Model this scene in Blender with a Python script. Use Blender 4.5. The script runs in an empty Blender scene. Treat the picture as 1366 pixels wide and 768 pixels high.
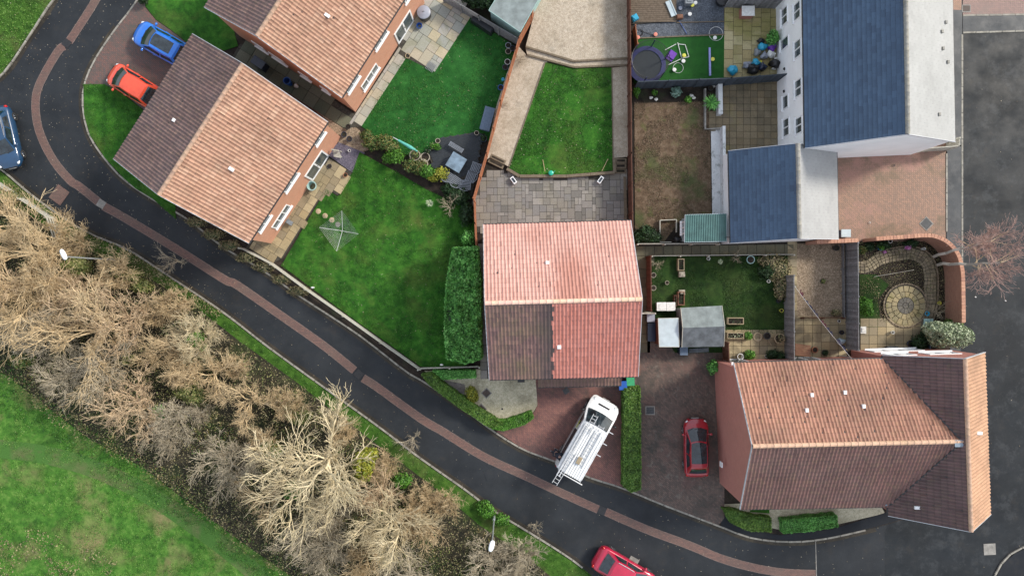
import bpy, math, random
import numpy as np
from mathutils import Vector

# ---------------------------------------------------------------- camera, sky, sun, exposure
SC = bpy.context.scene
COL = SC.collection
CAM_H = 52.0
FPX = 975.0
cam_d = bpy.data.cameras.new('drone_camera')
cam_d.sensor_fit = 'HORIZONTAL'
cam_d.sensor_width = 36.0
cam_d.lens = 36.0 * FPX / 1366.0
cam_d.clip_end = 3000.0
cam = bpy.data.objects.new('drone_camera', cam_d)
cam.location = (0, 0, CAM_H)
COL.objects.link(cam)
SC.camera = cam

SUN_EL = math.radians(36)
SUN_XY = Vector((0.90, 0.44)).normalized()
world = bpy.data.worlds.new('World')
SC.world = world
world.use_nodes = True
wn = world.node_tree.nodes
wl = world.node_tree.links
bg = wn['Background']
sky = wn.new('ShaderNodeTexSky')
sky.sky_type = 'NISHITA'
sky.sun_disc = False
sky.sun_elevation = SUN_EL
sky.sun_rotation = math.atan2(SUN_XY.x, SUN_XY.y)
sky.air_density = 1.0
sky.dust_density = 2.0
cloud = wn.new('ShaderNodeMix'); cloud.data_type = 'RGBA'      # thin high cloud veils the blue
cloud.inputs['Factor'].default_value = 0.45
cloud.inputs[7].default_value = (7.5, 7.8, 8.2, 1)
wl.new(sky.outputs[0], cloud.inputs[6])
wl.new(cloud.outputs[2], bg.inputs[0])
bg.inputs[1].default_value = 0.14
sun_d = bpy.data.lights.new('sun', 'SUN')
sun_d.energy = 3.0
sun_d.angle = math.radians(11)
sun_d.color = (1.0, 0.93, 0.82)
sun = bpy.data.objects.new('sun', sun_d)
sdir = Vector((SUN_XY.x * math.cos(SUN_EL), SUN_XY.y * math.cos(SUN_EL), math.sin(SUN_EL)))
sun.rotation_euler = (-sdir).to_track_quat('-Z', 'Y').to_euler()
sun.location = sdir * 100
COL.objects.link(sun)
SC.view_settings.view_transform = 'Standard'
SC.view_settings.look = 'None'
SC.view_settings.gamma = 1.0
SC.view_settings.exposure = 0.42

R = random.Random(11)
NR = np.random.default_rng(5)
PI = math.pi

# ---------------------------------------------------------------- helpers
def P(px, py, z=0.0):
    k = (CAM_H - z) / FPX
    return Vector(((px - 683.0) * k, -(py - 384.0) * k, z))

def P2(px, py, z=0.0):
    p = P(px, py, z)
    return (p.x, p.y)

class MB:
    def __init__(s):
        s.v = []; s.f = []; s.uv = []
    def face(s, pts, uv=None):
        b = len(s.v)
        s.v += [tuple(p) for p in pts]
        s.f.append(tuple(range(b, b + len(pts))))
        s.uv.append(uv if uv else [(p[0], p[1]) for p in pts])
    def prism(s, pts, z0, z1, top=True, bottom=False, inset=0.0):
        pts = [(p[0], p[1]) for p in pts]
        a = sum(pts[i][0] * pts[(i + 1) % len(pts)][1] - pts[(i + 1) % len(pts)][0] * pts[i][1] for i in range(len(pts)))
        if a < 0: pts = pts[::-1]
        n = len(pts); d = 0
        if inset:
            c = (sum(p[0] for p in pts) / n, sum(p[1] for p in pts) / n)
            tp = []
            for p in pts:
                l = math.hypot(p[0] - c[0], p[1] - c[1]) or 1
                tp.append((p[0] - (p[0] - c[0]) / l * inset, p[1] - (p[1] - c[1]) / l * inset))
        for i in range(n):
            p, q = pts[i], pts[(i + 1) % n]
            l = math.hypot(q[0] - p[0], q[1] - p[1])
            zt = z1 - inset
            s.face([(p[0], p[1], z0), (q[0], q[1], z0), (q[0], q[1], zt), (p[0], p[1], zt)], [(d, z0), (d + l, z0), (d + l, zt), (d, zt)])
            if inset:
                a_, b_ = tp[i], tp[(i + 1) % n]
                s.face([(p[0], p[1], zt), (q[0], q[1], zt), (b_[0], b_[1], z1), (a_[0], a_[1], z1)])
            d += l
        if top:
            tt = tp if inset else pts
            s.face([(p[0], p[1], z1) for p in tt])
        if bottom: s.face([(p[0], p[1], z0) for p in pts[::-1]])
    def box(s, c, size, rot=0.0, inset=0.0, bottom=True):
        cx, cy, cz = c; sx, sy, sz = size
        ca, sa = math.cos(rot), math.sin(rot)
        pts = [(cx + x * sx / 2 * ca - y * sy / 2 * sa, cy + x * sx / 2 * sa + y * sy / 2 * ca) for x, y in ((-1, -1), (1, -1), (1, 1), (-1, 1))]
        s.prism(pts, cz - sz / 2, cz + sz / 2, True, bottom, inset)
    def bar(s, p0, p1, w, h):
        p0 = Vector(p0); p1 = Vector(p1); d = (p1 - p0).normalized()
        up = Vector((0, 0, 1)) if abs(d.z) < 0.9 else Vector((1, 0, 0))
        a = d.cross(up).normalized() * w / 2; b = d.cross(a).normalized() * h / 2
        q = [p0 + a + b, p0 - a + b, p0 - a - b, p0 + a - b]; r = [x + p1 - p0 for x in q]
        for i in range(4):
            j = (i + 1) % 4
            s.face([q[j], q[i], r[i], r[j]])
        s.face(q); s.face(r[::-1])
    def tube(s, p0, p1, r0, r1=None, n=6, cap=True):
        r1 = r0 if r1 is None else r1
        p0 = Vector(p0); p1 = Vector(p1); d = (p1 - p0).normalized()
        up = Vector((0, 0, 1)) if abs(d.z) < 0.9 else Vector((1, 0, 0))
        a = d.cross(up).normalized(); b = d.cross(a)
        base = len(s.v)
        for p, r in ((p0, r0), (p1, r1)):
            for i in range(n):
                t = 2 * PI * i / n
                s.v.append(tuple(p + (a * math.cos(t) + b * math.sin(t)) * r))
        for i in range(n):
            j = (i + 1) % n
            s.f.append((base + j, base + i, base + n + i, base + n + j)); s.uv.append([(0, 0)] * 4)
        if cap:
            s.f.append(tuple(base + n + i for i in range(n))[::-1]); s.uv.append([(0, 0)] * n)
            s.f.append(tuple(base + i for i in range(n))); s.uv.append([(0, 0)] * n)
    def path(s, pts, r, n=6):
        for a, b in zip(pts, pts[1:]): s.tube(a, b, r, r, n)
    def lathe(s, c, prof, n=16):
        """prof: list of (radius, z); surface of revolution about a vertical axis"""
        base = len(s.v); k = len(prof)
        for r, z in prof:
            for i in range(n):
                t = 2 * PI * i / n
                s.v.append((c[0] + r * math.cos(t), c[1] + r * math.sin(t), c[2] + z))
        for j in range(k - 1):
            for i in range(n):
                i2 = (i + 1) % n
                s.f.append((base + j * n + i, base + j * n + i2, base + (j + 1) * n + i2, base + (j + 1) * n + i)); s.uv.append([(0, 0)] * 4)
    def grid(s, rows, closed=False, uv=None):
        base = len(s.v); m = len(rows[0])
        for r in rows: s.v += [tuple(p) for p in r]
        for j in range(len(rows) - 1):
            for i in range(m if closed else m - 1):
                i2 = (i + 1) % m
                s.f.append((base + j * m + i, base + j * m + i2, base + (j + 1) * m + i2, base + (j + 1) * m + i)); s.uv.append([(0, 0)] * 4)
    def blob(s, c, r, rng, bump=0.15, nu=10, nv=6):
        ph = [rng.uniform(0, 6.28) for _ in range(4)]
        rows = []
        for j in range(nv + 1):
            v = PI * j / nv; row = []
            for i in range(nu):
                u = 2 * PI * i / nu
                k = 1 + bump * (math.sin(3 * u + ph[0]) * math.sin(2 * v + ph[1]) + 0.6 * math.sin(5 * u + ph[2]) * math.sin(v * 3 + ph[3]) + rng.uniform(-.4, .4) * math.sin(v))
                row.append((c[0] + r[0] * k * math.sin(v) * math.cos(u), c[1] + r[1] * k * math.sin(v) * math.sin(u), c[2] - r[2] * k * math.cos(v)))
            rows.append(row)
        s.grid(rows, True)
    def build(s, name, mat, parent=None, org=None, smooth=False, kind=None, label=None):
        o = Vector((0, 0, 0))
        if org is not None: o = Vector(org)
        elif parent is not None and not parent.get('_local'):
            r = parent
            while r.parent: r = r.parent
            o = r.location if not r.get('_local') else Vector((0, 0, 0))
        me = bpy.data.meshes.new(name)
        me.from_pydata([(a - o.x, b - o.y, c - o.z) for a, b, c in s.v], [], s.f)
        uvl = me.uv_layers.new(name='UVMap')
        flat = [x for f in s.uv for u in f for x in u]
        uvl.data.foreach_set('uv', flat)
        if smooth:
            me.polygons.foreach_set('use_smooth', [True] * len(me.polygons))
            if smooth != 'all': 
                try: me.set_sharp_from_angle(angle=math.radians(40))
                except Exception: pass
        me.materials.append(mat)
        ob = bpy.data.objects.new(name, me)
        if parent is None: ob.location = o
        COL.objects.link(ob)
        if parent is not None: ob.parent = parent
        if kind: ob['kind'] = kind
        if label: ob['label'] = label
        return ob

LOCALS = []
def thing(name, label, cat, loc=(0, 0, 0), group=None, rotz=0.0, local=False):
    o = bpy.data.objects.new(name, None)
    o.empty_display_size = 0.3
    COL.objects.link(o)
    o.location = loc; o.rotation_euler = (0, 0, rotz)
    o['label'] = label; o['category'] = cat
    if group: o['group'] = group
    if local: o['_local'] = 1; LOCALS.append(o)
    return o

def tag(o, label, cat, group=None):
    o['label'] = label; o['category'] = cat
    if group: o['group'] = group
    return o

def dup(root, loc=None, rotz=None, scale=None, label=None, group=None):
    def cp(o, par):
        c = o.copy(); COL.objects.link(c)
        if par is not None: c.parent = par
        for ch in list(o.children): cp(ch, c)
        return c
    r = cp(root, None)
    if loc is not None: r.location = loc
    if rotz is not None: r.rotation_euler = (0, 0, rotz)
    if scale is not None: r.scale = (scale, scale, scale) if isinstance(scale, (int, float)) else scale
    if label: r['label'] = label
    if group: r['group'] = group
    return r

def inst(name, src, loc, rotz=0, scale=(1, 1, 1), parent=None):
    """another part that shares its mesh data with src; loc is a world position"""
    o = bpy.data.objects.new(name, src)
    off = Vector((0, 0, 0))
    if parent is not None:
        r = parent
        while r.parent: r = r.parent
        off = r.location if not r.get('_local') else Vector((0, 0, 0))
        o.parent = parent
    o.location = Vector(loc) - off
    o.rotation_euler = (0, 0, rotz) if isinstance(rotz, (int, float)) else rotz
    o.scale = scale
    COL.objects.link(o)
    return o

def inside(poly, x, y):
    c = False; n = len(poly); j = n - 1
    for i in range(n):
        xi, yi = poly[i][0], poly[i][1]; xj, yj = poly[j][0], poly[j][1]
        if (yi > y) != (yj > y) and x < (xj - xi) * (y - yi) / (yj - yi) + xi: c = not c
        j = i
    return c

def np_inside(poly, X, Y):
    c = np.zeros(X.shape, bool); n = len(poly); j = n - 1
    for i in range(n):
        xi, yi = poly[i][0], poly[i][1]; xj, yj = poly[j][0], poly[j][1]
        if abs(yj - yi) > 1e-9:
            c ^= ((yi > Y) != (yj > Y)) & (X < (xj - xi) * (Y - yi) / (yj - yi) + xi)
        j = i
    return c

def pix(poly, z=0.0): return [P2(x, y, z) for x, y in poly]

# ---------------------------------------------------------------- materials
class NT:
    def __init__(s, name, rough=0.8, spec=0.5):
        s.m = bpy.data.materials.new(name); s.m.use_nodes = True
        s.t = s.m.node_tree; s.n = s.t.nodes; s.l = s.t.links
        s.b = s.n['Principled BSDF']
        s.b.inputs['Roughness'].default_value = rough
        s.b.inputs['Specular IOR Level'].default_value = spec
        s._pos = None
    def pos(s):
        if s._pos is None: s._pos = s.n.new('ShaderNodeNewGeometry')
        return s._pos.outputs['Position']
    def noise(s, scale, detail=4, rough=0.6, vec=None, dist=0.0):
        t = s.n.new('ShaderNodeTexNoise'); t.inputs['Scale'].default_value = scale; t.inputs['Detail'].default_value = detail
        t.inputs['Roughness'].default_value = rough; t.inputs['Distortion'].default_value = dist
        s.l.new(vec if vec is not None else s.pos(), t.inputs['Vector']); return t.outputs['Fac']
    def ramp(s, fac, stops):
        r = s.n.new('ShaderNodeValToRGB'); e = r.color_ramp.elements
        while len(e) < len(stops): e.new(0.5)
        for i, (p, c) in enumerate(stops):
            e[i].position = p; e[i].color = (c[0], c[1], c[2], 1) if hasattr(c, '__len__') else (c, c, c, 1)
        s.l.new(fac, r.inputs[0]); return r.outputs[0]
    def mix(s, fac, a, b, mode='MIX'):
        m = s.n.new('ShaderNodeMix'); m.data_type = 'RGBA'; m.blend_type = mode
        for sock, v in ((m.inputs['Factor'], fac), (m.inputs[6], a), (m.inputs[7], b)):
            if hasattr(v, 'links') or hasattr(v, 'is_linked'): s.l.new(v, sock)
            elif isinstance(v, (int, float)): sock.default_value = v
            else: sock.default_value = (v[0], v[1], v[2], 1)
        return m.outputs[2]
    def math(s, op, a, b=0.0):
        m = s.n.new('ShaderNodeMath'); m.operation = op
        for i, v in enumerate((a, b)):
            if isinstance(v, (int, float)): m.inputs[i].default_value = v
            else: s.l.new(v, m.inputs[i])
        return m.outputs[0]
    def color(s, c):
        if hasattr(c, 'is_linked'): s.l.new(c, s.b.inputs['Base Color'])
        else: s.b.inputs['Base Color'].default_value = (c[0], c[1], c[2], 1)
    def bump(s, h, strength=0.3, dist=0.02):
        b = s.n.new('ShaderNodeBump'); b.inputs['Strength'].default_value = strength; b.inputs['Distance'].default_value = dist
        s.l.new(h, b.inputs['Height']); s.l.new(b.outputs[0], s.b.inputs['Normal'])
    def uv(s):
        t = s.n.new('ShaderNodeTexCoord'); return t.outputs['UV']
    def rnd(s, what='object'):
        if what == 'object': return s.n.new('ShaderNodeObjectInfo').outputs['Random']
        return s.n.new('ShaderNodeNewGeometry').outputs['Random Per Island']

def plain(name, c, rough=0.6, var=0.12, scale=6.0, metal=0.0, spec=0.5, bump=0.1, coat=0.0):
    t = NT(name, rough, spec)
    n = t.noise(scale, 5)
    lo = tuple(x * (1 - var * 1.6) for x in c); hi = tuple(min(1, x * (1 + var)) for x in c)
    t.color(t.ramp(n, [(0.3, lo), (0.7, hi)]))
    t.b.inputs['Metallic'].default_value = metal
    if coat: t.b.inputs['Coat Weight'].default_value = coat; t.b.inputs['Coat Roughness'].default_value = 0.05
    if bump: t.bump(t.noise(scale * 8, 3), bump, 0.01)
    return t.m

def ground_mat(name, cols, patches=(), scale=1.0, fine=40.0, fine_amt=0.35, rough=0.9, spec=0.3, bump=0.5, bdist=0.03):
    """cols: two or three colours spread by mid-scale noise; patches: (scale, lo, hi, colour, amount)"""
    t = NT(name, rough, spec)
    n = t.noise(scale, 6, 0.65)
    k = len(cols)
    c = t.ramp(n, [(0.3 + 0.4 * i / max(1, k - 1), cc) for i, cc in enumerate(cols)])
    for sc_, lo, hi, col, amt in patches:
        f = t.ramp(t.noise(sc_, 5, 0.6, dist=0.4), [(lo, 0.0), (hi, amt)])
        c = t.mix(f, c, col)
    f = t.noise(fine, 4, 0.75)
    c = t.mix(1.0, c, t.ramp(f, [(0.3, 1 - fine_amt), (0.7, 1 + fine_amt * 0.6)]), 'MULTIPLY')
    t.color(c)
    t.bump(f, bump, bdist)
    return t

MAT = {}
def m_grass(name, a, b, c3, dry=(0.16, 0.15, 0.05), dryamt=0.35):
    t = ground_mat(name, [a, b, c3], [(0.35, 0.5, 0.72, dry, dryamt), (0.8, 0.52, 0.7, tuple(x * 0.55 for x in a), 0.6), (5.0, 0.55, 0.7, tuple(x * 0.6 for x in a), 0.45)], 1.6, 28, 0.5, 0.9, 0.2, 0.8, 0.06)
    return t.m
MAT['lawn'] = m_grass('lawn_grass', (0.013, 0.065, 0.0078), (0.0312, 0.13, 0.013), (0.065, 0.208, 0.0234), (0.12, 0.15, 0.035), 0.6)
MAT['lawn_dark'] = m_grass('lawn_shaded_turf', (0.012, 0.032, 0.009), (0.024, 0.060, 0.012), (0.045, 0.09, 0.02), (0.09, 0.10, 0.035), 0.4)  # shade over these lawns is painted in as a darker green
MAT['turf_fake'] = m_grass('artificial_turf', (0.012, 0.078, 0.014), (0.02, 0.115, 0.02), (0.035, 0.165, 0.03), (0.05, 0.21, 0.045), 0.6)
MAT['astro'] = ground_mat('artificial_grass_bright', [(0.012, 0.075, 0.012), (0.02, 0.115, 0.016)], [(0.6, .5, .7, (0.01, .05, .01), .4)], 2.0, 40, 0.35).m
MAT['meadow'] = m_grass('meadow_grass', (0.02679, 0.0909, 0.0134), (0.06698, 0.1914, 0.02487), (0.1531, 0.287, 0.05741), (0.27, 0.23, 0.11), 0.9)
MAT['verge'] = m_grass('verge_grass', (0.02, 0.06, 0.008), (0.05, 0.13, 0.016), (0.09, 0.19, 0.03), (0.18, 0.15, 0.07), 0.5)
MAT['brownlawn'] = ground_mat('patchy_bare_lawn', [(0.075, 0.048, 0.03), (0.13, 0.088, 0.055), (0.2, 0.145, 0.1)], [(0.28, 0.5, 0.62, (0.055, 0.085, 0.025), 0.75), (1.2, .55, .68, (0.10, 0.115, 0.035), 0.6)], 3.0, 22, 0.7, bump=1.0).m
MAT['soil'] = ground_mat('bare_soil', [(0.010, 0.010, 0.008), (0.03, 0.022, 0.017), (0.055, 0.042, 0.032)], [(0.7, .55, .7, (0.03, 0.045, 0.018), .6)], 1.5, 20, 0.6).m
MAT['under'] = ground_mat('woodland_floor', [(0.012, 0.013, 0.009), (0.035, 0.032, 0.02), (0.09, 0.075, 0.045)], [(0.5, .5, .65, (0.03, 0.05, 0.014), .7)], 1.2, 12, 0.7).m
MAT['gravel_pale'] = ground_mat('pale_gravel', [(0.36, 0.30, 0.23), (0.48, 0.41, 0.32), (0.56, 0.49, 0.40)], [(0.4, .5, .68, (0.27, 0.22, 0.15), .65), (1.3, .56, .7, (0.2, 0.19, 0.16), .35)], 5.0, 28, 0.62, bump=1.0).m
MAT['gravel_cream'] = ground_mat('cream_gravel', [(0.39, 0.364, 0.26), (0.546, 0.507, 0.364), (0.65, 0.611, 0.468)], [(0.5, .5, .65, (0.22, 0.2, 0.13), .6)], 5.0, 26, 0.6, bump=1.0).m
MAT['gravel_brown'] = ground_mat('brown_pea_gravel', [(0.15, 0.11, 0.075), (0.30, 0.23, 0.16), (0.45, 0.36, 0.27)], [(0.5, .55, .7, (0.10, 0.075, 0.05), .6)], 9.0, 16, 0.75, bump=1.0).m
MAT['gravel_slate'] = ground_mat('blue_slate_chippings', [(0.04, 0.05, 0.065), (0.085, 0.10, 0.125), (0.15, 0.17, 0.2)], [(0.8, .5, .65, (0.03, 0.035, 0.045), .6)], 9.0, 18, 0.7, rough=0.6, bump=1.0).m
MAT['gravel_purple'] = ground_mat('purple_slate_chippings', [(0.07, 0.06, 0.09), (0.12, 0.11, 0.15), (0.2, 0.18, 0.23)], [], 9.0, 18, 0.7, rough=0.6, bump=1.0).m

def asphalt(name, dry=0.5, base=(0.017, 0.020, 0.024), light=(0.029, 0.033, 0.038), light2=(0.05, 0.055, 0.06)):
    t = NT(name, 0.5, 0.24)
    c = t.ramp(t.noise(0.45, 6, 0.7), [(0.35, base), (0.65, light)])
    c = t.mix(t.ramp(t.noise(0.12, 4, 0.6), [(0.5, 0.0), (0.62, 0.6)]), c, tuple(x * 0.62 for x in base))
    if dry:
        f = t.ramp(t.noise(0.75, 10, 0.8), [(0.51, 0.0), (0.60, dry)])
        c = t.mix(f, c, light2)
    c = t.mix(t.ramp(t.noise(0.9, 6, .7), [(0.55, 0.0), (0.72, 0.4)]), c, (0.04, 0.032, 0.024))
    g = t.noise(55, 3, 0.8)
    c = t.mix(1.0, c, t.ramp(g, [(0.3, 0.6), (0.55, 1.0), (0.72, 1.4)]), 'MULTIPLY')
    v = t.noise(18, 2, 0.9)
    c = t.mix(t.ramp(v, [(0.71, 0.0), (0.75, 0.3)]), c, (0.22, 0.21, 0.19))
    t.color(c)
    t.l.new(t.ramp(t.noise(0.6, 5), [(0.35, 0.42), (0.65, 0.68)]), t.b.inputs['Roughness'])
    t.bump(g, 0.35, 0.01)
    return t.m
MAT['road'] = asphalt('wet_asphalt', 0.0)
MAT['road_patchy'] = asphalt('drying_asphalt', 0.5, (0.010, 0.013, 0.016), (0.020, 0.024, 0.028))
MAT['path_tar'] = asphalt('dark_footpath_tarmac', 0.0, (0.009, 0.011, 0.015), (0.016, 0.019, 0.024))
MAT['path_grey'] = asphalt('grey_footpath_tarmac', 0.5, (0.045, 0.05, 0.055), (0.085, 0.09, 0.095), (0.12, 0.12, 0.12))

def blockpave(name, cols, rot=0.785, mort=(0.05, 0.05, 0.045), bw=0.2, bh=0.1, patches=(), rough=0.65):
    t = NT(name, rough, 0.4)
    mp = t.n.new('ShaderNodeMapping'); mp.inputs['Rotation'].default_value = (0, 0, rot)
    t.l.new(t.pos(), mp.inputs['Vector'])
    b = t.n.new('ShaderNodeTexBrick'); t.l.new(mp.outputs[0], b.inputs['Vector'])
    b.inputs['Scale'].default_value = 1.0; b.inputs['Brick Width'].default_value = bw; b.inputs['Row Height'].default_value = bh
    b.inputs['Mortar Size'].default_value = 0.008; b.inputs['Mortar Smooth'].default_value = 0.3; b.inputs['Bias'].default_value = 0.0
    for k, i in (('Color1', 0), ('Color2', 1)): b.inputs[k].default_value = (*cols[i], 1)
    b.inputs['Mortar'].default_value = (*mort, 1)
    c = b.outputs[0]
    for sc_, lo, hi, col, amt in patches:
        c = t.mix(t.ramp(t.noise(sc_, 6, .65, dist=.5), [(lo, 0.0), (hi, amt)]), c, col)
    g = t.noise(30, 4, 0.7)
    c = t.mix(1.0, c, t.ramp(g, [(0.3, 0.68), (0.7, 1.25)]), 'MULTIPLY')
    t.color(c)
    t.bump(t.math('SUBTRACT', g, b.outputs[1]), 0.5, 0.01)
    return t.m
MAT['bp_red'] = blockpave('red_block_paving', [(0.2587, 0.1121, 0.0897), (0.1725, 0.07762, 0.069)], 0.785, patches=[(0.35, .45, .62, (0.06, 0.038, 0.036), .65), (1.4, .55, .7, (0.055, 0.055, 0.04), .55), (.6, .58, .7, (0.22, 0.11, 0.09), .5)])
MAT['bp_dark'] = blockpave('mossy_dark_block_paving', [(0.1516, 0.09979, 0.07841), (0.08019, 0.06059, 0.05168)], 0.785, patches=[(0.3, .5, .6, (0.13, 0.07, 0.06), .6), (2.2, .56, .66, (0.17, 0.155, 0.13), .55), (0.6, .5, .62, (0.035, 0.035, 0.03), .6)])
MAT['bp_mix'] = blockpave('mottled_block_paving', [(0.17, 0.09, 0.075), (0.11, 0.085, 0.078)], 0.785, patches=[(0.5, .48, .64, (0.075, 0.072, 0.062), .7), (1.5, .56, .68, (0.05, 0.055, 0.035), .6)])
MAT['bp_tan'] = blockpave('orange_block_paving', [(0.351, 0.208, 0.143), (0.26, 0.169, 0.1235)], 0.785, patches=[(0.25, .5, .62, (0.37, 0.2, 0.16), .75), (0.4, .54, .66, (0.12, 0.10, 0.06), .7)])
MAT['bp_pink'] = blockpave('pink_block_paving', [(0.30, 0.19, 0.165), (0.24, 0.16, 0.14)], 0.785, patches=[(0.4, .5, .65, (0.2, 0.16, 0.14), .6)])
MAT['bp_strip'] = blockpave('brick_rumble_strip_pavers', [(0.1785, 0.09775, 0.08075), (0.1275, 0.0765, 0.0663)], 0.0, (0.06, 0.05, 0.045), 0.2, 0.1, [(0.5, .45, .65, (0.12, 0.09, 0.075), .5)])

def slabmat(name, cols, var=0.25, patches=(), rough=0.7):
    t = NT(name, rough, 0.4)
    r = t.rnd('object'); k = len(cols)
    c = t.ramp(r, [(0.05 + 0.9 * i / (k - 1), cc) for i, cc in enumerate(cols)])
    for sc_, lo, hi, col, amt in patches:
        c = t.mix(t.ramp(t.noise(sc_, 5, .65, dist=.5), [(lo, 0.0), (hi, amt)]), c, col)
    g = t.noise(12, 6, 0.7)
    c = t.mix(1.0, c, t.ramp(g, [(0.3, 1 - var), (0.7, 1 + var)]), 'MULTIPLY')
    t.color(c); t.bump(g, 0.3, 0.01)
    return t.m
MAT['slab_grey'] = slabmat('grey_riven_slab', [(0.132, 0.126, 0.114), (0.21, 0.192, 0.174), (0.174, 0.168, 0.162), (0.264, 0.246, 0.222), (0.192, 0.18, 0.156)], .2, [(0.5, .5, .65, (0.19, 0.17, 0.115), .4)])
MAT['slab_sand'] = slabmat('sandstone_slab', [(0.30, 0.31, 0.27), (0.40, 0.385, 0.31), (0.33, 0.32, 0.3), (0.44, 0.38, 0.26), (0.28, 0.29, 0.26)], .18, [(0.35, .53, .68, (0.18, 0.19, 0.09), .6)])
MAT['slab_yellow'] = slabmat('yellow_mossy_slab', [(0.30, 0.25, 0.12), (0.40, 0.34, 0.18), (0.34, 0.27, 0.13), (0.44, 0.38, 0.22)], .2, [(0.3, .48, .62, (0.21, 0.20, 0.06), .75), (2.5, .58, .7, (0.13, 0.12, 0.07), .5)])
MAT['slab_buff'] = slabmat('buff_garden_slab', [(0.33, 0.26, 0.145), (0.40, 0.33, 0.2), (0.27, 0.215, 0.125), (0.24, 0.2, 0.13)], .2, [(0.6, .5, .64, (0.15, 0.125, 0.075), .65)])
MAT['slab_dirty'] = slabmat('grimy_concrete_slab', [(0.17, 0.13, 0.075), (0.215, 0.17, 0.105), (0.15, 0.12, 0.075), (0.19, 0.155, 0.10)], .25, [(0.35, .48, .62, (0.09, 0.078, 0.05), .7), (0.3, .56, .66, (0.21, 0.18, 0.055), .5)])
MAT['slab_dark'] = slabmat('algae_dark_slab', [(0.085, 0.085, 0.055), (0.12, 0.112, 0.07), (0.075, 0.07, 0.045)], .25, [(0.8, .5, .64, (0.16, 0.13, 0.07), .5)])
MAT['slab_alley'] = slabmat('green_algae_slab', [(0.08, 0.095, 0.065), (0.12, 0.125, 0.085), (0.15, 0.15, 0.11)], .25)
MAT['mortar'] = plain('mortar_joint', (0.055, 0.05, 0.04), 0.9, 0.4, 8)

def tilemat(name, cols, dirt=(0.06, 0.05, 0.045), dirtamt=0.3, dirtscale=0.5, moss=None, mossamt=0.0, rough=0.6, spec=0.4, pervar=0.22, channel_dark=0.35):
    t = NT(name, rough, spec)
    uv = t.uv()
    fl = t.n.new('ShaderNodeVectorMath'); fl.operation = 'FLOOR'; t.l.new(uv, fl.inputs[0])
    wn_ = t.n.new('ShaderNodeTexWhiteNoise'); wn_.noise_dimensions = '2D'; t.l.new(fl.outputs[0], wn_.inputs[0])
    k = len(cols)
    c = t.ramp(wn_.outputs[0], [(0.05 + 0.9 * i / (k - 1), cc) for i, cc in enumerate(cols)])
    c = t.mix(1.0, c, t.ramp(t.noise(0.5, 3), [(0.3, 1 - pervar), (0.7, 1 + pervar)]), 'MULTIPLY')
    c = t.mix(t.ramp(t.noise(dirtscale, 7, 0.7, dist=.5), [(0.45, 0.0), (0.7, dirtamt)]), c, dirt)
    sm = t.n.new('ShaderNodeMapping'); sm.inputs['Scale'].default_value = (.45, .035, 1); t.l.new(uv, sm.inputs['Vector'])
    c = t.mix(1.0, c, t.ramp(t.noise(1.0, 5, .7, sm.outputs[0]), [(.32, .84), (.5, 1.0), (.68, 1.07)]), 'MULTIPLY')
    if moss: c = t.mix(t.ramp(t.noise(3.0, 7, 0.75), [(0.5, 0.0), (0.66, mossamt)]), c, moss)
    g = t.noise(25, 5, 0.7)
    c = t.mix(1.0, c, t.ramp(g, [(0.3, 0.78), (0.7, 1.18)]), 'MULTIPLY')
    sep = t.n.new('ShaderNodeSeparateXYZ'); t.l.new(uv, sep.inputs[0])
    fx = t.math('FRACT', sep.outputs[0])
    c = t.mix(t.ramp(fx, [(0.30, 0.0), (0.44, channel_dark), (0.60, channel_dark), (0.74, 0.0)]), c, tuple(x * 0.55 for x in dirt))  # roll shading deepened in the colour along channels where grime settles
    fr = t.math('FRACT', sep.outputs[1])
    c = t.mix(t.ramp(fr, [(0.0, 0.55), (0.10, 0.0)]), c, tuple(x * 0.45 for x in dirt))
    t.color(c); t.bump(g, 0.25, 0.01)
    return t.m
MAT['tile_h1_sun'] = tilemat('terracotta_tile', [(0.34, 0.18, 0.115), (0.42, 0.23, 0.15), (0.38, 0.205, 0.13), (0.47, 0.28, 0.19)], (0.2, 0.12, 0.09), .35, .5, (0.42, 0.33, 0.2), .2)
MAT['tile_h1_shade'] = tilemat('shaded_weathered_tile', [(0.15, 0.09, 0.085), (0.19, 0.115, 0.105), (0.17, 0.10, 0.095), (0.24, 0.145, 0.125)], (0.09, 0.08, 0.085), .55, .5, (0.25, 0.18, 0.10), .3)  # same tile as the sunny slope, shade and lichen mixed into its colour
MAT['tile_pink'] = tilemat('sunlit_pink_tile', [(0.54, 0.295, 0.245), (0.60, 0.34, 0.285), (0.57, 0.315, 0.265)], (0.40, 0.15, 0.10), .45, .28, None, 0, .55, .5, .1, .28)  # same tile as the front slope, sunlight painted in as paler pink
MAT['tile_clean'] = tilemat('washed_red_tile', [(0.42, 0.125, 0.10), (0.48, 0.155, 0.125), (0.45, 0.14, 0.115)], (0.36, 0.12, 0.10), .3, .6, None, 0, .32, .6, .08, .22)
MAT['tile_dirty'] = tilemat('lichen_stained_tile', [(0.16, 0.09, 0.08), (0.21, 0.12, 0.10), (0.18, 0.10, 0.09)], (0.13, 0.10, 0.05), .75, .4, (0.2, 0.16, 0.09), .35)
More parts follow.
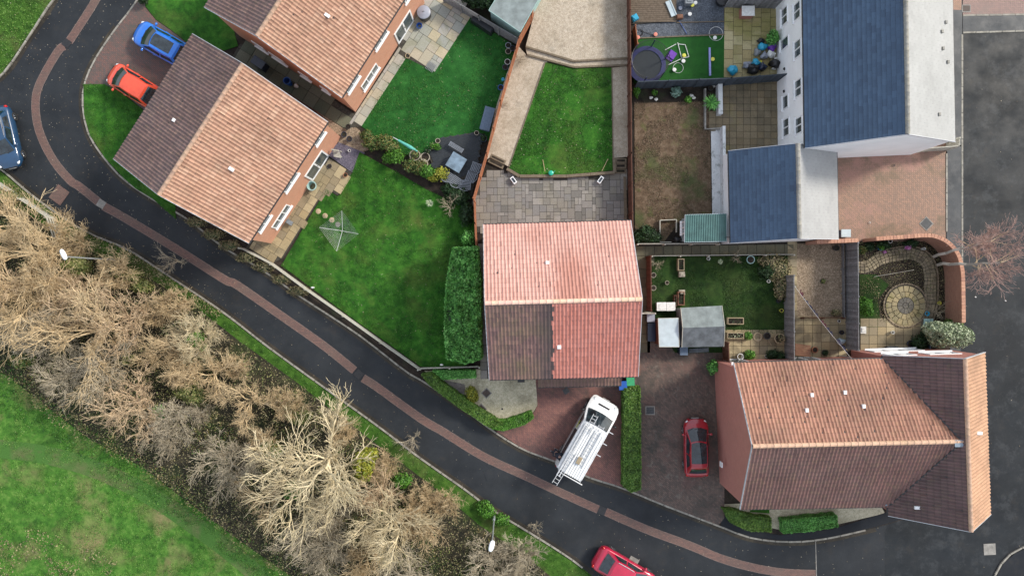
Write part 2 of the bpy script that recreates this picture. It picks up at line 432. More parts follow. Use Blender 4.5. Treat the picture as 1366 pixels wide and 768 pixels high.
def washed_mat():
    t = NT('half_washed_tile', .4, .5); uv = t.uv()
    sep = t.n.new('ShaderNodeSeparateXYZ'); t.l.new(uv, sep.inputs[0])
    fl = t.n.new('ShaderNodeVectorMath'); fl.operation = 'FLOOR'; t.l.new(uv, fl.inputs[0])
    w = t.n.new('ShaderNodeTexWhiteNoise'); w.noise_dimensions = '2D'; t.l.new(fl.outputs[0], w.inputs[0])
    clean = t.ramp(w.outputs[0], [(.1, (0.44, 0.155, 0.115)), (.9, (0.52, 0.20, 0.155))])
    clean = t.mix(t.ramp(t.noise(.5, 6, .7), [(.5, 0.0), (.7, .5)]), clean, (0.46, 0.2, 0.17))
    dirty = t.ramp(w.outputs[0], [(.05, (0.125, 0.068, 0.065)), (.5, (0.17, 0.095, 0.085)), (.95, (0.21, 0.115, 0.10))])
    dirty = t.mix(t.ramp(t.noise(.5, 7, .7), [(.45, 0.0), (.65, .65)]), dirty, (0.15, 0.12, 0.055))
    col = t.math('FLOOR', sep.outputs[0]); row = t.math('FLOOR', sep.outputs[1])
    wr = t.n.new('ShaderNodeTexWhiteNoise'); wr.noise_dimensions = '1D'; t.l.new(row, wr.inputs['W'])
    d = t.math('SUBTRACT', WASH_COL, t.math('ADD', sep.outputs[0], t.math('MULTIPLY', wr.outputs[0], 1.1)))
    band = t.ramp(t.math('MULTIPLY', t.math('ADD', d, 6.0), .1), [(0.0, 0.0), (0.58, .85)])
    dirty = t.mix(band, dirty, (0.045, 0.035, 0.035))
    c = t.mix(t.ramp(d, [(0.0, 0.0), (0.12, 1.0)]), dirty, clean)
    c = t.mix(t.ramp(t.math('FRACT', sep.outputs[0]), [(.32, 0.0), (.46, .25), (.58, .25), (.72, 0.0)]), c, (0.08, 0.035, 0.03))  # channel shading painted into this slope too
    g = t.noise(25, 5, .7); c = t.mix(1.0, c, t.ramp(g, [(.3, .78), (.7, 1.18)]), 'MULTIPLY'); t.color(c); t.bump(g, .25, .01)
    return t.m
WASH_COL = 24.6
MAT['tile_washed'] = washed_mat()
# damp darker stain on the pink slope
tp = MAT['tile_pink']; nt_ = tp.node_tree; t = NT.__new__(NT); t.m = tp; t.t = nt_; t.n = nt_.nodes; t.l = nt_.links; t.b = t.n['Principled BSDF']; t._pos = None
src = t.b.inputs['Base Color'].links[0].from_socket
mp = t.n.new('ShaderNodeMapping'); mp.vector_type = 'TEXTURE'; mp.inputs['Location'].default_value = (3.75, .1, 0); mp.inputs['Scale'].default_value = (1.3, 2.6, 100); t.l.new(t.pos(), mp.inputs['Vector'])
ln = t.n.new('ShaderNodeVectorMath'); ln.operation = 'LENGTH'; t.l.new(mp.outputs[0], ln.inputs[0])
dd = t.math('ADD', t.math('MULTIPLY', ln.outputs['Value'], .4), t.math('MULTIPLY', t.noise(2.2, 8, .8), .45))
t.l.new(t.mix(t.ramp(dd, [(.42, .75), (.66, 0.0)]), src, (0.36, 0.145, 0.105)), t.b.inputs['Base Color'])
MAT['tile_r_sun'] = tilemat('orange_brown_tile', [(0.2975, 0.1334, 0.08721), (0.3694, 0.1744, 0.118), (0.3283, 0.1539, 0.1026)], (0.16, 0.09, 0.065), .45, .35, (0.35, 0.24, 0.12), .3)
MAT['tile_r_shade'] = tilemat('shaded_mossy_tile', [(0.1496, 0.0748, 0.066), (0.1936, 0.0968, 0.0836), (0.1716, 0.0836, 0.0748)], (0.12, 0.085, 0.08), .5, .5, (0.26, 0.19, 0.10), .35)  # same tile as the sunny slope, shade and moss put into its colour
MAT['tile_r_plum'] = tilemat('shaded_plum_tile', [(0.12, 0.068, 0.068), (0.16, 0.09, 0.085), (0.14, 0.08, 0.075)], (0.07, 0.055, 0.055), .5, .6, (0.14, 0.11, 0.06), .4)  # same tile on the wing's left slope, shade painted into its colour
MAT['tile_r_edge'] = tilemat('sunlit_orange_tile', [(0.42, 0.24, 0.155), (0.48, 0.285, 0.185), (0.45, 0.26, 0.17)], (0.4, 0.24, 0.14), .3, .5)  # same tile on the wing's right slope, sunlight painted into its colour
MAT['ridge'] = slabmat('ridge_tile_clay', [(0.44, 0.28, 0.20), (0.52, 0.34, 0.24), (0.47, 0.30, 0.21)], .22, [(1.5, .5, .7, (0.36, 0.28, 0.16), .5)])
MAT['ridge_pink'] = slabmat('pink_ridge_tile_clay', [(0.60, 0.38, 0.32), (0.66, 0.45, 0.36), (0.6, 0.42, 0.3)], .15, [(1.5, .55, .7, (0.45, 0.32, 0.18), .5)])
MAT['ridge_slate'] = slabmat('grey_ridge_tile', [(0.2, 0.2, 0.19), (0.3, 0.29, 0.26), (0.25, 0.24, 0.21)], .2, [(2.5, .5, .65, (0.35, 0.32, 0.24), .5)])
def slatemat(name, cols, rough, spec=0.5):
    t = NT(name, rough, spec)
    k = len(cols)
    c = t.ramp(t.rnd('island'), [(0.05 + 0.9 * i / (k - 1), cc) for i, cc in enumerate(cols)])
    g = t.noise(14, 5, 0.7)
    c = t.mix(1.0, c, t.ramp(g, [(0.3, 0.92), (0.7, 1.06)]), 'MULTIPLY')
    c = t.mix(1.0, c, t.ramp(t.noise(0.4, 4), [(0.3, 0.9), (0.7, 1.08)]), 'MULTIPLY')
    t.color(c)
    return t.m
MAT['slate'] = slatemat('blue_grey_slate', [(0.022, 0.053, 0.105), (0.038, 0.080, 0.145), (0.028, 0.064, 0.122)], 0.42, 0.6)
MAT['slate_lit'] = slatemat('sky_lit_slate', [(0.301, 0.3053, 0.3053), (0.3354, 0.3397, 0.3397), (0.3182, 0.3225, 0.3225)], 0.45, 0.6)  # same slate as the blue slope, bright sky sheen painted into its colour

def brickwall(name, c1, c2, mort, stain=(0.2, 0.15, 0.1)):
    t = NT(name, 0.85, 0.3)
    b = t.n.new('ShaderNodeTexBrick'); t.l.new(t.uv(), b.inputs['Vector'])
    b.inputs['Scale'].default_value = 1.0; b.inputs['Brick Width'].default_value = 0.225; b.inputs['Row Height'].default_value = 0.075
    b.inputs['Mortar Size'].default_value = 0.008
    b.inputs['Color1'].default_value = (*c1, 1); b.inputs['Color2'].default_value = (*c2, 1); b.inputs['Mortar'].default_value = (*mort, 1)
    c = t.mix(t.ramp(t.noise(0.8, 6, .7), [(0.5, 0.0), (0.75, 0.35)]), b.outputs[0], stain)
    g = t.noise(20, 5, .7)
    c = t.mix(1.0, c, t.ramp(g, [(0.3, 0.82), (0.7, 1.12)]), 'MULTIPLY')
    t.color(c); t.bump(t.math('SUBTRACT', g, b.outputs[1]), .3, .01)
    return t.m
MAT['wall_peach'] = brickwall('peach_brick', (0.56, 0.26, 0.16), (0.62, 0.31, 0.20), (0.5, 0.32, 0.24), (0.5, 0.3, 0.2))
MAT['wall_red'] = brickwall('rose_brick', (0.40, 0.155, 0.125), (0.46, 0.19, 0.155), (0.42, 0.25, 0.21), (0.3, 0.15, 0.12))
MAT['wall_garden'] = brickwall('garden_wall_brick', (0.33, 0.16, 0.11), (0.42, 0.22, 0.15), (0.35, 0.25, 0.2), (0.2, 0.12, 0.09))
MAT['render'] = plain('white_render', (0.90, 0.91, 0.92), 0.9, 0.04, 0.8)
MAT['white_wall'] = ground_mat('dirty_white_painted_wall', [(0.55, 0.57, 0.58), (0.7, 0.72, 0.73)], [(2.5, .55, .65, (0.2, 0.22, 0.2), .6)], 1.5, 20, .2).m
MAT['upvc'] = plain('white_upvc', (0.82, 0.83, 0.84), 0.35, 0.03, 2.0, bump=0)
MAT['black_plastic'] = plain('black_plastic', (0.02, 0.02, 0.022), 0.4, 0.2)
MAT['gutter'] = plain('black_gutter', (0.03, 0.03, 0.032), 0.45, 0.2)
MAT['lead'] = plain('lead_flashing', (0.22, 0.28, 0.34), 0.5, 0.2, 4)
t = NT('window_glass', 0.06, 0.8); t.color(t.ramp(t.noise(1.2, 3), [(0.3, (0.03, 0.045, 0.05)), (0.7, (0.10, 0.13, 0.14))])); MAT['glass'] = t.m
t = NT('car_glass', 0.04, 0.9); t.color(t.ramp(t.noise(2.5, 3), [(0.35, (0.008, 0.012, 0.016)), (0.7, (0.03, 0.045, 0.055))])); MAT['car_glass'] = t.m
MAT['kerb'] = plain('concrete_kerb', (0.27, 0.255, 0.22), 0.85, 0.25, 3)
MAT['concrete'] = plain('concrete', (0.25, 0.24, 0.22), 0.85, 0.25, 3)
def wood(name, a, b, rough=0.8, scale=6):
    t = NT(name, rough, 0.3)
    n = t.noise(scale, 6, .7)
    c = t.ramp(n, [(0.3, a), (0.7, b)])
    c = t.mix(1.0, c, t.ramp(t.rnd('island'), [(0.0, 0.72), (1.0, 1.2)]), 'MULTIPLY')
    t.color(c); t.bump(t.noise(scale * 5, 4), .3, .01)
    return t.m
MAT['fence_orange'] = wood('orange_stained_timber', (0.24, 0.09, 0.045), (0.40, 0.165, 0.085))
MAT['fence_brown'] = wood('brown_stained_timber', (0.085, 0.036, 0.024), (0.14, 0.06, 0.04))
MAT['fence_grey'] = wood('weathered_grey_timber', (0.126, 0.126, 0.133), (0.28, 0.28, 0.287))
MAT['fence_slate'] = wood('slate_painted_timber', (0.04, 0.052, 0.068), (0.07, 0.088, 0.11))
MAT['rail'] = wood('silvered_rail_timber', (0.351, 0.3375, 0.2835), (0.567, 0.5535, 0.486))
MAT['sleeper'] = wood('old_sleeper_timber', (0.13, 0.10, 0.065), (0.24, 0.195, 0.14))
MAT['deck'] = wood('weathered_decking_timber', (0.10, 0.075, 0.052), (0.20, 0.155, 0.115))
MAT['deck_dark'] = wood('charcoal_decking_timber', (0.022, 0.028, 0.034), (0.045, 0.053, 0.062), 0.55)
MAT['wood_red'] = wood('reddish_garden_timber', (0.17, 0.08, 0.05), (0.28, 0.14, 0.09))
MAT['wood_tan'] = wood('tan_garden_timber', (0.30, 0.235, 0.15), (0.42, 0.34, 0.23))
def bark(name, a, b):
    t = NT(name, 0.9, 0.2)
    c = t.ramp(t.noise(1.2, 4), [(0.3, a), (0.7, b)])
    c = t.mix(1.0, c, t.ramp(t.rnd('island'), [(0.0, 0.6), (1.0, 1.25)]), 'MULTIPLY')
    t.color(c); return t.m
MAT['bark_tan'] = bark('tan_twigs', (0.5152, 0.3864, 0.2208), (0.7544, 0.598, 0.3772))
MAT['bark_peach'] = bark('peach_twigs', (0.486, 0.36, 0.225), (0.702, 0.54, 0.36))
MAT['bark_grey'] = bark('grey_twigs', (0.378, 0.324, 0.234), (0.576, 0.504, 0.378))
MAT['bark_gold'] = bark('golden_twigs', (0.5394, 0.4464, 0.2697), (0.7626, 0.6603, 0.4557))
MAT['bark_red'] = bark('russet_twigs', (0.36, 0.22, 0.19), (0.52, 0.36, 0.31))
MAT['bark_white'] = bark('pale_bark', (0.44, 0.41, 0.36), (0.6, 0.57, 0.5))
def leaf(name, cols, rough=0.55):
    t = NT(name, rough, 0.35)
    k = len(cols)
    c = t.ramp(t.rnd('island'), [(0.02 + 0.96 * i / (k - 1), cc) for i, cc in enumerate(cols)])
    c = t.mix(1.0, c, t.ramp(t.noise(1.6, 4), [(0.3, 0.65), (0.7, 1.3)]), 'MULTIPLY')
    t.color(c); return t.m
MAT['leaf_hedge'] = leaf('laurel_leaves', [(0.027, 0.1148, 0.0189), (0.0675, 0.2295, 0.0405), (0.1215, 0.3645, 0.0675), (0.2295, 0.513, 0.135)])
MAT['leaf_privet'] = leaf('privet_leaves', [(0.03, 0.075, 0.012), (0.06, 0.14, 0.02), (0.10, 0.20, 0.03), (0.16, 0.26, 0.05)])
MAT['leaf_yellow'] = leaf('golden_leaves', [(0.12, 0.14, 0.015), (0.25, 0.26, 0.025), (0.35, 0.33, 0.04), (0.12, 0.19, 0.03)])
MAT['leaf_mixed'] = leaf('mixed_border_leaves', [(0.02, 0.06, 0.012), (0.05, 0.11, 0.02), (0.10, 0.16, 0.04), (0.20, 0.14, 0.04), (0.17, 0.21, 0.08)])
MAT['leaf_green'] = leaf('fresh_green_leaves', [(0.03, 0.10, 0.01), (0.07, 0.2, 0.02), (0.12, 0.28, 0.035)])
MAT['leaf_dark'] = leaf('dark_evergreen_leaves', [(0.008, 0.022, 0.008), (0.018, 0.045, 0.014), (0.03, 0.07, 0.02)])
MAT['leaf_silver'] = leaf('silver_green_leaves', [(0.132, 0.187, 0.099), (0.242, 0.308, 0.176), (0.363, 0.418, 0.264), (0.44, 0.484, 0.33)])
MAT['leaf_glaucous'] = leaf('blue_green_leaves', [(0.10, 0.2, 0.15), (0.2, 0.32, 0.26), (0.28, 0.4, 0.33)])
MAT['leaf_bramble'] = leaf('bramble_leaves', [(0.09, 0.075, 0.045), (0.24, 0.19, 0.11), (0.13, 0.15, 0.055), (0.40, 0.32, 0.19), (0.19, 0.2, 0.08)])
MAT['leaf_olive'] = leaf('olive_undergrowth_leaves', [(0.06, 0.08, 0.02), (0.12, 0.15, 0.04), (0.2, 0.22, 0.07), (0.32, 0.27, 0.13)])
MAT['leaf_litter'] = leaf('fallen_leaf_litter', [(0.12, 0.075, 0.04), (0.30, 0.24, 0.15), (0.42, 0.38, 0.3), (0.18, 0.12, 0.06)])
MAT['blade_meadow'] = leaf('meadow_blades', [(0.03, 0.10, 0.012), (0.07, 0.19, 0.025), (0.13, 0.27, 0.045), (0.15, 0.22, 0.06)])
MAT['blade_lawn'] = leaf('lawn_blades', [(0.01875, 0.06875, 0.01), (0.0375, 0.1313, 0.015), (0.06875, 0.2, 0.025)])
MAT['blade_shade'] = leaf('shade_blades', [(0.014, 0.035, 0.009), (0.03, 0.07, 0.014), (0.05, 0.10, 0.022)])  # blades coloured darker to carry the lawn's painted shade
MAT['blade_dry'] = leaf('dry_blades', [(0.05, 0.07, 0.02), (0.16, 0.11, 0.07), (0.24, 0.17, 0.12), (0.10, 0.07, 0.045)])
MAT['grey_trim'] = plain('grey_white_trim', (0.5, 0.52, 0.55), .5, .1, 3)
MAT['flower_pink'] = leaf('magenta_petals', [(0.4, 0.05, 0.25), (0.55, 0.2, 0.5), (0.7, 0.6, 0.7)])

# ================================================================ SETTING: ground, roads, kerbs, plots
def sheet(name, poly, z, m, label=None, z0=-0.3, parent=None):
    b = MB(); b.prism(poly, z0, z)
    o = b.build(name, m, parent)
    if parent is None: o['kind'] = 'structure'
    if label: o['label'] = label
    return o

b = MB(); b.face([(-900, -900, -0.12), (900, -900, -0.12), (900, 900, -0.12), (-900, 900, -0.12)])
b.build('ground', MAT['meadow'], kind='structure')

K_LEFT = [(112, -70), (72, 0), (40, 48), (2, 102), (-60, 138), (-260, 150)]
K_LOW = [(-260, 185), (-60, 200), (0, 226), (6, 229), (41, 259), (84, 290), (125, 314), (171, 333), (233, 373), (299, 417), (356, 461), (432, 516), (503, 567), (560, 610), (620, 652), (656, 679), (712, 713), (765, 747), (789, 767), (870, 825)]
K_UP = [(222, -70), (184, 0), (156, 37), (130, 75), (117, 101), (111, 124), (112, 153), (120, 182), (140, 212), (166, 240), (204, 266), (250, 292), (300, 331), (347, 358), (403, 397), (478, 446), (540, 494), (564, 508), (612, 540), (660, 576), (700, 600), (738, 614), (785, 636), (829, 650), (885, 673), (959, 701), (1003, 717), (1057, 722), (1106, 717), (1168, 703), (1206, 692), (1240, 680), (1262, 650), (1272, 600), (1283, 440), (1283, 330), (1283, 44)]
road_poly = K_LEFT[::-1][::-1] + K_LOW + [(1500, 825), (1500, 43), (1283, 43)] + K_UP[::-1]
sheet('road', pix([(112, -70), (72, 0), (40, 48), (2, 102), (-60, 138), (-260, 150)] + K_LOW + [(1180, 825), (1180, 700)] + K_UP[::-1][7:]), 0.0, MAT['road'], 'dark damp tarmac road curving past the houses')
sheet('road', pix([(1180, 825), (1500, 825), (1500, 43), (1283, 43)] + K_UP[::-1][1:7] + [(1206, 692), (1180, 700)]), 0.0, MAT['road_patchy'], 'patchy drying tarmac road on the right')

def smooth(pts, k=3):
    """Catmull-Rom through the points"""
    out = []
    n = len(pts)
    for i in range(n - 1):
        p0 = pts[max(0, i - 1)]; p1 = pts[i]; p2 = pts[i + 1]; p3 = pts[min(n - 1, i + 2)]
        for j in range(k):
            t = j / k
            out.append(tuple(0.5 * (2 * p1[a] + (p2[a] - p0[a]) * t + (2 * p0[a] - 5 * p1[a] + 4 * p2[a] - p3[a]) * t * t + (3 * p1[a] - p0[a] - 3 * p2[a] + p3[a]) * t ** 3) for a in (0, 1)))
    out.append(tuple(pts[-1]))
    return out
def resample(pts, step):
    out = [pts[0]]; acc = 0.0
    for a, c in zip(pts, pts[1:]):
        L = math.hypot(c[0] - a[0], c[1] - a[1])
        if L < 1e-9: continue
        d = step - acc
        while d <= L:
            t = d / L; out.append((a[0] + (c[0] - a[0]) * t, a[1] + (c[1] - a[1]) * t)); d += step
        acc = (acc + L) % step
    return out
def offset(pts, d):
    out = []
    for i, p in enumerate(pts):
        a = pts[max(0, i - 1)]; c = pts[min(len(pts) - 1, i + 1)]
        dx, dy = c[0] - a[0], c[1] - a[1]; L = math.hypot(dx, dy) or 1
        out.append((p[0] - dy / L * d, p[1] + dx / L * d))
    return out
def ribbon(name, pts, w, z, m, z0=-0.2, kind='structure', parent=None, label=None):
    l = offset(pts, w / 2); r = offset(pts, -w / 2); b = MB(); d = 0
    for i in range(len(pts) - 1):
        s = math.hypot(pts[i + 1][0] - pts[i][0], pts[i + 1][1] - pts[i][1])
        b.face([(*r[i], z), (*r[i + 1], z), (*l[i + 1], z), (*l[i], z)])
        b.face([(*l[i], z), (*l[i + 1], z), (*l[i + 1], z0), (*l[i], z0)])
        b.face([(*r[i + 1], z), (*r[i], z), (*r[i], z0), (*r[i + 1], z0)])
        d += s
    o = b.build(name, m, parent)
    if kind and parent is None: o['kind'] = kind
    if label: o['label'] = label
    return o

kb = MB(); kb.box((0, 0, 0), (0.9, 0.12, 0.3), 0, 0.015, False)
kerb_src = kb.build('kerb_stone', MAT['kerb']); kerb_me = kerb_src.data; bpy.data.objects.remove(kerb_src)
def kerb_line(pxpts, label, z=0.10, step=0.93):
    e = bpy.data.objects.new('kerb', None); COL.objects.link(e); e['kind'] = 'structure'; e['label'] = label
    pts = resample(smooth(pix(pxpts), 4), step)
    for a, c in zip(pts, pts[1:]):
        inst('kerb_stone', kerb_me, ((a[0] + c[0]) / 2, (a[1] + c[1]) / 2, z - 0.15 + R.uniform(-.006, .006)), math.atan2(c[1] - a[1], c[0] - a[0]) + R.uniform(-.01, .01), (1, R.uniform(.95, 1.05), 1), e)
    return e
kerb_line([(112, -40), (72, 0), (40, 48), (2, 102), (-40, 130)], 'pale kerb beside the top left verge')
kerb_line(K_LOW[1:-1], 'kerb along the tree bank', 0.08)
kerb_line(K_UP[:-7], 'kerb along the garden side of the curving road', 0.07)
kerb_line([(1283, 430), (1283, 330), (1283, 44)], 'straight kerb beside the right road', 0.07)
kerb_line([(1284, 21), (1430, 19)], 'white edging across the top of the right road', 0.05)
kerb_line([(1284, 44), (1430, 40)], 'lower white edging across the right road', 0.05)
kerb_line([(1320, 800), (1326, 768), (1337, 748), (1352, 735), (1380, 722)], 'curved kerb in the bottom right corner', 0.10)
kerb_line([(1262, 205), (1262, 318)], 'pale edging between block driveway and footpath', 0.10)

MAT['grit'] = asphalt('gritty_channel_tarmac', 0.5, (0.022, 0.02, 0.016), (0.05, 0.042, 0.032), (0.09, 0.075, 0.05))
for l_, d_, lb in ((K_LOW[1:-1], .17, 'leafy grit gathered along the lower kerb'), (K_UP[2:-7], -.17, 'grit gathered along the upper kerb'), (K_LEFT[:-1], .17, 'grit gathered along the top left kerb')):
    ribbon('road_grit', offset(smooth(pix(l_), 4), d_), .26, .006, MAT['grit'], label=lb)
sheet('verge', pix([(112, -70), (70, 0), (38, 48), (0, 102), (-60, 136), (-260, 148), (-260, -70)]), 0.05, MAT['verge'], 'rough grass verge in the top left corner')
BANK = [(-260, 187), (-60, 202), (0, 228), (40, 261), (83, 292), (124, 316), (170, 335), (232, 375), (298, 419), (355, 463), (431, 518), (502, 569), (559, 612), (619, 654), (655, 681), (711, 715), (764, 749), (788, 769), (869, 827)]
sheet('verge', pix(BANK + [(-260, 827)]), 0.03, MAT['verge'], 'strip of grass between kerb and bare trees')
UNDER = [(-260, 240), (0, 262), (60, 300), (120, 335), (190, 365), (260, 408), (320, 455), (390, 505), (450, 552), (520, 605), (580, 650), (640, 700), (700, 740), (750, 780), (780, 830), (440, 830), (390, 768), (320, 720), (250, 668), (190, 622), (120, 585), (60, 540), (10, 500), (-60, 470), (-260, 440)]
sheet('woodland_floor', pix(UNDER), 0.045, MAT['under'], 'dark leaf litter under the bare trees')
MEADOW = [(-260, 441), (-60, 471), (10, 501), (60, 541), (120, 586), (190, 623), (250, 669), (320, 721), (390, 769), (440, 831), (-260, 831)]
sheet('meadow', pix(MEADOW), 0.04, MAT['meadow'], 'rough green meadow with worn track')
ribbon('track', smooth(pix([(-260, 560), (-60, 588), (0, 598), (60, 606), (130, 626), (200, 660), (260, 700), (320, 745), (380, 800)]), 4), 1.3, 0.048, ground_mat('worn_grass_track', [(0.06, 0.11, 0.025), (0.10, 0.13, 0.045), (0.15, 0.15, 0.07)], [(0.4, .38, .55, (0.055, 0.15, 0.025), .95)], 1.0, 20, .5).m, label='worn brownish track through the meadow')
sheet('garden_soil', pix(K_UP + [(1283, -70)]), 0.03, MAT['soil'], 'bare soil under the garden plots')
sheet('pavement', pix([(1262, -70), (1283, -70), (1283, 440), (1272, 600), (1262, 330), (1263, 190)]), 0.055, MAT['path_grey'], 'grey tarmac footpath beside the right road')
sheet('pavement', pix([(1284, 22), (1500, 19), (1500, 43), (1284, 43)]), 0.03, MAT['path_grey'], 'grey tarmac strip at the top right')
sheet('block_paving', pix([(1284, -70), (1500, -70), (1500, 19), (1284, 21)]), 0.04, MAT['bp_pink'], 'pink block paving in the top right corner')
sheet('block_paving', pix([(1268, -70), (1282, -70), (1282, 14), (1268, 14)]), 0.062, MAT['bp_tan'], 'small strip of orange block paving by the white house')
sheet('pavement', pix([(1500, 700), (1381, 724), (1353, 737), (1338, 750), (1327, 770), (1321, 802), (1321, 830), (1500, 830)]), 0.08, MAT['path_tar'], 'dark footpath in the bottom right corner')
sheet('pavement', pix([(960, 672), (962, 701), (1003, 716), (1057, 721), (1106, 716), (1168, 702), (1206, 691), (1240, 679), (1262, 640), (1240, 600), (1190, 680), (1110, 705), (1040, 713), (1000, 706)]), 0.05, MAT['path_tar'], 'dark tarmac footpath round the corner house')

MAT['strip_edge'] = plain('worn_strip_edging', (0.17, 0.125, 0.11), .85, .3, 4)
strip1 = [(150, -40), (128, 0), (108, 32), (92, 56)]
strip2 = [(86, 62), (78, 68), (60, 98), (49, 124), (48, 153), (55, 182), (72, 215), (94, 241), (106, 249), (132, 270)]
strip3 = [(138, 275), (160, 287), (204, 313), (248, 340), (300, 373), (316, 380), (371, 418), (432, 461), (473, 494)]
strip4 = [(484, 504), (503, 516), (560, 557), (592, 576), (644, 608), (700, 634), (749, 657), (798, 679)]
strip5 = [(808, 682), (861, 705), (920, 727), (961, 744), (1003, 756), (1044, 763), (1088, 765)]
for s, lb in ((strip1, 'at the top edge of the picture'), (strip2, 'round the left bend'), (strip3, 'past the fenced lawn'), (strip4, 'below the white van'), (strip5, 'towards the corner house')):
    ribbon('brick_strip', smooth(pix(s), 5), 0.52, 0.012, MAT['bp_strip'], label='brick paver strip in the road ' + lb)
    for sd in (-1, 1):
        ribbon('strip_edging', offset(smooth(pix(s), 5), sd * 0.278), 0.035, 0.015, MAT['strip_edge'], label='thin pale edging of the brick strip ' + lb + (' near side' if sd > 0 else ' far side'))
for i, (x, y, a) in enumerate(((89, 58, 0.95), (135, 272, -0.55), (478.5, 499, -0.7), (803, 680.5, -0.4))):
    b = MB(); c = P(x, y); b.box((c.x, c.y, 0.0), (0.55, 0.55, 0.05), a, .005, False)
    o = b.build('drain_cover', MAT['black_plastic'] if i != 1 else MAT['concrete'], org=c)
    tag(o, ['black square drain cover in the brick strip at the top left', 'pale square drain cover in the brick strip at the left bend', 'black drain cover in the strip beside the fenced lawn', 'black drain cover in the strip below the white van'][i], 'drain cover')

# driveways and drives
sheet('driveway', pix([(222, -60), (185, 1), (157, 38), (131, 76), (118, 102), (114, 113), (140, 113), (165, 125), (215, 165), (262, 100), (250, 58), (228, 41), (208, 27), (194, 10), (205, -10), (240, -60)]), 0.06, MAT['bp_mix'], 'mottled block driveway under the blue and orange cars')
sheet('driveway', pix([(714, 500), (832, 500), (831, 649), (785, 635), (738, 613), (700, 599), (662, 575), (690, 565), (712, 550), (717, 540)]), 0.06, MAT['bp_red'], 'red block driveway under the white van')
sheet('driveway', pix([(850, 440), (966, 440), (966, 690), (958, 700), (885, 672), (832, 650), (832, 500), (846, 500)]), 0.055, MAT['bp_dark'], 'dark mossy block driveway under the red car')
sheet('driveway', pix([(1110, 190), (1261, 190), (1261, 322), (1110, 322)]), 0.06, MAT['bp_tan'], 'orange block driveway beside the white house')

# lawns
def lawn(poly, m, label, z=0.08): return sheet('lawn', pix(poly), z, MAT[m], label)
lawn([(112, 113), (140, 113), (165, 126), (230, 178), (235, 292), (204, 265), (182, 252), (166, 238), (141, 211), (121, 181), (113, 153)], 'lawn', 'small front lawn on the road bend')
lawn([(205, -60), (194, 8), (208, 26), (228, 40), (250, 57), (270, 78), (318, 62), (312, 40), (330, -60)], 'lawn', 'front lawn between the two left houses')
L2 = [(482.6, 169), (539.6, 76.5), (580, 97), (627.5, 24.4), (690, 64), (693, 80), (672, 150), (655, 195), (646, 178), (600, 183), (574, 203), (560, 215), (520, 196)]
lawn(L2, 'turf_fake', 'deep green lawn behind the top left house')
L3 = [(480, 203), (500, 214), (530, 230), (567, 252), (600, 268), (634, 282), (634, 470), (620, 489), (562, 489), (470, 424), (376, 354), (436, 252), (450, 262), (455, 259.6), (471, 229)]
lawn(L3, 'lawn', 'large fenced lawn behind the left house')
L4 = [(727.4, 85), (755, 92), (766, 93), (815, 92), (816.5, 228), (755, 234), (694, 234), (679, 225)]
lawn(L4, 'lawn', 'raised lawn between gravel strips', 0.30)
L5 = [(846, 52.5), (966, 48), (968, 104), (845, 112)]
lawn(L5, 'astro', 'bright artificial grass with trampoline')
lawn([(846, 138), (946, 136), (947, 172), (949, 288), (905, 296), (884, 325), (847, 325)], 'brownlawn', 'brown worn out lawn')
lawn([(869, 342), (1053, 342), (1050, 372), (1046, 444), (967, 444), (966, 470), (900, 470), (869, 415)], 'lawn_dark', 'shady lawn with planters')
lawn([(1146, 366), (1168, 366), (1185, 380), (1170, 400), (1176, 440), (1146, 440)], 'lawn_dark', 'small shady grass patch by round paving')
lawn([(1005, 668), (1026, 668), (1026, 684), (1000, 682)], 'lawn', 'tiny grass patch beside front hedge', .07)

# gravel
sheet('gravel_bed', pix([(734, -60), (836, -60), (836, 80), (765, 84), (701, 65)]), 0.45, MAT['gravel_pale'], 'upper pale gravel terrace')
sheet('gravel_bed', pix([(701, 66), (765, 85), (836, 81), (836, 89), (766, 91), (703, 75)]), 0.36, MAT['gravel_pale'], 'gravel filled step between sleepers')
sheet('gravel_bed', pix([(690, 62), (703, 76), (730, 84), (680, 224), (656, 210), (648, 214), (660, 150), (676, 100)]), 0.28, MAT['gravel_pale'], 'long pale gravel strip beside orange fence')
sheet('gravel_bed', pix([(816, 92), (836, 90), (837, 210), (817, 212)]), 0.28, MAT['gravel_pale'], 'narrow pale gravel strip beside brown fence')
sheet('gravel_bed', pix([(842, -60), (968, -60), (966, 50), (846, 54)]), 0.05, MAT['gravel_slate'], 'blue slate chippings beside the decking')
sheet('gravel_bed', pix([(566, 494), (718, 490), (718, 538), (710, 552), (672, 566), (600, 530)]), 0.05, MAT['gravel_cream'], 'cream gravel front garden')
sheet('gravel_bed', pix([(1062, 325), (1127, 325), (1127, 425), (1062, 425)]), 0.055, MAT['gravel_brown'], 'brown pea gravel yard')
sheet('gravel_bed', pix([(958, 672), (1170, 664), (1180, 684), (1120, 698), (1040, 706), (975, 690)]), 0.046, MAT['gravel_cream'], 'gravel strip in front of the corner house')
sheet('gravel_bed', pix([(436, 206), (452, 190), (487, 204), (471, 231)]), 0.06, MAT['gravel_purple'], 'purple slate corner beside yellow patio')
sheet('gravel_bed', pix([(418, 140), (436, 140), (480, 174), (492, 200), (480, 205), (452, 190)]), 0.05, MAT['gravel_brown'], 'brown gravel passage between left houses')
sheet('gravel_bed', pix([(948, 172), (963, 170), (963, 290), (950, 290)]), 0.09, MAT['white_wall'], 'pale pebble bed beside white wall')
sheet('gravel_bed', pix([(600, 528), (572, 503), (590, 506), (620, 512), (622, 536)]), 0.058, ground_mat('mauve_gravel', [(0.16, 0.14, 0.13), (0.3, 0.27, 0.25)], [], 6, 26, .6).m, 'darker mauve gravel corner')

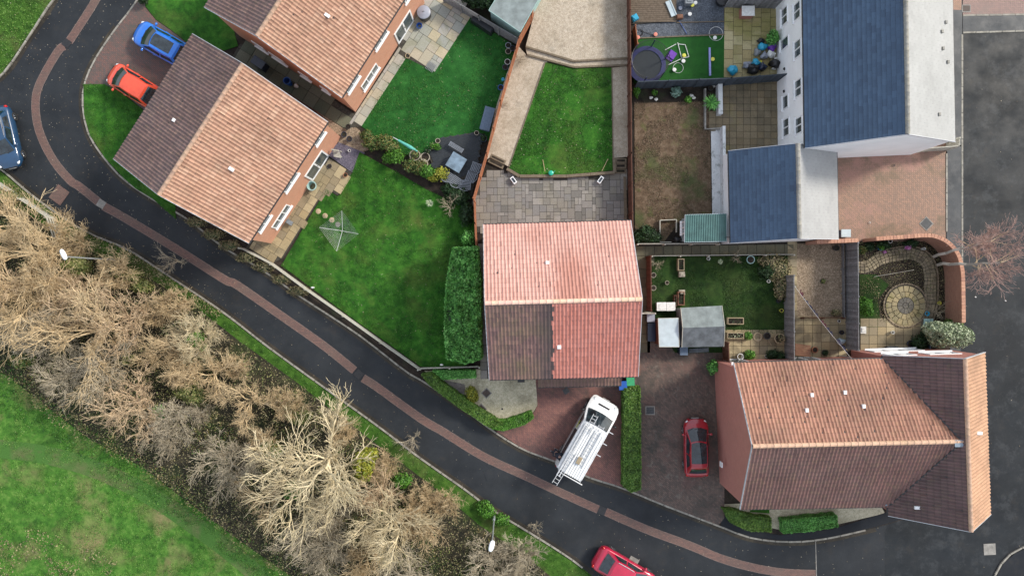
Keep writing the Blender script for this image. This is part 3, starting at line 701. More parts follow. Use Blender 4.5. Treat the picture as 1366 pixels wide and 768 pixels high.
# ---------------------------------------------------------------- slabs laid one by one
sb = MB(); sb.box((0, 0, -0.03), (1, 1, 0.06), 0, 0.012, False)
o_ = sb.build('paving_slab', MAT['slab_grey']); slab_src = o_.data; bpy.data.objects.remove(o_)
slab_me = {}
def slab_mesh(m):
    if m not in slab_me:
        me = slab_src.copy(); me.materials.clear(); me.materials.append(MAT[m]); slab_me[m] = me
    return slab_me[m]
def lay(parent, polyw, org, ang, rects, z, m, gap=0.014, name='paving_slab', tilt=0.006):
    ca, sa = math.cos(ang), math.sin(ang); k = 0
    for (x0, y0, x1, y1) in rects:
        cx, cy = (x0 + x1) / 2, (y0 + y1) / 2
        X = org[0] + cx * ca - cy * sa; Y = org[1] + cx * sa + cy * ca
        if not inside(polyw, X, Y): continue
        inst(name, slab_mesh(m), (X, Y, z + R.uniform(-.004, .004)), (R.uniform(-tilt, tilt), R.uniform(-tilt, tilt), ang + R.uniform(-.006, .006)), (x1 - x0 - gap, y1 - y0 - gap, 1), parent); k += 1
    return k
def grid_rects(W, H, w, h, stag=0.0, cols=True, x0=0, y0=0):
    out = []
    nx = int(W / w) + 1; ny = int(H / h) + 2
    for i in range(nx):
        for j in range(-1, ny):
            oy = (i % 2) * stag * h if cols else 0; ox = (j % 2) * stag * w if not cols else 0
            out.append((x0 + i * w + ox, y0 + j * h + oy, x0 + (i + 1) * w + ox, y0 + (j + 1) * h + oy))
    return out
def random_rects(W, H, c, seed, sizes=((2, 2), (2, 3), (3, 2), (2, 1), (1, 2), (1, 1)), wts=(8, 3, 3, 3, 3, 1)):
    r = random.Random(seed); nx = int(W / c); ny = int(H / c); occ = [[0] * ny for _ in range(nx)]; out = []
    for j in range(ny):
        for i in range(nx):
            if occ[i][j]: continue
            for _ in range(14):
                a, b_ = r.choices(sizes, wts)[0]
                if i + a <= nx and j + b_ <= ny and all(not occ[i + p][j + q] for p in range(a) for q in range(b_)): break
            else: a = b_ = 1
            for p in range(a):
                for q in range(b_): occ[i + p][j + q] = 1
            out.append((i * c, j * c, (i + a) * c, (j + b_) * c))
    return out
def wang(p, q):
    a = P(*p); c = P(*q); return math.atan2(c.y - a.y, c.x - a.x)

# grey random patio (centre)
poly = pix([(650, 226), (678, 230), (694, 237), (755, 238), (819, 233.5), (833, 232.5), (833, 310), (636, 310), (632, 270), (640, 246)])
pt = sheet('patio', poly, 0.06, MAT['mortar'], 'grey random slab patio behind the pink roof')
lay(pt, poly, P2(631, 312), 0.01, random_rects(11.0, 4.7, 0.25, 3), 0.09, 'slab_grey', 0.018)
# sandstone patio of the top left house
poly = pix([(538, 78), (580, 97), (627.5, 24.4), (600, -6), (594, -20), (560, -20), (530, 60)])
pt = sheet('patio', poly, 0.06, MAT['mortar'], 'sandstone patio behind the top left house')
ang = wang((539.6, 76.5), (627.5 - 47, 24.4 - 22 - 0)); ang = wang((580, 97), (627.5, 24.4))
lay(pt, poly, P2(580, 97), ang, [(x0, y0, x1, y1) for x0, y0, x1, y1 in random_rects(9.0, 5.4, 0.36, 8, ((2, 2), (2, 3), (3, 2), (2, 1), (1, 2), (1, 1)), (5, 4, 4, 3, 2, 1))], 0.09, 'slab_sand', 0.02)
poly = pix([(470, 162), (482.6, 169), (541, 77), (530, 66)])
pt = sheet('path', poly, 0.058, MAT['mortar'], 'slab path along the wall of the top left house')
lay(pt, poly, P2(482.6, 169), ang, grid_rects(6.2, 0.8, 0.72, 0.66, 0, True, 0, 0.0), 0.088, 'slab_sand', 0.02)
lay(pt, poly, P2(482.6, 169), ang, [(0.72 * k - 0.3, 0.66, 0.72 * k + 0.42, 0.86) for k in range(9)], 0.088, 'slab_sand', 0.02)
# green alley slabs
poly = pix([(320, 60), (310, 76), (459, 172), (482, 169), (478, 156), (340, 60)])
pt = sheet('path', poly, 0.055, MAT['mortar'], 'dark slab passage between the two left houses')
lay(pt, poly, P2(312, 80), wang((312, 80), (460, 172)), grid_rects(12, 1.9, 0.95, 0.9, 0.0, True), 0.085, 'slab_alley', 0.03)
# yellow L patio of the left house
poly = pix([(326, 333), (365, 351), (377.6, 344), (436, 251), (450.6, 261), (470, 231), (438, 210), (400, 240)])
pt = sheet('patio', poly, 0.06, MAT['mortar'], 'buff slab patio behind the left house')
ang1 = wang((377.6, 344), (436, 251))
og_ = P2(365, 351)
lay(pt, poly, (og_[0] + 1.45 * math.sin(ang1), og_[1] - 1.45 * math.cos(ang1)), ang1, random_rects(10, 4.6, 0.29, 5, ((2, 2), (3, 2), (2, 1), (2, 2)), (6, 2, 1, 4)), 0.09, 'slab_buff', 0.02)
# yellow patio by white house
poly = pix([(965, 8), (1034, 10), (1036, 106), (967, 106)])
pt = sheet('patio', poly, 0.06, MAT['mortar'], 'yellow mossy slab patio by the white house')
lay(pt, poly, P2(965, 104), -0.01, grid_rects(3.9, 5.4, 0.655, 0.66, 0.5, True), 0.09, 'slab_yellow', 0.022)
# grimy patio
poly = pix([(945, 152), (964, 152), (965, 109), (1035, 106), (1038, 196), (1010, 210), (967, 212), (967, 171), (945, 173)])
pt = sheet('patio', poly, 0.06, MAT['mortar'], 'grimy concrete slab patio below the dark fence')
lay(pt, poly, P2(945, 212), -0.005, grid_rects(5.2, 5.6, 0.49, 0.485, 0, True), 0.09, 'slab_dirty', 0.02)
# shared path
poly = pix([(848, 328), (1062, 325), (1062, 339), (868, 341), (867, 470), (850, 470)])
pt = sheet('path', poly, 0.055, MAT['mortar'], 'dark slab path below the green shed')
lay(pt, poly, P2(848, 341.5), 0.012, grid_rects(11.8, 0.7, 0.66, 0.7, 0, True), 0.085, 'slab_dark', 0.025)
lay(pt, poly, P2(850, 470), PI / 2, [(k * .66, -.72, k * .66 + .66, 0) for k in range(10)], 0.085, 'slab_dark', 0.025)
# side path of yard + rear patio slabs
poly = pix([(1050, 322), (1063, 322), (1063, 425), (1050, 425)])
pt = sheet('path', poly, 0.05, MAT['mortar'], 'buff slab path between fence and pea gravel')
lay(pt, poly, P2(1050, 426), 0, grid_rects(0.6, 5.6, 0.68, 0.62, 0, True), 0.085, 'slab_buff', 0.02)
poly = pix([(1060, 422), (1126, 424), (1126, 478), (1060, 478)])
pt = sheet('patio', poly, 0.052, MAT['mortar'], 'buff slab patio below the pea gravel')
lay(pt, poly, P2(1060, 478), 0, grid_rects(3.6, 2.9, 0.62, 0.6, 0, True), 0.088, 'slab_buff', 0.02)
poly = pix([(966, 443), (1046, 443), (1046, 485), (966, 485)])
pt = sheet('patio', poly, 0.062, MAT['mortar'], 'buff slab patio between planters and corner house')
lay(pt, poly, P2(966, 483), 0, grid_rects(4.3, 2.2, 0.615, 0.58, 0, True), 0.092, 'slab_buff', 0.02)
poly = pix([(1147, 428), (1225, 428), (1240, 468), (1147, 470)])
pt = sheet('patio', poly, 0.06, MAT['mortar'], 'buff slab patio below the round paving')
lay(pt, poly, P2(1147, 470), 0, grid_rects(5.0, 2.4, 0.615, 0.61, 0, True), 0.09, 'slab_buff', 0.022)
# blue-grey side path left of the pink-roofed house
poly = pix([(638, 330), (648, 330), (652, 505), (642, 505)])
pt = sheet('path', poly, 0.07, MAT['mortar'], 'narrow side path left of the pink roofed house')
lay(pt, poly, P2(641, 505), PI / 2 + .02, [(k * .6, -.5, k * .6 + .6, 0) for k in range(16)], 0.1, 'slab_grey', 0.02)
# round paving of wedge stones
cc = P(1207, 407.5)
def wedge_ring(parent, c, r0, r1, n, z, m, ph=0.0):
    for k in range(n):
        a0 = 2 * PI * k / n + ph + .018; a1 = 2 * PI * (k + 1) / n + ph - .018
        w = MB(); pts = []
        for j in range(4): t = a0 + (a1 - a0) * j / 3; pts.append((c[0] + r1 * math.cos(t), c[1] + r1 * math.sin(t)))
        for j in range(3 if r0 > .15 else 1): t = a1 + (a0 - a1) * j / 2; pts.append((c[0] + r0 * math.cos(t), c[1] + r0 * math.sin(t)))
        w.prism(pts, 0.05, z + R.uniform(-.005, .005), inset=.01)
        w.build('wedge_stone', MAT[m], parent)
b = MB(); b.prism([(cc.x + 1.6 * math.cos(t * PI / 16), cc.y + 1.6 * math.sin(t * PI / 16)) for t in range(32)], -.1, .075)
rp = b.build('round_patio', MAT['mortar'], kind='structure', label='round patio of wedge stones in rings')
MAT['stone_mossy'] = slabmat('mossy_circle_stone', [(0.25, 0.2, 0.10), (0.31, 0.255, 0.14), (0.22, 0.19, 0.11)], .25, [(0.9, .5, .62, (0.16, 0.15, 0.035), .75)])
MAT['stone_dark'] = slabmat('dark_circle_stone', [(0.085, 0.08, 0.07), (0.13, 0.12, 0.10)], .25)
wedge_ring(rp, cc, 0.0, 0.2, 5, .12, 'stone_dark')
wedge_ring(rp, cc, 0.23, 0.58, 10, .12, 'stone_dark', .1)
wedge_ring(rp, cc, 0.61, 0.98, 16, .12, 'stone_mossy', .05)
wedge_ring(rp, cc, 1.01, 1.4, 20, .12, 'stone_mossy', .12)
b = MB()
for t in range(40):
    a = 2 * PI * t / 40; b.box((cc.x + 1.55 * math.cos(a), cc.y + 1.55 * math.sin(a), .09), (.1, .22, .12), a, .01)
b.build('edging_setts', MAT['sleeper'], rp, kind='stuff')
# crazy paving path
path_c = smooth(pix([(1142, 356), (1156, 356), (1170, 347), (1190, 341), (1215, 338.5), (1232, 346), (1239, 362), (1240, 385), (1239, 405), (1233, 425), (1222, 434)]), 6)
crazy = ribbon('path', path_c, 0.86, 0.06, MAT['mortar'], label='curved crazy paving path round the circle')
b = MB(); pc = resample(path_c, 0.27)
ol = [[offset(pc, -0.43 + .215 * k)[i] for k in range(5)] for i in range(len(pc))]
jt = [[(x + R.uniform(-.05, .05), y + R.uniform(-.05, .05)) for x, y in r] for r in ol]
for i in range(len(jt) - 1):
    for k in range(4):
        q = [jt[i][k], jt[i + 1][k], jt[i + 1][k + 1], jt[i][k + 1]]
        c = (sum(p[0] for p in q) / 4, sum(p[1] for p in q) / 4)
        b.prism([(c[0] + (p[0] - c[0]) * .86, c[1] + (p[1] - c[1]) * .86) for p in q], .055, .095 + R.uniform(-.008, .008), inset=.012)
b.build('crazy_stones', leaf('crazy_paving_stone', [(0.15, 0.125, 0.085), (0.24, 0.2, 0.13), (0.19, 0.155, 0.11)], .8), crazy, kind='stuff')
b = MB(); oe = resample(offset(path_c, 0.52), 0.24)
for a, c in zip(oe[6:], oe[7:]): b.box(((a[0] + c[0]) / 2, (a[1] + c[1]) / 2, .10), (.22, .1, .16), math.atan2(c[1] - a[1], c[0] - a[0]), .01)
b.build('edging_setts', MAT['sleeper'], crazy, kind='stuff')
# stepping stones
for i, (x, y) in enumerate(((425, 282), (434, 288), (443, 293.5), (451, 299.5))):
    c = P(x, y); b = MB(); b.lathe((c.x, c.y, .05), [(0.01, .05), (.17, .05), (.19, .035), (.19, 0)][::-1], 14)
    o = b.build('stepping_stone', MAT['wood_tan'] if i < 3 else MAT['concrete'], org=c, smooth=True)
    tag(o, ['round stepping stone nearest the buff patio', 'second round stepping stone from the buff patio', 'third round stepping stone from the buff patio', 'palest stepping stone under the rotary drier lines'][i], 'stepping stone', 'stepping stones across the lawn')

# ---------------------------------------------------------------- covers and patches in ground
def cover(x, y, w, h, a, m, label, z=0.075, name='manhole_cover', frame=True):
    c = P(x, y)
    r = thing(name, label, 'manhole cover', (c.x, c.y, z))
    b = MB(); b.box((c.x, c.y, z - .02), (w, h, .06), a, .008, False); b.build('lid', MAT[m], r)
    if frame:
        f = MB(); ca, sa = math.cos(a), math.sin(a)
        for dx, dy, ww, hh in ((0, h / 2 + .03, w + .12, .06), (0, -h / 2 - .03, w + .12, .06), (w / 2 + .03, 0, .06, h), (-w / 2 - .03, 0, .06, h)):
            f.box((c.x + dx * ca - dy * sa, c.y + dx * sa + dy * ca, z - .02), (ww, hh, .054), a, .004, False)
        f.build('frame', MAT['concrete'], r)
MAT['cover_brown'] = blockpave('brown_cover_pavers', [(0.09, 0.06, 0.05), (0.06, 0.045, 0.04)], 0.785)
MAT['cover_iron'] = plain('iron_cover', (0.045, 0.05, 0.055), .6, .3, 8)
cover(1248.5 - 13.5, 298.5, .62, .62, .785, 'cover_iron', 'dark diamond cover in the orange driveway')
cover(649, 524, .45, .45, .75, 'cover_brown', 'upper brown diamond cover in the cream gravel', .07)
cover(642, 545, .45, .45, .78, 'cover_brown', 'lower brown diamond cover beside the front hedge', .07)
cover(755, 521, .4, .4, .6, 'cover_iron', 'dark diamond cover in the red driveway', .08, frame=False)
cover(867, 547, .55, .5, 0, 'cover_iron', 'grey framed cover in the dark driveway')
cover(1288.5, 12, .5, .42, 0, 'cover_brown', 'dark square cover in the pink paving', .055)
cover(1320, 732, .85, .8, .05, 'concrete', 'grey square cover in the corner road', .02, frame=False)
cover(79, 260, 1.0, 1.15, .95 - PI / 2, 'bp_strip', 'brown brick patch in the road by the rail fence', .02, name='brick_patch', frame=False)
cover(655, 632, .9, .8, .4, 'road', 'square patch in the tarmac near the van', .008, name='tarmac_patch', frame=False)
cover(846, 746, .7, .3, -.5, 'concrete', 'pale slab drain beside the pink red car', .015, name='drain_cover', frame=False)
cover(670, 545, .12, .12, 0, 'black_plastic', 'small black drain lid in the cream gravel', .07, frame=False)
b = MB(); a_ = P(1088, 722); c_ = P(1090, 800); b.bar((a_.x, a_.y, .003), (c_.x, c_.y, .003), .05, .01); o = b.build('road_seam', MAT['concrete'], kind='structure', label='pale seam across the tarmac')

# ---------------------------------------------------------------- roofs and houses
def roof_tiles(name, e0, e1, r0, r1, m, parent, pitch=0.225, course=0.34, amp=0.046, step=0.03, seed=1):
    e0, e1, r0, r1 = map(np.array, (e0, e1, r0, r1))
    W = np.linalg.norm(e1 - e0); L = np.linalg.norm(r0 - e0)
    nx = max(2, round(W / pitch)); ny = max(2, round(L / course))
    n = np.cross(e1 - e0, r0 - e0); n = n / np.linalg.norm(n)
    if n[2] < 0: n = -n
    us = np.array([0, .14, .28, .5, .72, .86]); hs = np.array([1, .82, .25, 0, .18, .8])
    a = np.concatenate([(i + us) / nx for i in range(nx)] + [[1.0]]); h = np.concatenate([hs] * nx + [[1.0]]) * amp
    rng = np.random.default_rng(seed)
    rows = []; vv = []; 
    for j in range(ny):
        jit = np.repeat(rng.normal(0, .008, nx), 6); jit = np.append(jit, 0)
        for fr in (0.0, 1.0):
            v = (j + fr) / ny; 
            base = (e0[None] * (1 - a[:, None]) + e1[None] * a[:, None]) * (1 - v) + (r0[None] * (1 - a[:, None]) + r1[None] * a[:, None]) * v
            rows.append(base + n[None] * (h + jit + step * (1 - fr))[:, None]); vv.append((j, fr))
    V = np.concatenate(rows); m_ = len(a); F = []; UV = []
    for k in range(len(rows) - 1):
        for i in range(m_ - 1):
            F.append((k * m_ + i, k * m_ + i + 1, (k + 1) * m_ + i + 1, (k + 1) * m_ + i))
            ti = i // 6; x0 = ti + (i % 6) / 6 * .98; x1 = x0 + .16
            if k % 2 == 0: y0, y1 = k // 2 + .0, k // 2 + .98
            else: y0, y1 = k // 2 + .985, k // 2 + .999
            UV += [x0, y0, x1, y0, x1, y1, x0, y1]
    me = bpy.data.meshes.new(name)
    r = parent
    while r.parent: r = r.parent
    o3 = np.array(r.location)
    me.from_pydata((V - o3).tolist(), [], F)
    l = me.uv_layers.new(name='UVMap'); l.data.foreach_set('uv', UV)
    me.polygons.foreach_set('use_smooth', [True] * len(F)); 
    try: me.set_sharp_from_angle(angle=math.radians(45))
    except Exception: pass
    me.materials.append(m)
    ob = bpy.data.objects.new(name, me); COL.objects.link(ob); ob.parent = parent; ob['kind'] = 'stuff'
    return ob

def roof_slates(name, e0, e1, r0, r1, m, parent, w=0.42, course=0.27, seed=2, flip=1):
    e0, e1, r0, r1 = map(Vector, (e0, e1, r0, r1))
    W = (e1 - e0).length; L = (r0 - e0).length; nx = round(W / w); ny = round(L / course)
    n = (e1 - e0).cross(r0 - e0).normalized()
    if n.z < 0: n = -n
    rng = random.Random(seed); b = MB()
    def pt(a, v, h): return (e0.lerp(e1, a)).lerp(r0.lerp(r1, a), v) + n * h
    for j in range(ny):
        o = 0.5 if j % 2 else 0.0
        for i in range(-1, nx):
            a0 = max(0, (i + o) / nx); a1 = min(1, (i + 1 + o) / nx)
            if a1 - a0 < .1 / nx: continue
            g = .0022 / W; v0 = j / ny; v1 = (j + 1) / ny; dz = rng.uniform(-.003, .004); dv = rng.uniform(-.008, .008) / L
            q = [pt(a0 + g, v0 + dv, .032 + dz), pt(a1 - g, v0 + dv, .032 + dz), pt(a1 - g, v1, .004), pt(a0 + g, v1, .004)]
            if flip < 0: q = q[::-1]
            b.face(q)
            lo = [pt(a0 + g, v0 + dv, 0), pt(a1 - g, v0 + dv, 0)]
            b.face([lo[0], lo[1], q[1] if flip > 0 else q[2], q[0] if flip > 0 else q[3]])
    return b.build(name, m, parent, kind='stuff')

def slab3(mb, pts, thick):
    """a planar polygon given thickness along its own normal"""
    pts = [Vector(p) for p in pts]
    n = (pts[1] - pts[0]).cross(pts[2] - pts[1]).normalized() * thick
    bk = [p - n for p in pts]
    d = 0; u = (pts[1] - pts[0]).normalized()
    def uvf(p): return ((p - pts[0]).dot(u), p.z)
    mb.face(pts, [uvf(p) for p in pts]); mb.face(bk[::-1], [uvf(p) for p in bk[::-1]])
    for i in range(len(pts)):
        j = (i + 1) % len(pts); mb.face([pts[i], bk[i], bk[j], pts[j]])

def ridge_tiles(parent, r0, r1, m, rad=0.15, step=0.42, name='ridge_tile', drop=0.03):
    r0 = Vector(r0); r1 = Vector(r1); L = (r1 - r0).length; n = max(1, round(L / step)); d = (r1 - r0).normalized()
    k = (name, m)
    b = MB(); rows = []
    for x, rr in ((-0.5, 1.0), (-0.42, 1.0), (-0.40, .92), (0.5, .9)):
        rows.append([(x * L / n, math.cos(PI * (t / 8)) * rad * rr, math.sin(PI * t / 8) * rad * rr) for t in range(9)])
    b.grid(rows[::-1]); o = b.build(name, MAT[m], smooth='all'); me = o.data; bpy.data.objects.remove(o)
    eul = d.to_track_quat('X', 'Z').to_euler()
    for i in range(n):
        c = r0 + d * (L * (i + .5) / n)
        inst(name, me, (c.x, c.y, c.z - drop), (eul.x + R.uniform(-.02, .02), eul.y, eul.z), (1, 1, 1), parent)

def opening(parent, w0, w1, ta, tb, z0, z1, kind='window', panes=2, out=None, fw=0.07, label=None):
    """w0,w1: wall face end points (2D), out: outward unit normal; frame, panes and sill stand on the wall face"""
    w0 = Vector((w0[0], w0[1], 0)); w1 = Vector((w1[0], w1[1], 0)); o = Vector((out[0], out[1], 0))
    a = w0.lerp(w1, ta); c = w0.lerp(w1, tb); L = (c - a).length; u = (c - a) / L
    def p(x, z, d=0.0): return a + u * x + Vector((0, 0, z)) + o * d
    f = MB()
    ps = [(0, fw, z0, z1), (L - fw, L, z0, z1), (fw, L - fw, z1 - fw, z1), (fw, L - fw, z0, z0 + fw)]
    pw = (L - fw) / panes
    for k in range(1, panes): ps.append((k * pw, k * pw + fw, z0 + fw, z1 - fw))
    for x0, x1, y0, y1 in ps:
        q = [p(x0, y0, .06), p(x1, y0, .06), p(x1, y1, .06), p(x0, y1, .06)]
        if (q[1] - q[0]).cross(q[2] - q[1]).dot(o) < 0: q = q[::-1]
        slab3(f, q, .08)
    ob = f.build(kind, MAT['upvc'], parent)
    for k in range(panes):
        g = MB(); q = [p(k * pw + fw, z0 + fw, .02), p(k * pw + pw, z0 + fw, .02), p(k * pw + pw, z1 - fw, .02), p(k * pw + fw, z1 - fw, .02)]
        if (q[1] - q[0]).cross(q[2] - q[1]).dot(o) < 0: q = q[::-1]
        slab3(g, q, .03); g.build('pane', MAT['glass'], ob)
    if kind == 'window':
        s = MB(); q0 = p(-.08, z0 - .03, .07); q1 = p(L + .08, z0 - .03, .07); s.bar(q0, q1, .16, .06); s.build('sill', MAT['upvc'], ob)
    else:
        s = MB(); q0 = p(L * .5, z0 + 1.0, .09); s.bar(q0, q0 + Vector((0, 0, .16)), .03, .03); s.build('handle', MAT['black_plastic'], ob)
    return ob

def house(name, label, A0, A1, B0, B1, ze, zr, wallm, tA, tB, ridgem, oh=0.32, vg=0.12, slate=False, seedn=1, skip=(), ridge_rad=.15, edge_trim='grey_trim', cat='house', pitch=.225, course=.34, mkw=True):
    A0, A1, B0, B1 = (P(x, y, ze) for x, y in (A0, A1, B0, B1))
    R0 = (A0 + B0) / 2; R1 = (A1 + B1) / 2; R0.z = R1.z = zr
    cen = (A0 + A1 + B0 + B1) / 4
    h = thing(name, label, cat, (cen.x, cen.y, 0))
    half = ((A0 - B0).length) / 2; slope = (zr - ze) / half
    dv = ((B0 - A0).normalized() + (B1 - A1).normalized()).normalized(); du = (A1 - A0).normalized()
    a0 = A0 + dv * oh + du * vg; a1 = A1 + dv * oh - du * vg; b0 = B0 - dv * oh + du * vg; b1 = B1 - dv * oh - du * vg
    zt = ze + slope * oh - .14
    gz0 = zr - .16
    walls = {}
    def wl_(pts, key):
        if key in skip: return
        b = MB(); q = [Vector(p) for p in pts]
        n = (q[1] - q[0]).cross(q[2] - q[1]); cc_ = sum(q, Vector()) / len(q)
        if n.dot(cc_ - Vector((cen.x, cen.y, cc_.z))) < 0: q = q[::-1]
        slab3(b, q, .2); b.build('wall', MAT[wallm], h)
    wl_([(a0.x, a0.y, 0), (a1.x, a1.y, 0), (a1.x, a1.y, zt), (a0.x, a0.y, zt)], 'A')
    wl_([(b0.x, b0.y, 0), (b1.x, b1.y, 0), (b1.x, b1.y, zt), (b0.x, b0.y, zt)], 'B')
    for x, y, k in ((a0, b0, '0'), (a1, b1, '1')):
        mid = (x + y) / 2
        i = (y - x).normalized() * .012
        wl_([(x.x + i.x, x.y + i.y, 0), (y.x - i.x, y.y - i.y, 0), (y.x - i.x, y.y - i.y, zt), (mid.x, mid.y, gz0), (x.x + i.x, x.y + i.y, zt)], k)
    # deck under the tiles
    for (p, q, s, t_) in ((A0, A1, R0, R1), (B1, B0, R1, R0)):
        b = MB(); pts = [p, q, t_, s]
        n = (pts[1] - pts[0]).cross(pts[2] - pts[1])
        if n.z < 0: pts = pts[::-1]
        pts = [v + Vector((0, 0, -.012)) for v in pts]
        slab3(b, pts, .09); b.build('roof_deck', MAT['black_plastic'], h)
    f = roof_slates if slate else roof_tiles
    if slate:
        sA = f('slates', A0, A1, R0, R1, MAT[tA], h, seed=seedn, flip=1); sB = f('slates', B1, B0, R1, R0, MAT[tB], h, seed=seedn + 1, flip=1)
    else:
        sA = f('roof_tiles', A0, A1, R0, R1, MAT[tA], h, seed=seedn, pitch=pitch, course=course); sB = f('roof_tiles', B1, B0, R1, R0, MAT[tB], h, seed=seedn + 1, pitch=pitch, course=course)
    ridge_tiles(h, R0 + Vector((0, 0, .03)), R1 + Vector((0, 0, .03)), ridgem, ridge_rad)
    for p, q in ((A0, A1), (B0, B1)):
        g = MB(); o = (p - q).cross(Vector((0, 0, 1))).normalized(); o = o if o.dot(p - cen) > 0 else -o
        g.tube(p + o * .03 - Vector((0, 0, .05)), q + o * .03 - Vector((0, 0, .05)), .055, .055, 8); g.build('gutter', MAT['gutter'], h, smooth=True)
        g = MB(); g.bar(p - o * .06 - Vector((0, 0, .13)), q - o * .06 - Vector((0, 0, .13)), .03, .18); g.build('fascia', MAT[edge_trim], h)
    for p, q in ((A0, R0), (B0, R0), (A1, R1), (B1, R1)):
        k = du if p in (A1, B1) else -du
        g = MB(); g.bar(p + k * .02 + Vector((0, 0, -.02)), q + k * .02 + Vector((0, 0, -.03)), .035, .14); g.build('bargeboard', MAT[edge_trim], h)
    return dict(root=h, A=(a0, a1), B=(b0, b1), R=(R0, R1), dv=dv, du=du, E=(A0, A1, B0, B1), zt=zt)
def roof_vent(h, side, a, v, s=(.34, .2), m='upvc', lift=.09):
    A0, A1, B0, B1 = h['E']; R0, R1 = h['R']
    e = A0.lerp(A1, a) if side == 'A' else B0.lerp(B1, a); p = e.lerp(R0.lerp(R1, a), v)
    b = MB(); ang = math.atan2(h['du'].y, h['du'].x)
    b.box((p.x, p.y, p.z + lift), (s[1], s[0], .14), ang, .02); b.build('roof_vent', MAT[m], h['root'])

H1 = house('house', 'left brick house with plum and terracotta roof slopes, beside the orange car', (257, 46), (152, 212), (437, 163), (332, 324), 5.1, 8.1, 'wall_peach', 'tile_h1_shade', 'tile_h1_sun', 'ridge', seedn=11)
roof_vent(H1, 'A', .55, .55, (.2, .2)); roof_vent(H1, 'B', .62, .55)
n1 = (H1['dv'].x, H1['dv'].y)
w = H1['B']
opening(H1['root'], w[0], w[1], .17, .41, .1, 2.1, 'patio_door', 2, n1, .12)
opening(H1['root'], w[0], w[1], .66, .87, 1.05, 2.1, 'window', 3, n1)
for ta, tb in ((.05, .17), (.41, .58), (.78, .93)): opening(H1['root'], w[0], w[1], ta, tb, 3.5, 4.85, 'window', 2, n1)
H2 = house('house', 'upper left brick house with reddish roof, behind the round black barbecue', (378, -155), (273, 10), (561, -35), (456, 130), 5.1, 8.1, 'wall_peach', 'tile_h1_shade', 'tile_h1_sun', 'ridge', seedn=21)
roof_vent(H2, 'B', .62, .55)
w = H2['B']; n2 = (H2['dv'].x, H2['dv'].y)
opening(H2['root'], w[0], w[1], .16, .38, .1, 2.1, 'patio_door', 2, n2, .12)
opening(H2['root'], w[0], w[1], .63, .84, 1.05, 2.1, 'window', 3, n2)
for ta, tb in ((.05, .18), (.42, .58), (.80, .95)): opening(H2['root'], w[0], w[1], ta, tb, 3.5, 4.85, 'window', 2, n2)
g1 = H2['A'][1], H2['B'][1]; ng = (H2['du'].x, H2['du'].y)
for ta, tb, z0, z1 in ((.2, .3, 1.3, 2.3), (.34, .46, 1.3, 2.3), (.58, .66, 1.3, 2.2), (.76, .82, 1.3, 2.2)): opening(H2['root'], g1[0], g1[1], ta, tb, z0, z1, 'window', 1, ng)

H3 = house('house', 'middle detached house with pale pink rear roof and half washed red front roof', (645, 300), (841, 294.5), (653, 506), (851, 501.5), 5.1, 7.95, 'wall_red', 'tile_pink', 'tile_washed', 'ridge_pink', seedn=31)
roof_vent(H3, 'A', .415, .52, (.2, .22)); roof_vent(H3, 'B', .47, .42, (.24, .24))
# pent roof over door and garage
q0 = P(718, 516, 2.45); q1 = P(829, 513.5, 2.45); s0 = P(718, 494, 3.0); s1 = P(829, 492, 3.0)
roof_tiles('porch_tiles', q1, q0, s1, s0, MAT['tile_dirty'], H3['root'], seed=9)
b = MB(); slab3(b, [q0 + Vector((0, 0, -.02)), q1 + Vector((0, 0, -.02)), s1 + Vector((0, 0, -.02)), s0 + Vector((0, 0, -.02))], .1); b.build('porch_roof', MAT['gutter'], H3['root'])
b = MB(); b.tube(q0 - Vector((0, .03, .05)), q1 - Vector((0, .03, .05)), .055, .055, 8); b.build('gutter', MAT['gutter'], H3['root'])
b = MB(); x = P(851.5, 460, 4.5); y = P(853, 500, 4.5); b.tube((x.x, x.y, 4.6), (y.x, y.y, 4.5), .05, .05, 6); b.tube((y.x, y.y, 4.5), (y.x, y.y, .1), .04, .04, 6); b.build('downpipe', MAT['wood_red'], H3['root'])
w = H3['B']; n3 = (H3['dv'].x, H3['dv'].y)
opening(H3['root'], w[0], w[1], .08, .24, 1.0, 2.1, 'window', 2, n3); opening(H3['root'], w[0], w[1], .62, .86, .1, 2.1, 'garage_door', 1, n3)

for ta, tb in ((.08, .26), (.42, .56), (.70, .90)): opening(H3['root'], w[0], w[1], ta, tb, 3.5, 4.7, 'window', 2, n3)
HW = house('house', 'white rendered house with blue slate roof at the top right', (1068, -200), (1074, 197.6), (1266.5, -208), (1273.6, 189), 5.1, 8.4, 'render', 'slate', 'slate_lit', 'ridge_slate', oh=.1, vg=.08, slate=True, seedn=41)
for a, v in ((.61, .17), (.645, .26), (.70, .245), (.74, .14), (.92, .35)): roof_vent(HW, 'B', a, v, (.14, .2), 'ridge_slate', .1)
w = HW['A']; nw = (-HW['dv'].x, -HW['dv'].y)
def tw(y): return (y + 200) / 397.6
def ywall(y, z): return 384 + (y - 384) * (52 - 5.1) / (52 - z) * 1.0
for y0, y1, z0, z1, k in ((13, 36, 1.2, 2.3, 2), (53, 68, 1.0, 2.4, 1), (130, 148, 1.2, 2.2, 1), (161, 185, 1.2, 2.3, 2)):
    opening(HW['root'], w[0], w[1], tw(384 + (y0 - 384) * 1.08), tw(384 + (y1 - 384) * 1.08), z0, z1, 'window', k, nw)
for y0, y1 in ((-6, 18), (46, 70), (100, 124), (152, 175)):
    opening(HW['root'], w[0], w[1], tw(y0), tw(y1), 3.4, 4.5, 'window', 2, nw)
b = MB()
for y, z in ((92, 1.6), (122, 1.5), (36, .9)):
    p = P(683 + (1048 - 683), y, z); b.blob((HW['A'][1].x - .12, p.y, z), (.09, .11, .09), R, .1, 8, 5)
b.build('wall_vents', MAT['black_plastic'], HW['root'], kind='stuff')

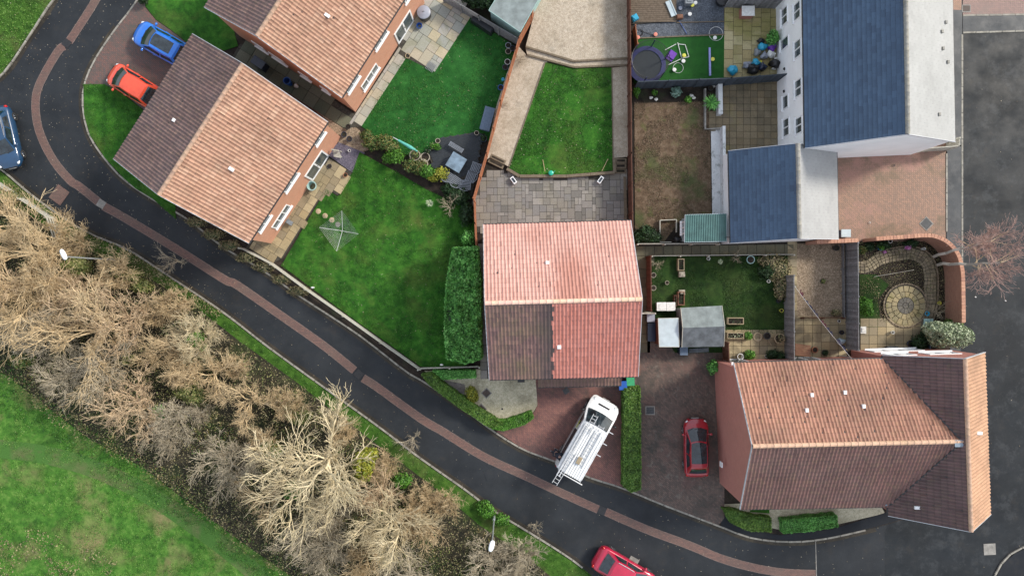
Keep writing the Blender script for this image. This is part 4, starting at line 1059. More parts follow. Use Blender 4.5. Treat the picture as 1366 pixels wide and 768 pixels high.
HG = house('garage', 'low white garage with blue slate roof beside the orange driveway', (972, 201.6), (974.7, 324), (1116, 202), (1118, 318.7), 2.5, 5.1, 'render', 'slate', 'slate_lit', 'ridge_slate', oh=.08, vg=.06, slate=True, seedn=51, cat='garage')

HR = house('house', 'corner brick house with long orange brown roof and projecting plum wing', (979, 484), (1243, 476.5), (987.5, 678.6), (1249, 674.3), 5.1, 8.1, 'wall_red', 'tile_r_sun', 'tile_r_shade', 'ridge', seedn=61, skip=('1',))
for a, v in ((.345, .42), (.30, .60), (.51, .40), (.58, .57)): roof_vent(HR, 'A', a * 1.0, v, (.24, .2))
# the wing, part of the same house
r = HR['root']
zeW, zrW = 5.1, 8.35
A0, A1, B0, B1 = (P(x, y, zeW) for x, y in ((1177.6, 474), (1185, 687), (1313.4, 470), (1320.8, 685)))
R0 = (A0 + B0) / 2; R1 = (A1 + B1) / 2; R0.z = R1.z = zrW
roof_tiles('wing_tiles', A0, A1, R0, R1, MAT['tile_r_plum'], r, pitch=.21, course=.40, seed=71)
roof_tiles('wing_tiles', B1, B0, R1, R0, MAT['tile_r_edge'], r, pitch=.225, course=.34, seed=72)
ridge_tiles(r, R0 + Vector((0, 0, .03)), R1 + Vector((0, 0, .03)), 'ridge')
dvW = (B0 - A0).normalized(); duW = (A1 - A0).normalized(); cenW = (A0 + A1 + B0 + B1) / 4
for pts in ([A0, A1, R1, R0], [B1, B0, R0, R1]):
    b = MB(); q = pts if (pts[1] - pts[0]).cross(pts[2] - pts[1]).z > 0 else pts[::-1]
    slab3(b, [v - Vector((0, 0, .012)) for v in q], .09); b.build('roof_deck', MAT['black_plastic'], r)
a0 = A0 + dvW * .3 + duW * .1; a1 = A1 + dvW * .3 - duW * .1; b0 = B0 - dvW * .3 + duW * .1; b1 = B1 - dvW * .3 - duW * .1; zt = 5.25
for pts in ([a0, b0], [a1, b1]):
    m_ = (pts[0] + pts[1]) / 2; b = MB(); q = [Vector((pts[0].x, pts[0].y, 0)), Vector((pts[1].x, pts[1].y, 0)), Vector((pts[1].x, pts[1].y, zt)), Vector((m_.x, m_.y, 8.2)), Vector((pts[0].x, pts[0].y, zt))]
    n = (q[1] - q[0]).cross(q[2] - q[1])
    if n.dot(m_ - cenW) < 0: q = q[::-1]
    slab3(b, q, .2); b.build('wall', MAT['wall_red'], r)
for pts in ([a0, a1], [b0, b1]):
    i = duW * .012; b = MB(); q = [Vector((pts[0].x, pts[0].y, 0)) + i, Vector((pts[1].x, pts[1].y, 0)) - i, Vector((pts[1].x, pts[1].y, zt)) - i, Vector((pts[0].x, pts[0].y, zt)) + i]
    n = (q[1] - q[0]).cross(q[2] - q[1]); m_ = (pts[0] + pts[1]) / 2
    if n.dot(m_ - cenW) < 0: q = q[::-1]
    slab3(b, q, .2); b.build('wall', MAT['wall_red'], r)
for p, q in ((A0, A1), (B0, B1)):
    g = MB(); o = dvW if p is B0 else -dvW
    g.tube(p + o * .03 - Vector((0, 0, .05)), q + o * .03 - Vector((0, 0, .05)), .055, .055, 8); g.build('gutter', MAT['gutter'], r, smooth=True)
for p, q, k in ((A0, R0, -1), (B0, R0, -1), (A1, R1, 1), (B1, R1, 1)):
    g = MB(); g.bar(p + duW * .02 * k, q + duW * .02 * k, .035, .14); g.build('bargeboard', MAT['grey_trim'], r)
# lead valleys and flashings
def lineroof(px0, px1, z0, z1, w, m, nm='valley_lead'):
    g = MB(); g.bar(P(*px0, z0), P(*px1, z1), w, .03); g.build(nm, MAT[m], r)
# valley lines are where the main slopes meet the wing's left slope
def slopez(pt, e, rr, ze_, zr_): pass
Rm0 = HR['R'][0]; Rm1 = HR['R'][1]
def main_z(p, side):
    E0, E1 = (HR['E'][0], HR['E'][1]) if side == 'A' else (HR['E'][2], HR['E'][3])
    n = (E1 - E0).cross(Rm0 - E0); return E0.z - (n.x * (p.x - E0.x) + n.y * (p.y - E0.y)) / n.z
def wing_z(p):
    n = (A1 - A0).cross(R0 - A0); return A0.z - (n.x * (p.x - A0.x) + n.y * (p.y - A0.y)) / n.z
for side, sgn in (('A', 1), ('B', -1)):
    pts = []
    for k in range(13):
        rp_ = Rm0.lerp(Rm1, 1.0)
        y = (HR['E'][1].y if side == 'A' else HR['E'][3].y) * (1 - k / 12) + Rm1.y * (k / 12)
        lo, hi = A0.x - .5, R0.x
        for _ in range(30):
            mid = (lo + hi) / 2; p = Vector((mid, y, 0))
            if wing_z(p) > main_z(p, side): hi = mid
            else: lo = mid
        pts.append(Vector((lo, y, main_z(Vector((lo, y, 0)), side) + .055)))
    g = MB()
    for a, c in zip(pts, pts[1:]): g.bar(a, c, .13, .02)
    g.build('valley_lead', MAT['gutter'], r)
    g = MB(); g.box((pts[0].x - .12, pts[0].y + (.25 if side == 'B' else -.25), pts[0].z + .03), (.4, .35, .03), .2); g.build('lead_flashing', MAT['lead'], r)
g = MB(); p = P(1280, 591.5, 8.25); g.box((p.x, p.y, 8.2), (.5, .4, .04), 0); g.build('lead_flashing', MAT['lead'], r)
p = P(1222.5, 676, 6.0)
for (x, y) in ((1222.5, 676), (1305, 577)):
    lo = P(x, y, 6.3); z = wing_z(lo) if x < 1290 else 6.8
    lo = P(x, y, z); b = MB(); b.box((lo.x, lo.y, z + .1), (.34, .2, .14), 0, .02); b.build('roof_vent', MAT['upvc'], r)
nA = (-HR['dv'].x, -HR['dv'].y); w = HR['A']
opening(r, w[0], w[1], .02, .2, 3.6, 4.8, 'window', 2, nA); opening(r, w[0], w[1], .35, .56, 3.6, 4.8, 'window', 3, nA)
opening(r, w[0], w[1], .05, .15, .1, 2.1, 'door', 1, nA); opening(r, w[0], w[1], .40, .55, .1, 2.1, 'patio_door', 2, nA)
w = HR['B']; nB = (HR['dv'].x, HR['dv'].y)
for ta, tb, z0, z1 in ((.08, .26, 3.5, 4.7), (.42, .55, 3.5, 4.7), (.68, .84, 3.5, 4.7), (.08, .26, .9, 2.1), (.66, .84, .9, 2.1)): opening(r, w[0], w[1], ta, tb, z0, z1, 'window', 2, nB)
opening(r, w[0], w[1], .43, .52, .1, 2.15, 'door', 1, nB)
nW0 = (-duW.x, -duW.y)
opening(r, a0, b0, .08, .36, 3.5, 4.7, 'window', 2, nW0); opening(r, a0, b0, .5, .85, 3.5, 4.7, 'window', 2, nW0)
opening(r, a0, b0, .12, .7, .8, 2.0, 'window', 3, nW0)
g = MB(); q = [HR['E'][0] + Vector((.14, .14, -5.1)), HR['E'][2] + Vector((.14, -.14, -5.1))]; 
p = P(965, 619, 2.0); g.box((HR['A'][0].x - .06, p.y, 2.0), (.08, .35, .5), 0); g.build('meter_box', MAT['upvc'], r)

# ================================================================ FENCES AND GARDEN WALLS
def fence(name, label, pts_px, h, m, style='board', zb=0.03, bay=1.83, post=.1, board=.15, cat='fence', top_px=False, nrail=4):
    pts = [P(x, y, h if top_px else zb) for x, y in pts_px]
    r = thing(name, label, cat, (pts[0].x, pts[0].y, zb))
    for a, c in zip(pts, pts[1:]):
        a = Vector((a.x, a.y, zb)); c = Vector((c.x, c.y, zb)); L = (c - a).length; n = max(1, round(L / bay)); d = (c - a) / n; u = d.normalized(); s = Vector((-u.y, u.x, 0))
        for i in range(n + 1 if c == pts[-1] or True else n):
            p = a + d * i; b = MB(); b.box((p.x, p.y, zb + (h + .06) / 2), (post, post, h + .06), math.atan2(u.y, u.x), .008); b.build('post', MAT[m], r)
        for i in range(n):
            p = a + d * i; q = p + d; ll = d.length - post - .01
            if style == 'board':
                b = MB(); k = max(1, round(ll / board)); w = ll / k
                for j in range(k):
                    x = p + u * (post / 2 + .005 + w * (j + .5)); o = .006 * (j % 2) + R.uniform(-.002, .002); hh = h - .06 + R.uniform(-.006, .006)
                    b.box((x.x + s.x * o, x.y + s.y * o, zb + .02 + hh / 2), (w - .006, .02, hh), math.atan2(u.y, u.x), 0)
                b.build('panel_boards', MAT[m], r, kind='stuff')
                b = MB(); b.box(((p.x + q.x) / 2, (p.y + q.y) / 2, zb + h - .02), (ll, .06, .035), math.atan2(u.y, u.x), .004); b.build('capping', MAT[m], r)
                b = MB(); b.box(((p.x + q.x) / 2 + s.x * .035, (p.y + q.y) / 2 + s.y * .035, zb + .5), (ll, .04, .07), math.atan2(u.y, u.x)); b.build('rail', MAT[m], r)
            elif style == 'slat':
                k = nrail; 
                for j in range(k):
                    z = zb + h * (j + .6) / k
                    b = MB(); b.box(((p.x + q.x) / 2 + s.x * .05, (p.y + q.y) / 2 + s.y * .05, z), (d.length - .02, .045, min(.12, h / k * .75)), math.atan2(u.y, u.x) + R.uniform(-.004, .004), .004); b.build('slat' if nrail > 5 else 'rail', MAT[m], r)
    return r

fence('timber_fence', 'orange stained fence running diagonally between the green lawn and gravel', [(728, -34), (708, 32), (692, 62), (688, 76), (668, 143), (650, 210), (633, 268)], 1.8, 'fence_orange')
fence('timber_fence', 'orange fence stretch between big hedge and grey slab patio', [(634, 271), (635, 300), (637, 345), (639, 400)], 1.7, 'fence_orange')
fence('timber_fence', 'long dark brown fence right of the raised lawn', [(834.5, -40), (836, 90), (837, 210), (839, 325)], 1.8, 'fence_brown')
fence('timber_fence', 'slate grey fence between trampoline lawn and brown lawn', [(846, 119), (965, 114.5), (1037, 109)], 1.9, 'fence_slate', bay=2.1)
fence('timber_fence', 'grey fence at the top of the yellow slab patio', [(966, 10.5), (1032, 12)], 1.8, 'fence_grey')
fence('timber_fence', 'short brown fence left of the shady lawn', [(862, 343), (862.5, 413)], 1.8, 'fence_brown', board=.1)
fence('timber_fence', 'dark weathered fence between shady lawn and pea gravel path', [(1045.5, 368), (1046, 476)], 1.9, 'fence_grey', board=.12)
fence('timber_fence', 'tall dark weathered fence between pea gravel and round paving', [(1127, 326), (1128, 464)], 2.0, 'fence_grey', board=.12)
fence('timber_fence', 'short brown fence right of the patio by the corner house', [(963, 455), (964, 478)], 1.6, 'fence_brown')
fence('timber_fence', 'brown fence hidden in the dark passage between left houses', [(306, 76), (362, 112), (430, 156)], 1.5, 'fence_brown')
fence('slat_fence', 'grey horizontal slat fence behind the blue shed lawn', [(593, 4), (640, 32), (691, 62)], 1.5, 'fence_grey', 'slat', nrail=8)
fence('rail_fence', 'silvered post and rail fence along the big lawn', [(326, 332), (366, 353), (411, 386), (461, 421), (510, 456), (560, 491)], 1.1, 'rail', 'slat', nrail=4, bay=2.3)
fence('rail_fence', 'low rail fence between large lawn and front hedge', [(562, 491), (640, 488.5)], .8, 'rail', 'slat', nrail=3)
fence('rail_fence', 'silvered rail fence at the left edge by the bare trees', [(-60, 205), (2, 245), (38, 268), (74, 292), (83, 318)], 1.2, 'rail', 'slat', nrail=4, bay=2.6)
fence('low_edging', 'low board along the top of the shady lawn', [(868, 342.5), (1056, 340.5)], .5, 'rail', 'slat', nrail=2, cat='garden edging')
fence('low_fence', 'low pale fence along the path beneath the brown lawn', [(848, 327), (955, 326.5)], .9, 'rail', 'slat', nrail=5)
fence('low_fence', 'green posts and boards at the right of the pea gravel', [(1121.5, 326), (1123, 424)], .35, 'fence_grey', 'slat', nrail=4)
fence('low_fence', 'thin board dividing pea gravel from buff slabs', [(1068, 424), (1122, 424)], .5, 'fence_brown', 'slat', nrail=2)
fence('timber_gate', 'small gate closing the side passage by the white shed', [(852, 417), (868, 417)], 1.6, 'rail', 'board', cat='gate')
fence('timber_gate', 'orange gate panel against the brown fence by the trampoline', [(844, 42), (847, 66)], 1.2, 'fence_orange', 'board', cat='gate')

def garden_wall(label, pts_px, h, m, th=.22, cap=True, top_px=True, zb=.02, name='garden_wall', capm=None):
    pts = [P(x, y, h if top_px else zb) for x, y in pts_px]; q = [(p.x, p.y) for p in pts]
    r = thing(name, label, 'garden wall', (q[0][0], q[0][1], 0))
    b = MB()
    l = offset(q, th / 2); rr = offset(q, -th / 2); d = 0
    for i in range(len(q) - 1):
        s = math.hypot(q[i + 1][0] - q[i][0], q[i + 1][1] - q[i][1])
        b.face([(*l[i + 1], zb), (*l[i], zb), (*l[i], h), (*l[i + 1], h)], [(d + s, zb), (d, zb), (d, h), (d + s, h)])
        b.face([(*rr[i], zb), (*rr[i + 1], zb), (*rr[i + 1], h), (*rr[i], h)], [(d, zb), (d + s, zb), (d + s, h), (d, h)])
        b.face([(*rr[i], h), (*rr[i + 1], h), (*l[i + 1], h), (*l[i], h)])
        d += s
    b.face([(*l[0], zb), (*rr[0], zb), (*rr[0], h), (*l[0], h)]); b.face([(*rr[-1], zb), (*l[-1], zb), (*l[-1], h), (*rr[-1], h)])
    b.build('brickwork', MAT[m], r)
    if cap:
        rs = resample(q, .235); k = 0
        cb = MB(); cb.box((0, 0, .055), (.222, th + .05, .11), 0, .01, False); o = cb.build('coping_brick', MAT[capm or m]); me = o.data; bpy.data.objects.remove(o)
        for a, c in zip(rs, rs[1:]):
            inst('coping_brick', me, ((a[0] + c[0]) / 2, (a[1] + c[1]) / 2, h + .002), math.atan2(c[1] - a[1], c[0] - a[0]) + R.uniform(-.015, .015), (1, 1, R.uniform(.92, 1.08)), r)
    return r
MAT['coping'] = slabmat('orange_coping_brick', [(0.40, 0.20, 0.13), (0.48, 0.26, 0.17), (0.34, 0.17, 0.12)], .25)
garden_wall('tall brick garden wall curving round the circular patio', smooth([(1168, 318.5), (1205, 316), (1236, 314), (1252, 317), (1267, 326), (1278, 341), (1283, 362), (1284, 390), (1284.5, 431)], 5), 1.9, 'wall_garden', capm='coping')
garden_wall('straight brick wall below the slate garage corner', [(1089, 322.5), (1146, 320.5)], 1.9, 'wall_garden', capm='coping')
garden_wall('dirty white low wall beside the pebble bed', [(966, 168), (967, 285)], .9, 'white_wall', .2, cap=False)
garden_wall('short white planter wall beside the spiky plant', [(961, 112), (961.5, 152)], .7, 'white_wall', .3, cap=False)
garden_wall('low concrete edging wall at the edge of the brown lawn', [(941, 118), (941, 172), (962, 171)], .35, 'concrete', .12, cap=False)
# timber edged box beside the white house
r = fence('bin_enclosure', 'timber enclosure at the bottom right corner of the white house', [(1224, 203), (1262, 200.5), (1262, 190)], 1.6, 'rail', 'board', cat='enclosure')

# sleepers and steps of the raised garden
def sleepers(label, pts_px, h, w=.2, cat='sleeper edging'):
    r = thing('sleeper_edging', label, cat, tuple(P(*pts_px[0], 0)))
    for a, c in zip(pts_px, pts_px[1:]):
        A = P(*a); C = P(*c); L = (C - A).length; n = max(1, round(L / 2.0)); d = (C - A) / n
        for i in range(n):
            b = MB(); m_ = A + d * (i + .5); b.box((m_.x, m_.y, h / 2), (d.length - .015, w, h + R.uniform(-.006, .006)), math.atan2(d.y, d.x), .012); b.build('sleeper', MAT['sleeper'], r)
sleepers('sleepers holding up the bottom edge of the raised lawn', [(676, 226), (693, 236), (755, 236), (819, 231), (818, 212)], .42)
sleepers('sleepers along the upper edge of the gravel step', [(701, 65.5), (765, 84.5), (836, 80.5)], .52, .12)
sleepers('sleepers along the lower edge of the gravel step', [(703, 75.5), (766, 92), (836, 89)], .42, .12)
sleepers('thin board between left gravel strip and raised lawn', [(727, 85), (679, 224)], .34, .07)
sleepers('thin board between raised lawn and right gravel strip', [(815.5, 92), (817, 212)], .34, .07)
sleepers('pale timber strip down the right side of grey patio', [(833, 236), (834.5, 296)], .16, .2)
def steps(label, x0, y0, x1, y1, n, zz, ang=0):
    r = thing('garden_steps', label, 'steps', tuple(P((x0 + x1) / 2, (y0 + y1) / 2)))
    c = P((x0 + x1) / 2, (y0 + y1) / 2); W = abs(x1 - x0) * .0533; H = abs(y1 - y0) * .0533; ca, sa = math.cos(ang), math.sin(ang)
    for i in range(n):
        oy = -H / 2 + H * (i + .5) / n; b = MB(); z = .08 + (zz - .08) * (i + 1) / n
        b.box((c.x - oy * sa, c.y + oy * ca, z / 2), (W, H / n - .01, z), ang, .01); b.build('step', MAT['sleeper'], r)
        b = MB(); b.box((c.x - oy * sa, c.y + oy * ca, z - .0), (W - .25, H / n - .2, .02), ang); b.build('tread', MAT['soil'], r)
steps('timber garden steps beside the brown fence', 820, 212, 835, 232, 3, .32)
steps('timber garden steps beside the orange fence', 652, 210, 674, 222, 2, .3, -.45)

# ================================================================ LEAFY THINGS
def quads_mesh(name, C, U, V, m, org, parent=None, kind=None):
    """C centres, U,V half axes (numpy Nx3): one small quad per row"""
    n = len(C); o = np.array(org)
    pts = np.stack([C - U - V, C + U - V * .3, C + U * .4 + V, C - U * .8 + V * .5], 1).reshape(-1, 3) - o
    me = bpy.data.meshes.new(name)
    me.vertices.add(n * 4); me.vertices.foreach_set('co', pts.ravel())
    me.loops.add(n * 4); me.loops.foreach_set('vertex_index', np.arange(n * 4))
    me.polygons.add(n); me.polygons.foreach_set('loop_start', np.arange(0, n * 4, 4)); me.polygons.foreach_set('loop_total', np.full(n, 4))
    me.update(calc_edges=True); me.materials.append(m)
    ob = bpy.data.objects.new(name, me); COL.objects.link(ob)
    if parent is not None: ob.parent = parent
    else: ob.location = org
    if kind: ob['kind'] = kind
    return ob
def rand_dirs(n, up=0.0):
    d = NR.normal(size=(n, 3)); d[:, 2] += up; return d / np.linalg.norm(d, axis=1)[:, None]
def leaf_axes(N, s, jitter=.5):
    n = N + NR.normal(size=N.shape) * jitter; n /= np.linalg.norm(n, axis=1)[:, None]
    a = np.cross(n, NR.normal(size=N.shape)); a /= np.linalg.norm(a, axis=1)[:, None]; b = np.cross(n, a)
    k = (s * NR.uniform(.6, 1.35, len(N)))[:, None]
    return a * k, b * k * .7
def value_noise(X, Y, sc, seed):
    r = np.random.default_rng(seed); T = r.random((64, 64))
    x = X * sc; y = Y * sc; xi = np.floor(x).astype(int); yi = np.floor(y).astype(int); fx = x - xi; fy = y - yi
    fx = fx * fx * (3 - 2 * fx); fy = fy * fy * (3 - 2 * fy)
    g = lambda i, j: T[i % 64, j % 64]
    return (g(xi, yi) * (1 - fx) + g(xi + 1, yi) * fx) * (1 - fy) + (g(xi, yi + 1) * (1 - fx) + g(xi + 1, yi + 1) * fx) * fy
def scatter(name, label, poly_px, n, m, s, zlo, zhi, seed, up=.4, clump=None, cat=None, thr=.35):
    poly = pix(poly_px); xs = [p[0] for p in poly]; ys = [p[1] for p in poly]
    X = NR.uniform(min(xs), max(xs), n); Y = NR.uniform(min(ys), max(ys), n); k = np_inside(poly, X, Y)
    if clump: k &= value_noise(X, Y, clump, seed) > thr
    X, Y = X[k], Y[k]; hz = value_noise(X, Y, .55, seed + 1) * value_noise(X, Y, 1.7, seed + 2) * 2
    Z = zlo + (zhi - zlo) * np.clip(hz * NR.uniform(.5, 1, len(X)), 0, 1.2)
    C = np.stack([X, Y, Z], 1); N = rand_dirs(len(X), up); U, V = leaf_axes(N, s, .3)
    o = quads_mesh(name, C, U, V, MAT[m], (0, 0, 0), None, 'stuff'); o['label'] = label; return o
def bush(name, label, cat, blobs, m, leaf_s=.06, dens=260, core='leaf_dark', zb=.03, group=None, stem=True):
    """blobs: (px,py,z,rx,ry,rz) ellipsoids in metres round a pixel point at height z"""
    cs = [(P(b[0], b[1], b[2]), b[3], b[4], b[5]) for b in blobs]
    base = cs[0][0]
    r = thing(name, label, cat, (base.x, base.y, zb), group)
    Cs, Ns = [], []
    for c, rx, ry, rz in cs:
        n = int(dens * (rx * ry + ry * rz + rx * rz) * 4 / 3 * 3.1)
        d = rand_dirs(n, .55)
        lump = 1 + .22 * (value_noise(d[:, 0] * 3 + c.x, d[:, 1] * 3 + c.y + d[:, 2] * 2, 1.3, 4) - .5) * 2
        rad = NR.uniform(.72, 1.06, n) * lump
        p = np.stack([c.x + d[:, 0] * rx * rad, c.y + d[:, 1] * ry * rad, c.z + d[:, 2] * rz * rad], 1)
        k = p[:, 2] > zb; Cs.append(p[k]); Ns.append(d[k])
    C = np.concatenate(Cs); N = np.concatenate(Ns); U, V = leaf_axes(N, leaf_s, .7)
    quads_mesh('foliage', C, U, V, MAT[m], (base.x, base.y, zb), r, 'stuff')
    if core:
        b = MB()
        for c, rx, ry, rz in cs: b.blob((c.x, c.y, max(c.z, zb + .02)), (rx * .7, ry * .7, rz * .7), R, .12)
        b.build('inner_growth', MAT[core], r, kind='stuff')
    return r
def hedge(name, label, poly_px, h, m, leaf_s=.05, dens=900, zb=.03, cat='hedge', lump=.16, top_px=True):
    poly = [P2(x, y, h * .85 if top_px else zb) for x, y in poly_px]
    xs = [p[0] for p in poly]; ys = [p[1] for p in poly]; cx, cy = sum(xs) / len(xs), sum(ys) / len(ys)
    r = thing(name, label, cat, (cx, cy, zb))
    A = (max(xs) - min(xs)) * (max(ys) - min(ys)); n = int(A * dens * 1.25)
    X = NR.uniform(min(xs), max(xs), n); Y = NR.uniform(min(ys), max(ys), n); k = np_inside(poly, X, Y); X, Y = X[k], Y[k]
    hh = h * (1 + lump * (value_noise(X, Y, 1.6, 9) * .6 + value_noise(X, Y, 4.5, 8) * .4 - .5) * 2) + NR.normal(0, .025, len(X)) - np.abs(NR.normal(0, .05, len(X)))
    C = [np.stack([X, Y, hh], 1)]; N = [np.tile([0, 0, 1.0], (len(X), 1))]
    for i in range(len(poly)):
        a = np.array(poly[i]); c = np.array(poly[(i + 1) % len(poly)]); L = np.linalg.norm(c - a); m_ = int(L * h * dens * .8)
        t = NR.random(m_); o = np.array([c[1] - a[1], a[0] - c[0]]) / L; mid = (a + c) / 2
        if inside(poly, mid[0] + o[0] * .01, mid[1] + o[1] * .01): o = -o
        p = a + (c - a) * t[:, None]; z = NR.random(m_) * h * 1.0
        off = NR.uniform(-.06, .03, m_) + .10 * (value_noise(p[:, 0] * 2 + z, p[:, 1] * 2 + z, 1.5, 3) - .5) - .10 * (z / h) ** 4
        C.append(np.stack([p[:, 0] + o[0] * off, p[:, 1] + o[1] * off, zb + z], 1)); N.append(np.tile([o[0], o[1], .5], (m_, 1)))
    C = np.concatenate(C); N = np.concatenate(N); U, V = leaf_axes(N, leaf_s, .65)
    quads_mesh('foliage', C, U, V, MAT[m], (cx, cy, zb), r, 'stuff')
    b = MB(); ins = [(cx + (x - cx) * .93, cy + (y - cy) * .93) for x, y in poly]
    cpoly = offset(poly + [poly[0]], 0)[:-1]
    area = sum(poly[i][0] * poly[(i + 1) % len(poly)][1] - poly[(i + 1) % len(poly)][0] * poly[i][1] for i in range(len(poly)))
    sgn = 1 if area > 0 else -1
    q = poly + poly[:2]; inner = []
    for i in range(1, len(poly) + 1):
        e1 = Vector((q[i][0] - q[i - 1][0], q[i][1] - q[i - 1][1])).normalized(); e2 = Vector((q[i + 1][0] - q[i][0], q[i + 1][1] - q[i][1])).normalized()
        nn = (Vector((-e1.y, e1.x)) + Vector((-e2.y, e2.x))) * sgn; l = nn.length or 1; nn = nn / l * min(.16, .1 / max(.4, l / 2))
        inner.append((q[i][0] + nn.x, q[i][1] + nn.y))
    b.prism(inner, zb, h * .86); b.build('inner_growth', MAT['leaf_dark'], r)
    return r

hedge('laurel_hedge', 'large glossy laurel hedge between the big lawn and pink roofed house', [(604, 331), (637, 329), (641, 380), (641, 440), (642, 478), (620, 485), (596, 478), (593, 440), (594, 395), (600, 350)], 2.2, 'leaf_hedge', .085, 480, lump=.22)
hedge('box_hedge', 'clipped front hedge running from the rail fence along the road', [(562, 499), (577, 497), (588, 508), (620, 531), (650, 552), (672, 563), (656, 572), (612, 543), (573, 514)], .9, 'leaf_privet', .04, 1100)
hedge('box_hedge', 'short arm of front hedge beneath the low rail fence', [(577, 494), (634, 493.5), (635, 504), (590, 506)], .85, 'leaf_hedge', .04, 1000)
hedge('box_hedge', 'curved end of front hedge next to the red driveway', [(650, 560), (676, 560), (708, 549), (712, 557), (700, 566), (672, 574), (656, 572)], .85, 'leaf_green', .04, 1100)
hedge('box_hedge', 'straight hedge between van driveway and dark driveway', [(832, 517), (854, 516), (855, 590), (855, 652), (842, 656), (831, 648)], 1.1, 'leaf_privet', .045, 950)
hedge('box_hedge', 'left clipped hedge in front of the corner house', [(965, 679), (980, 680), (1000, 686), (1029, 691), (1029, 709), (1000, 708), (975, 697)], .8, 'leaf_privet', .04, 1100)
hedge('box_hedge', 'right clipped hedge in front of the corner house', [(1043, 693), (1080, 689), (1116, 686), (1118, 702), (1080, 708), (1044, 711)], .8, 'leaf_hedge', .04, 1100)

def m2(a): return a
bush('border_shrub', 'yellow green shrub beside the slatted garden chairs', 'shrub', [(588, 232, .6, .55, .5, .55), (578, 236, .5, .4, .4, .45)], 'leaf_yellow', .055)
bush('border_shrub', 'mixed flowering shrub at the left end of border hedge', 'shrub', [(497, 191, .5, .7, .5, .5), (489, 181, .45, .5, .4, .45)], 'leaf_mixed', .05)
bush('border_shrub', 'rusty tinted shrub in the middle of the border hedge', 'shrub', [(514, 190, .6, .65, .5, .55), (524, 198, .55, .55, .5, .5)], 'leaf_mixed', .05)
bush('border_shrub', 'green shrub under the folded green parasol', 'shrub', [(528, 208, .6, .6, .55, .6), (519, 211, .4, .5, .4, .4)], 'leaf_green', .05)
bush('border_shrub', 'darker green shrub in the border between the two lawns', 'shrub', [(549, 221, .55, .6, .5, .5), (560, 225, .6, .55, .5, .55)], 'leaf_mixed', .05)
bush('border_shrub', 'bushy green shrub left of the dark decking', 'shrub', [(570, 229, .7, .55, .5, .6)], 'leaf_green', .055)
bush('evergreen_shrub', 'dark evergreen mass under the bottom corner of the decking', 'shrub', [(610, 262, .5, .9, .6, .5), (622, 285, .5, .5, .9, .5), (600, 252, .45, .6, .4, .4)], 'leaf_dark', .06)
bush('evergreen_shrub', 'dark shrub above the big laurel hedge', 'shrub', [(624, 318, .8, .5, .6, .6)], 'leaf_hedge', .06)
bush('round_shrub', 'golden shrub in the cream gravel front garden', 'shrub', [(629, 524, .45, .45, .5, .4), (632, 530, .35, .35, .35, .3)], 'leaf_yellow', .045, 380)
bush('round_shrub', 'large silvery green shrub at the corner of the curved wall', 'shrub', [(1262, 444, 1.6, 1.15, .75, .9), (1247, 440, 1.4, .8, .6, .8), (1278, 449, 1.5, .8, .7, .8), (1252, 453, 1.3, .7, .5, .6)], 'leaf_silver', .06, 420)
bush('round_shrub', 'bright green shrub beside the tall dark fence', 'shrub', [(1152, 407, .8, .55, .6, .6), (1157, 414, .7, .4, .4, .45)], 'leaf_green', .055, 330)
bush('round_shrub', 'small green shrub in front of the curved wall end', 'shrub', [(1272, 430, .6, .6, .35, .45)], 'leaf_privet', .05)
bush('round_shrub', 'bright bush on buff slabs next to lower planter', 'shrub', [(998, 448, .35, .28, .3, .3)], 'leaf_green', .04, 500)
bush('round_shrub', 'clipped green bush against the corner house wall', 'shrub', [(1000, 473, .35, .42, .35, .35)], 'leaf_green', .04, 500)
bush('round_shrub', 'dark green bush beneath the weathered fence end', 'shrub', [(1031, 473, .35, .55, .4, .35), (1041, 475, .4, .35, .4, .35)], 'leaf_dark', .05)
bush('round_shrub', 'green bush in the dark corner of the red car driveway', 'shrub', [(951, 489, .6, .4, .5, .5)], 'leaf_hedge', .05)
bush('round_shrub', 'dark shrub in the lower left corner of the brown lawn', 'shrub', [(862, 312, .6, .75, .65, .6), (850, 316, .5, .4, .5, .5), (874, 316, .5, .5, .45, .45)], 'leaf_dark', .055)
bush('round_shrub', 'pale variegated shrub below the white house fence', 'shrub', [(902, 123, .35, .35, .35, .35)], 'leaf_glaucous', .06, 300)
bush('round_shrub', 'small green plant left of the pale variegated shrub', 'shrub', [(873, 124, .2, .2, .2, .2)], 'leaf_green', .05)
bush('round_shrub', 'green tuft at the left end of the planting bed', 'shrub', [(849, 122, .3, .25, .4, .3)], 'leaf_green', .05)
bush('round_shrub', 'green shrub beside the white stones in the bed', 'shrub', [(918, 133, .25, .25, .25, .25)], 'leaf_green', .05)
bush('round_shrub', 'leafy shrub against the white house wall by the rubbish', 'shrub', [(1030, 52, .7, .4, .5, .6)], 'leaf_hedge', .06)
scatter('bed_litter', 'brown leaf litter in the beds of the circle garden', [(1146, 322), (1240, 322), (1262, 345), (1262, 430), (1240, 430), (1180, 430), (1146, 430)], 9000, 'leaf_bramble', .03, .04, .12, 91)
bush('ground_plants', 'leafy plants beneath the curved brick wall', 'plant', [(1160, 329, .3, .35, .3, .25), (1178, 327, .3, .5, .3, .3), (1215, 325, .3, .5, .3, .3)], 'leaf_dark', .06)
bush('ground_plants', 'straggly undergrowth in the right corner of the shady lawn', 'plant', [(1040, 360, .3, .8, 1.0, .35), (1043, 385, .3, .6, .9, .3), (1028, 350, .3, .9, .6, .3)], 'leaf_bramble', .06, 200)
bush('ground_plants', 'dark shrubs beside the straggly corner of the shady lawn', 'plant', [(1022, 362, .35, .6, .6, .4)], 'leaf_dark', .06, 200)
bush('ground_plants', 'weedy plants between shed and side fence', 'plant', [(1150, 333, .3, .3, .3, .3)], 'leaf_mixed', .05)
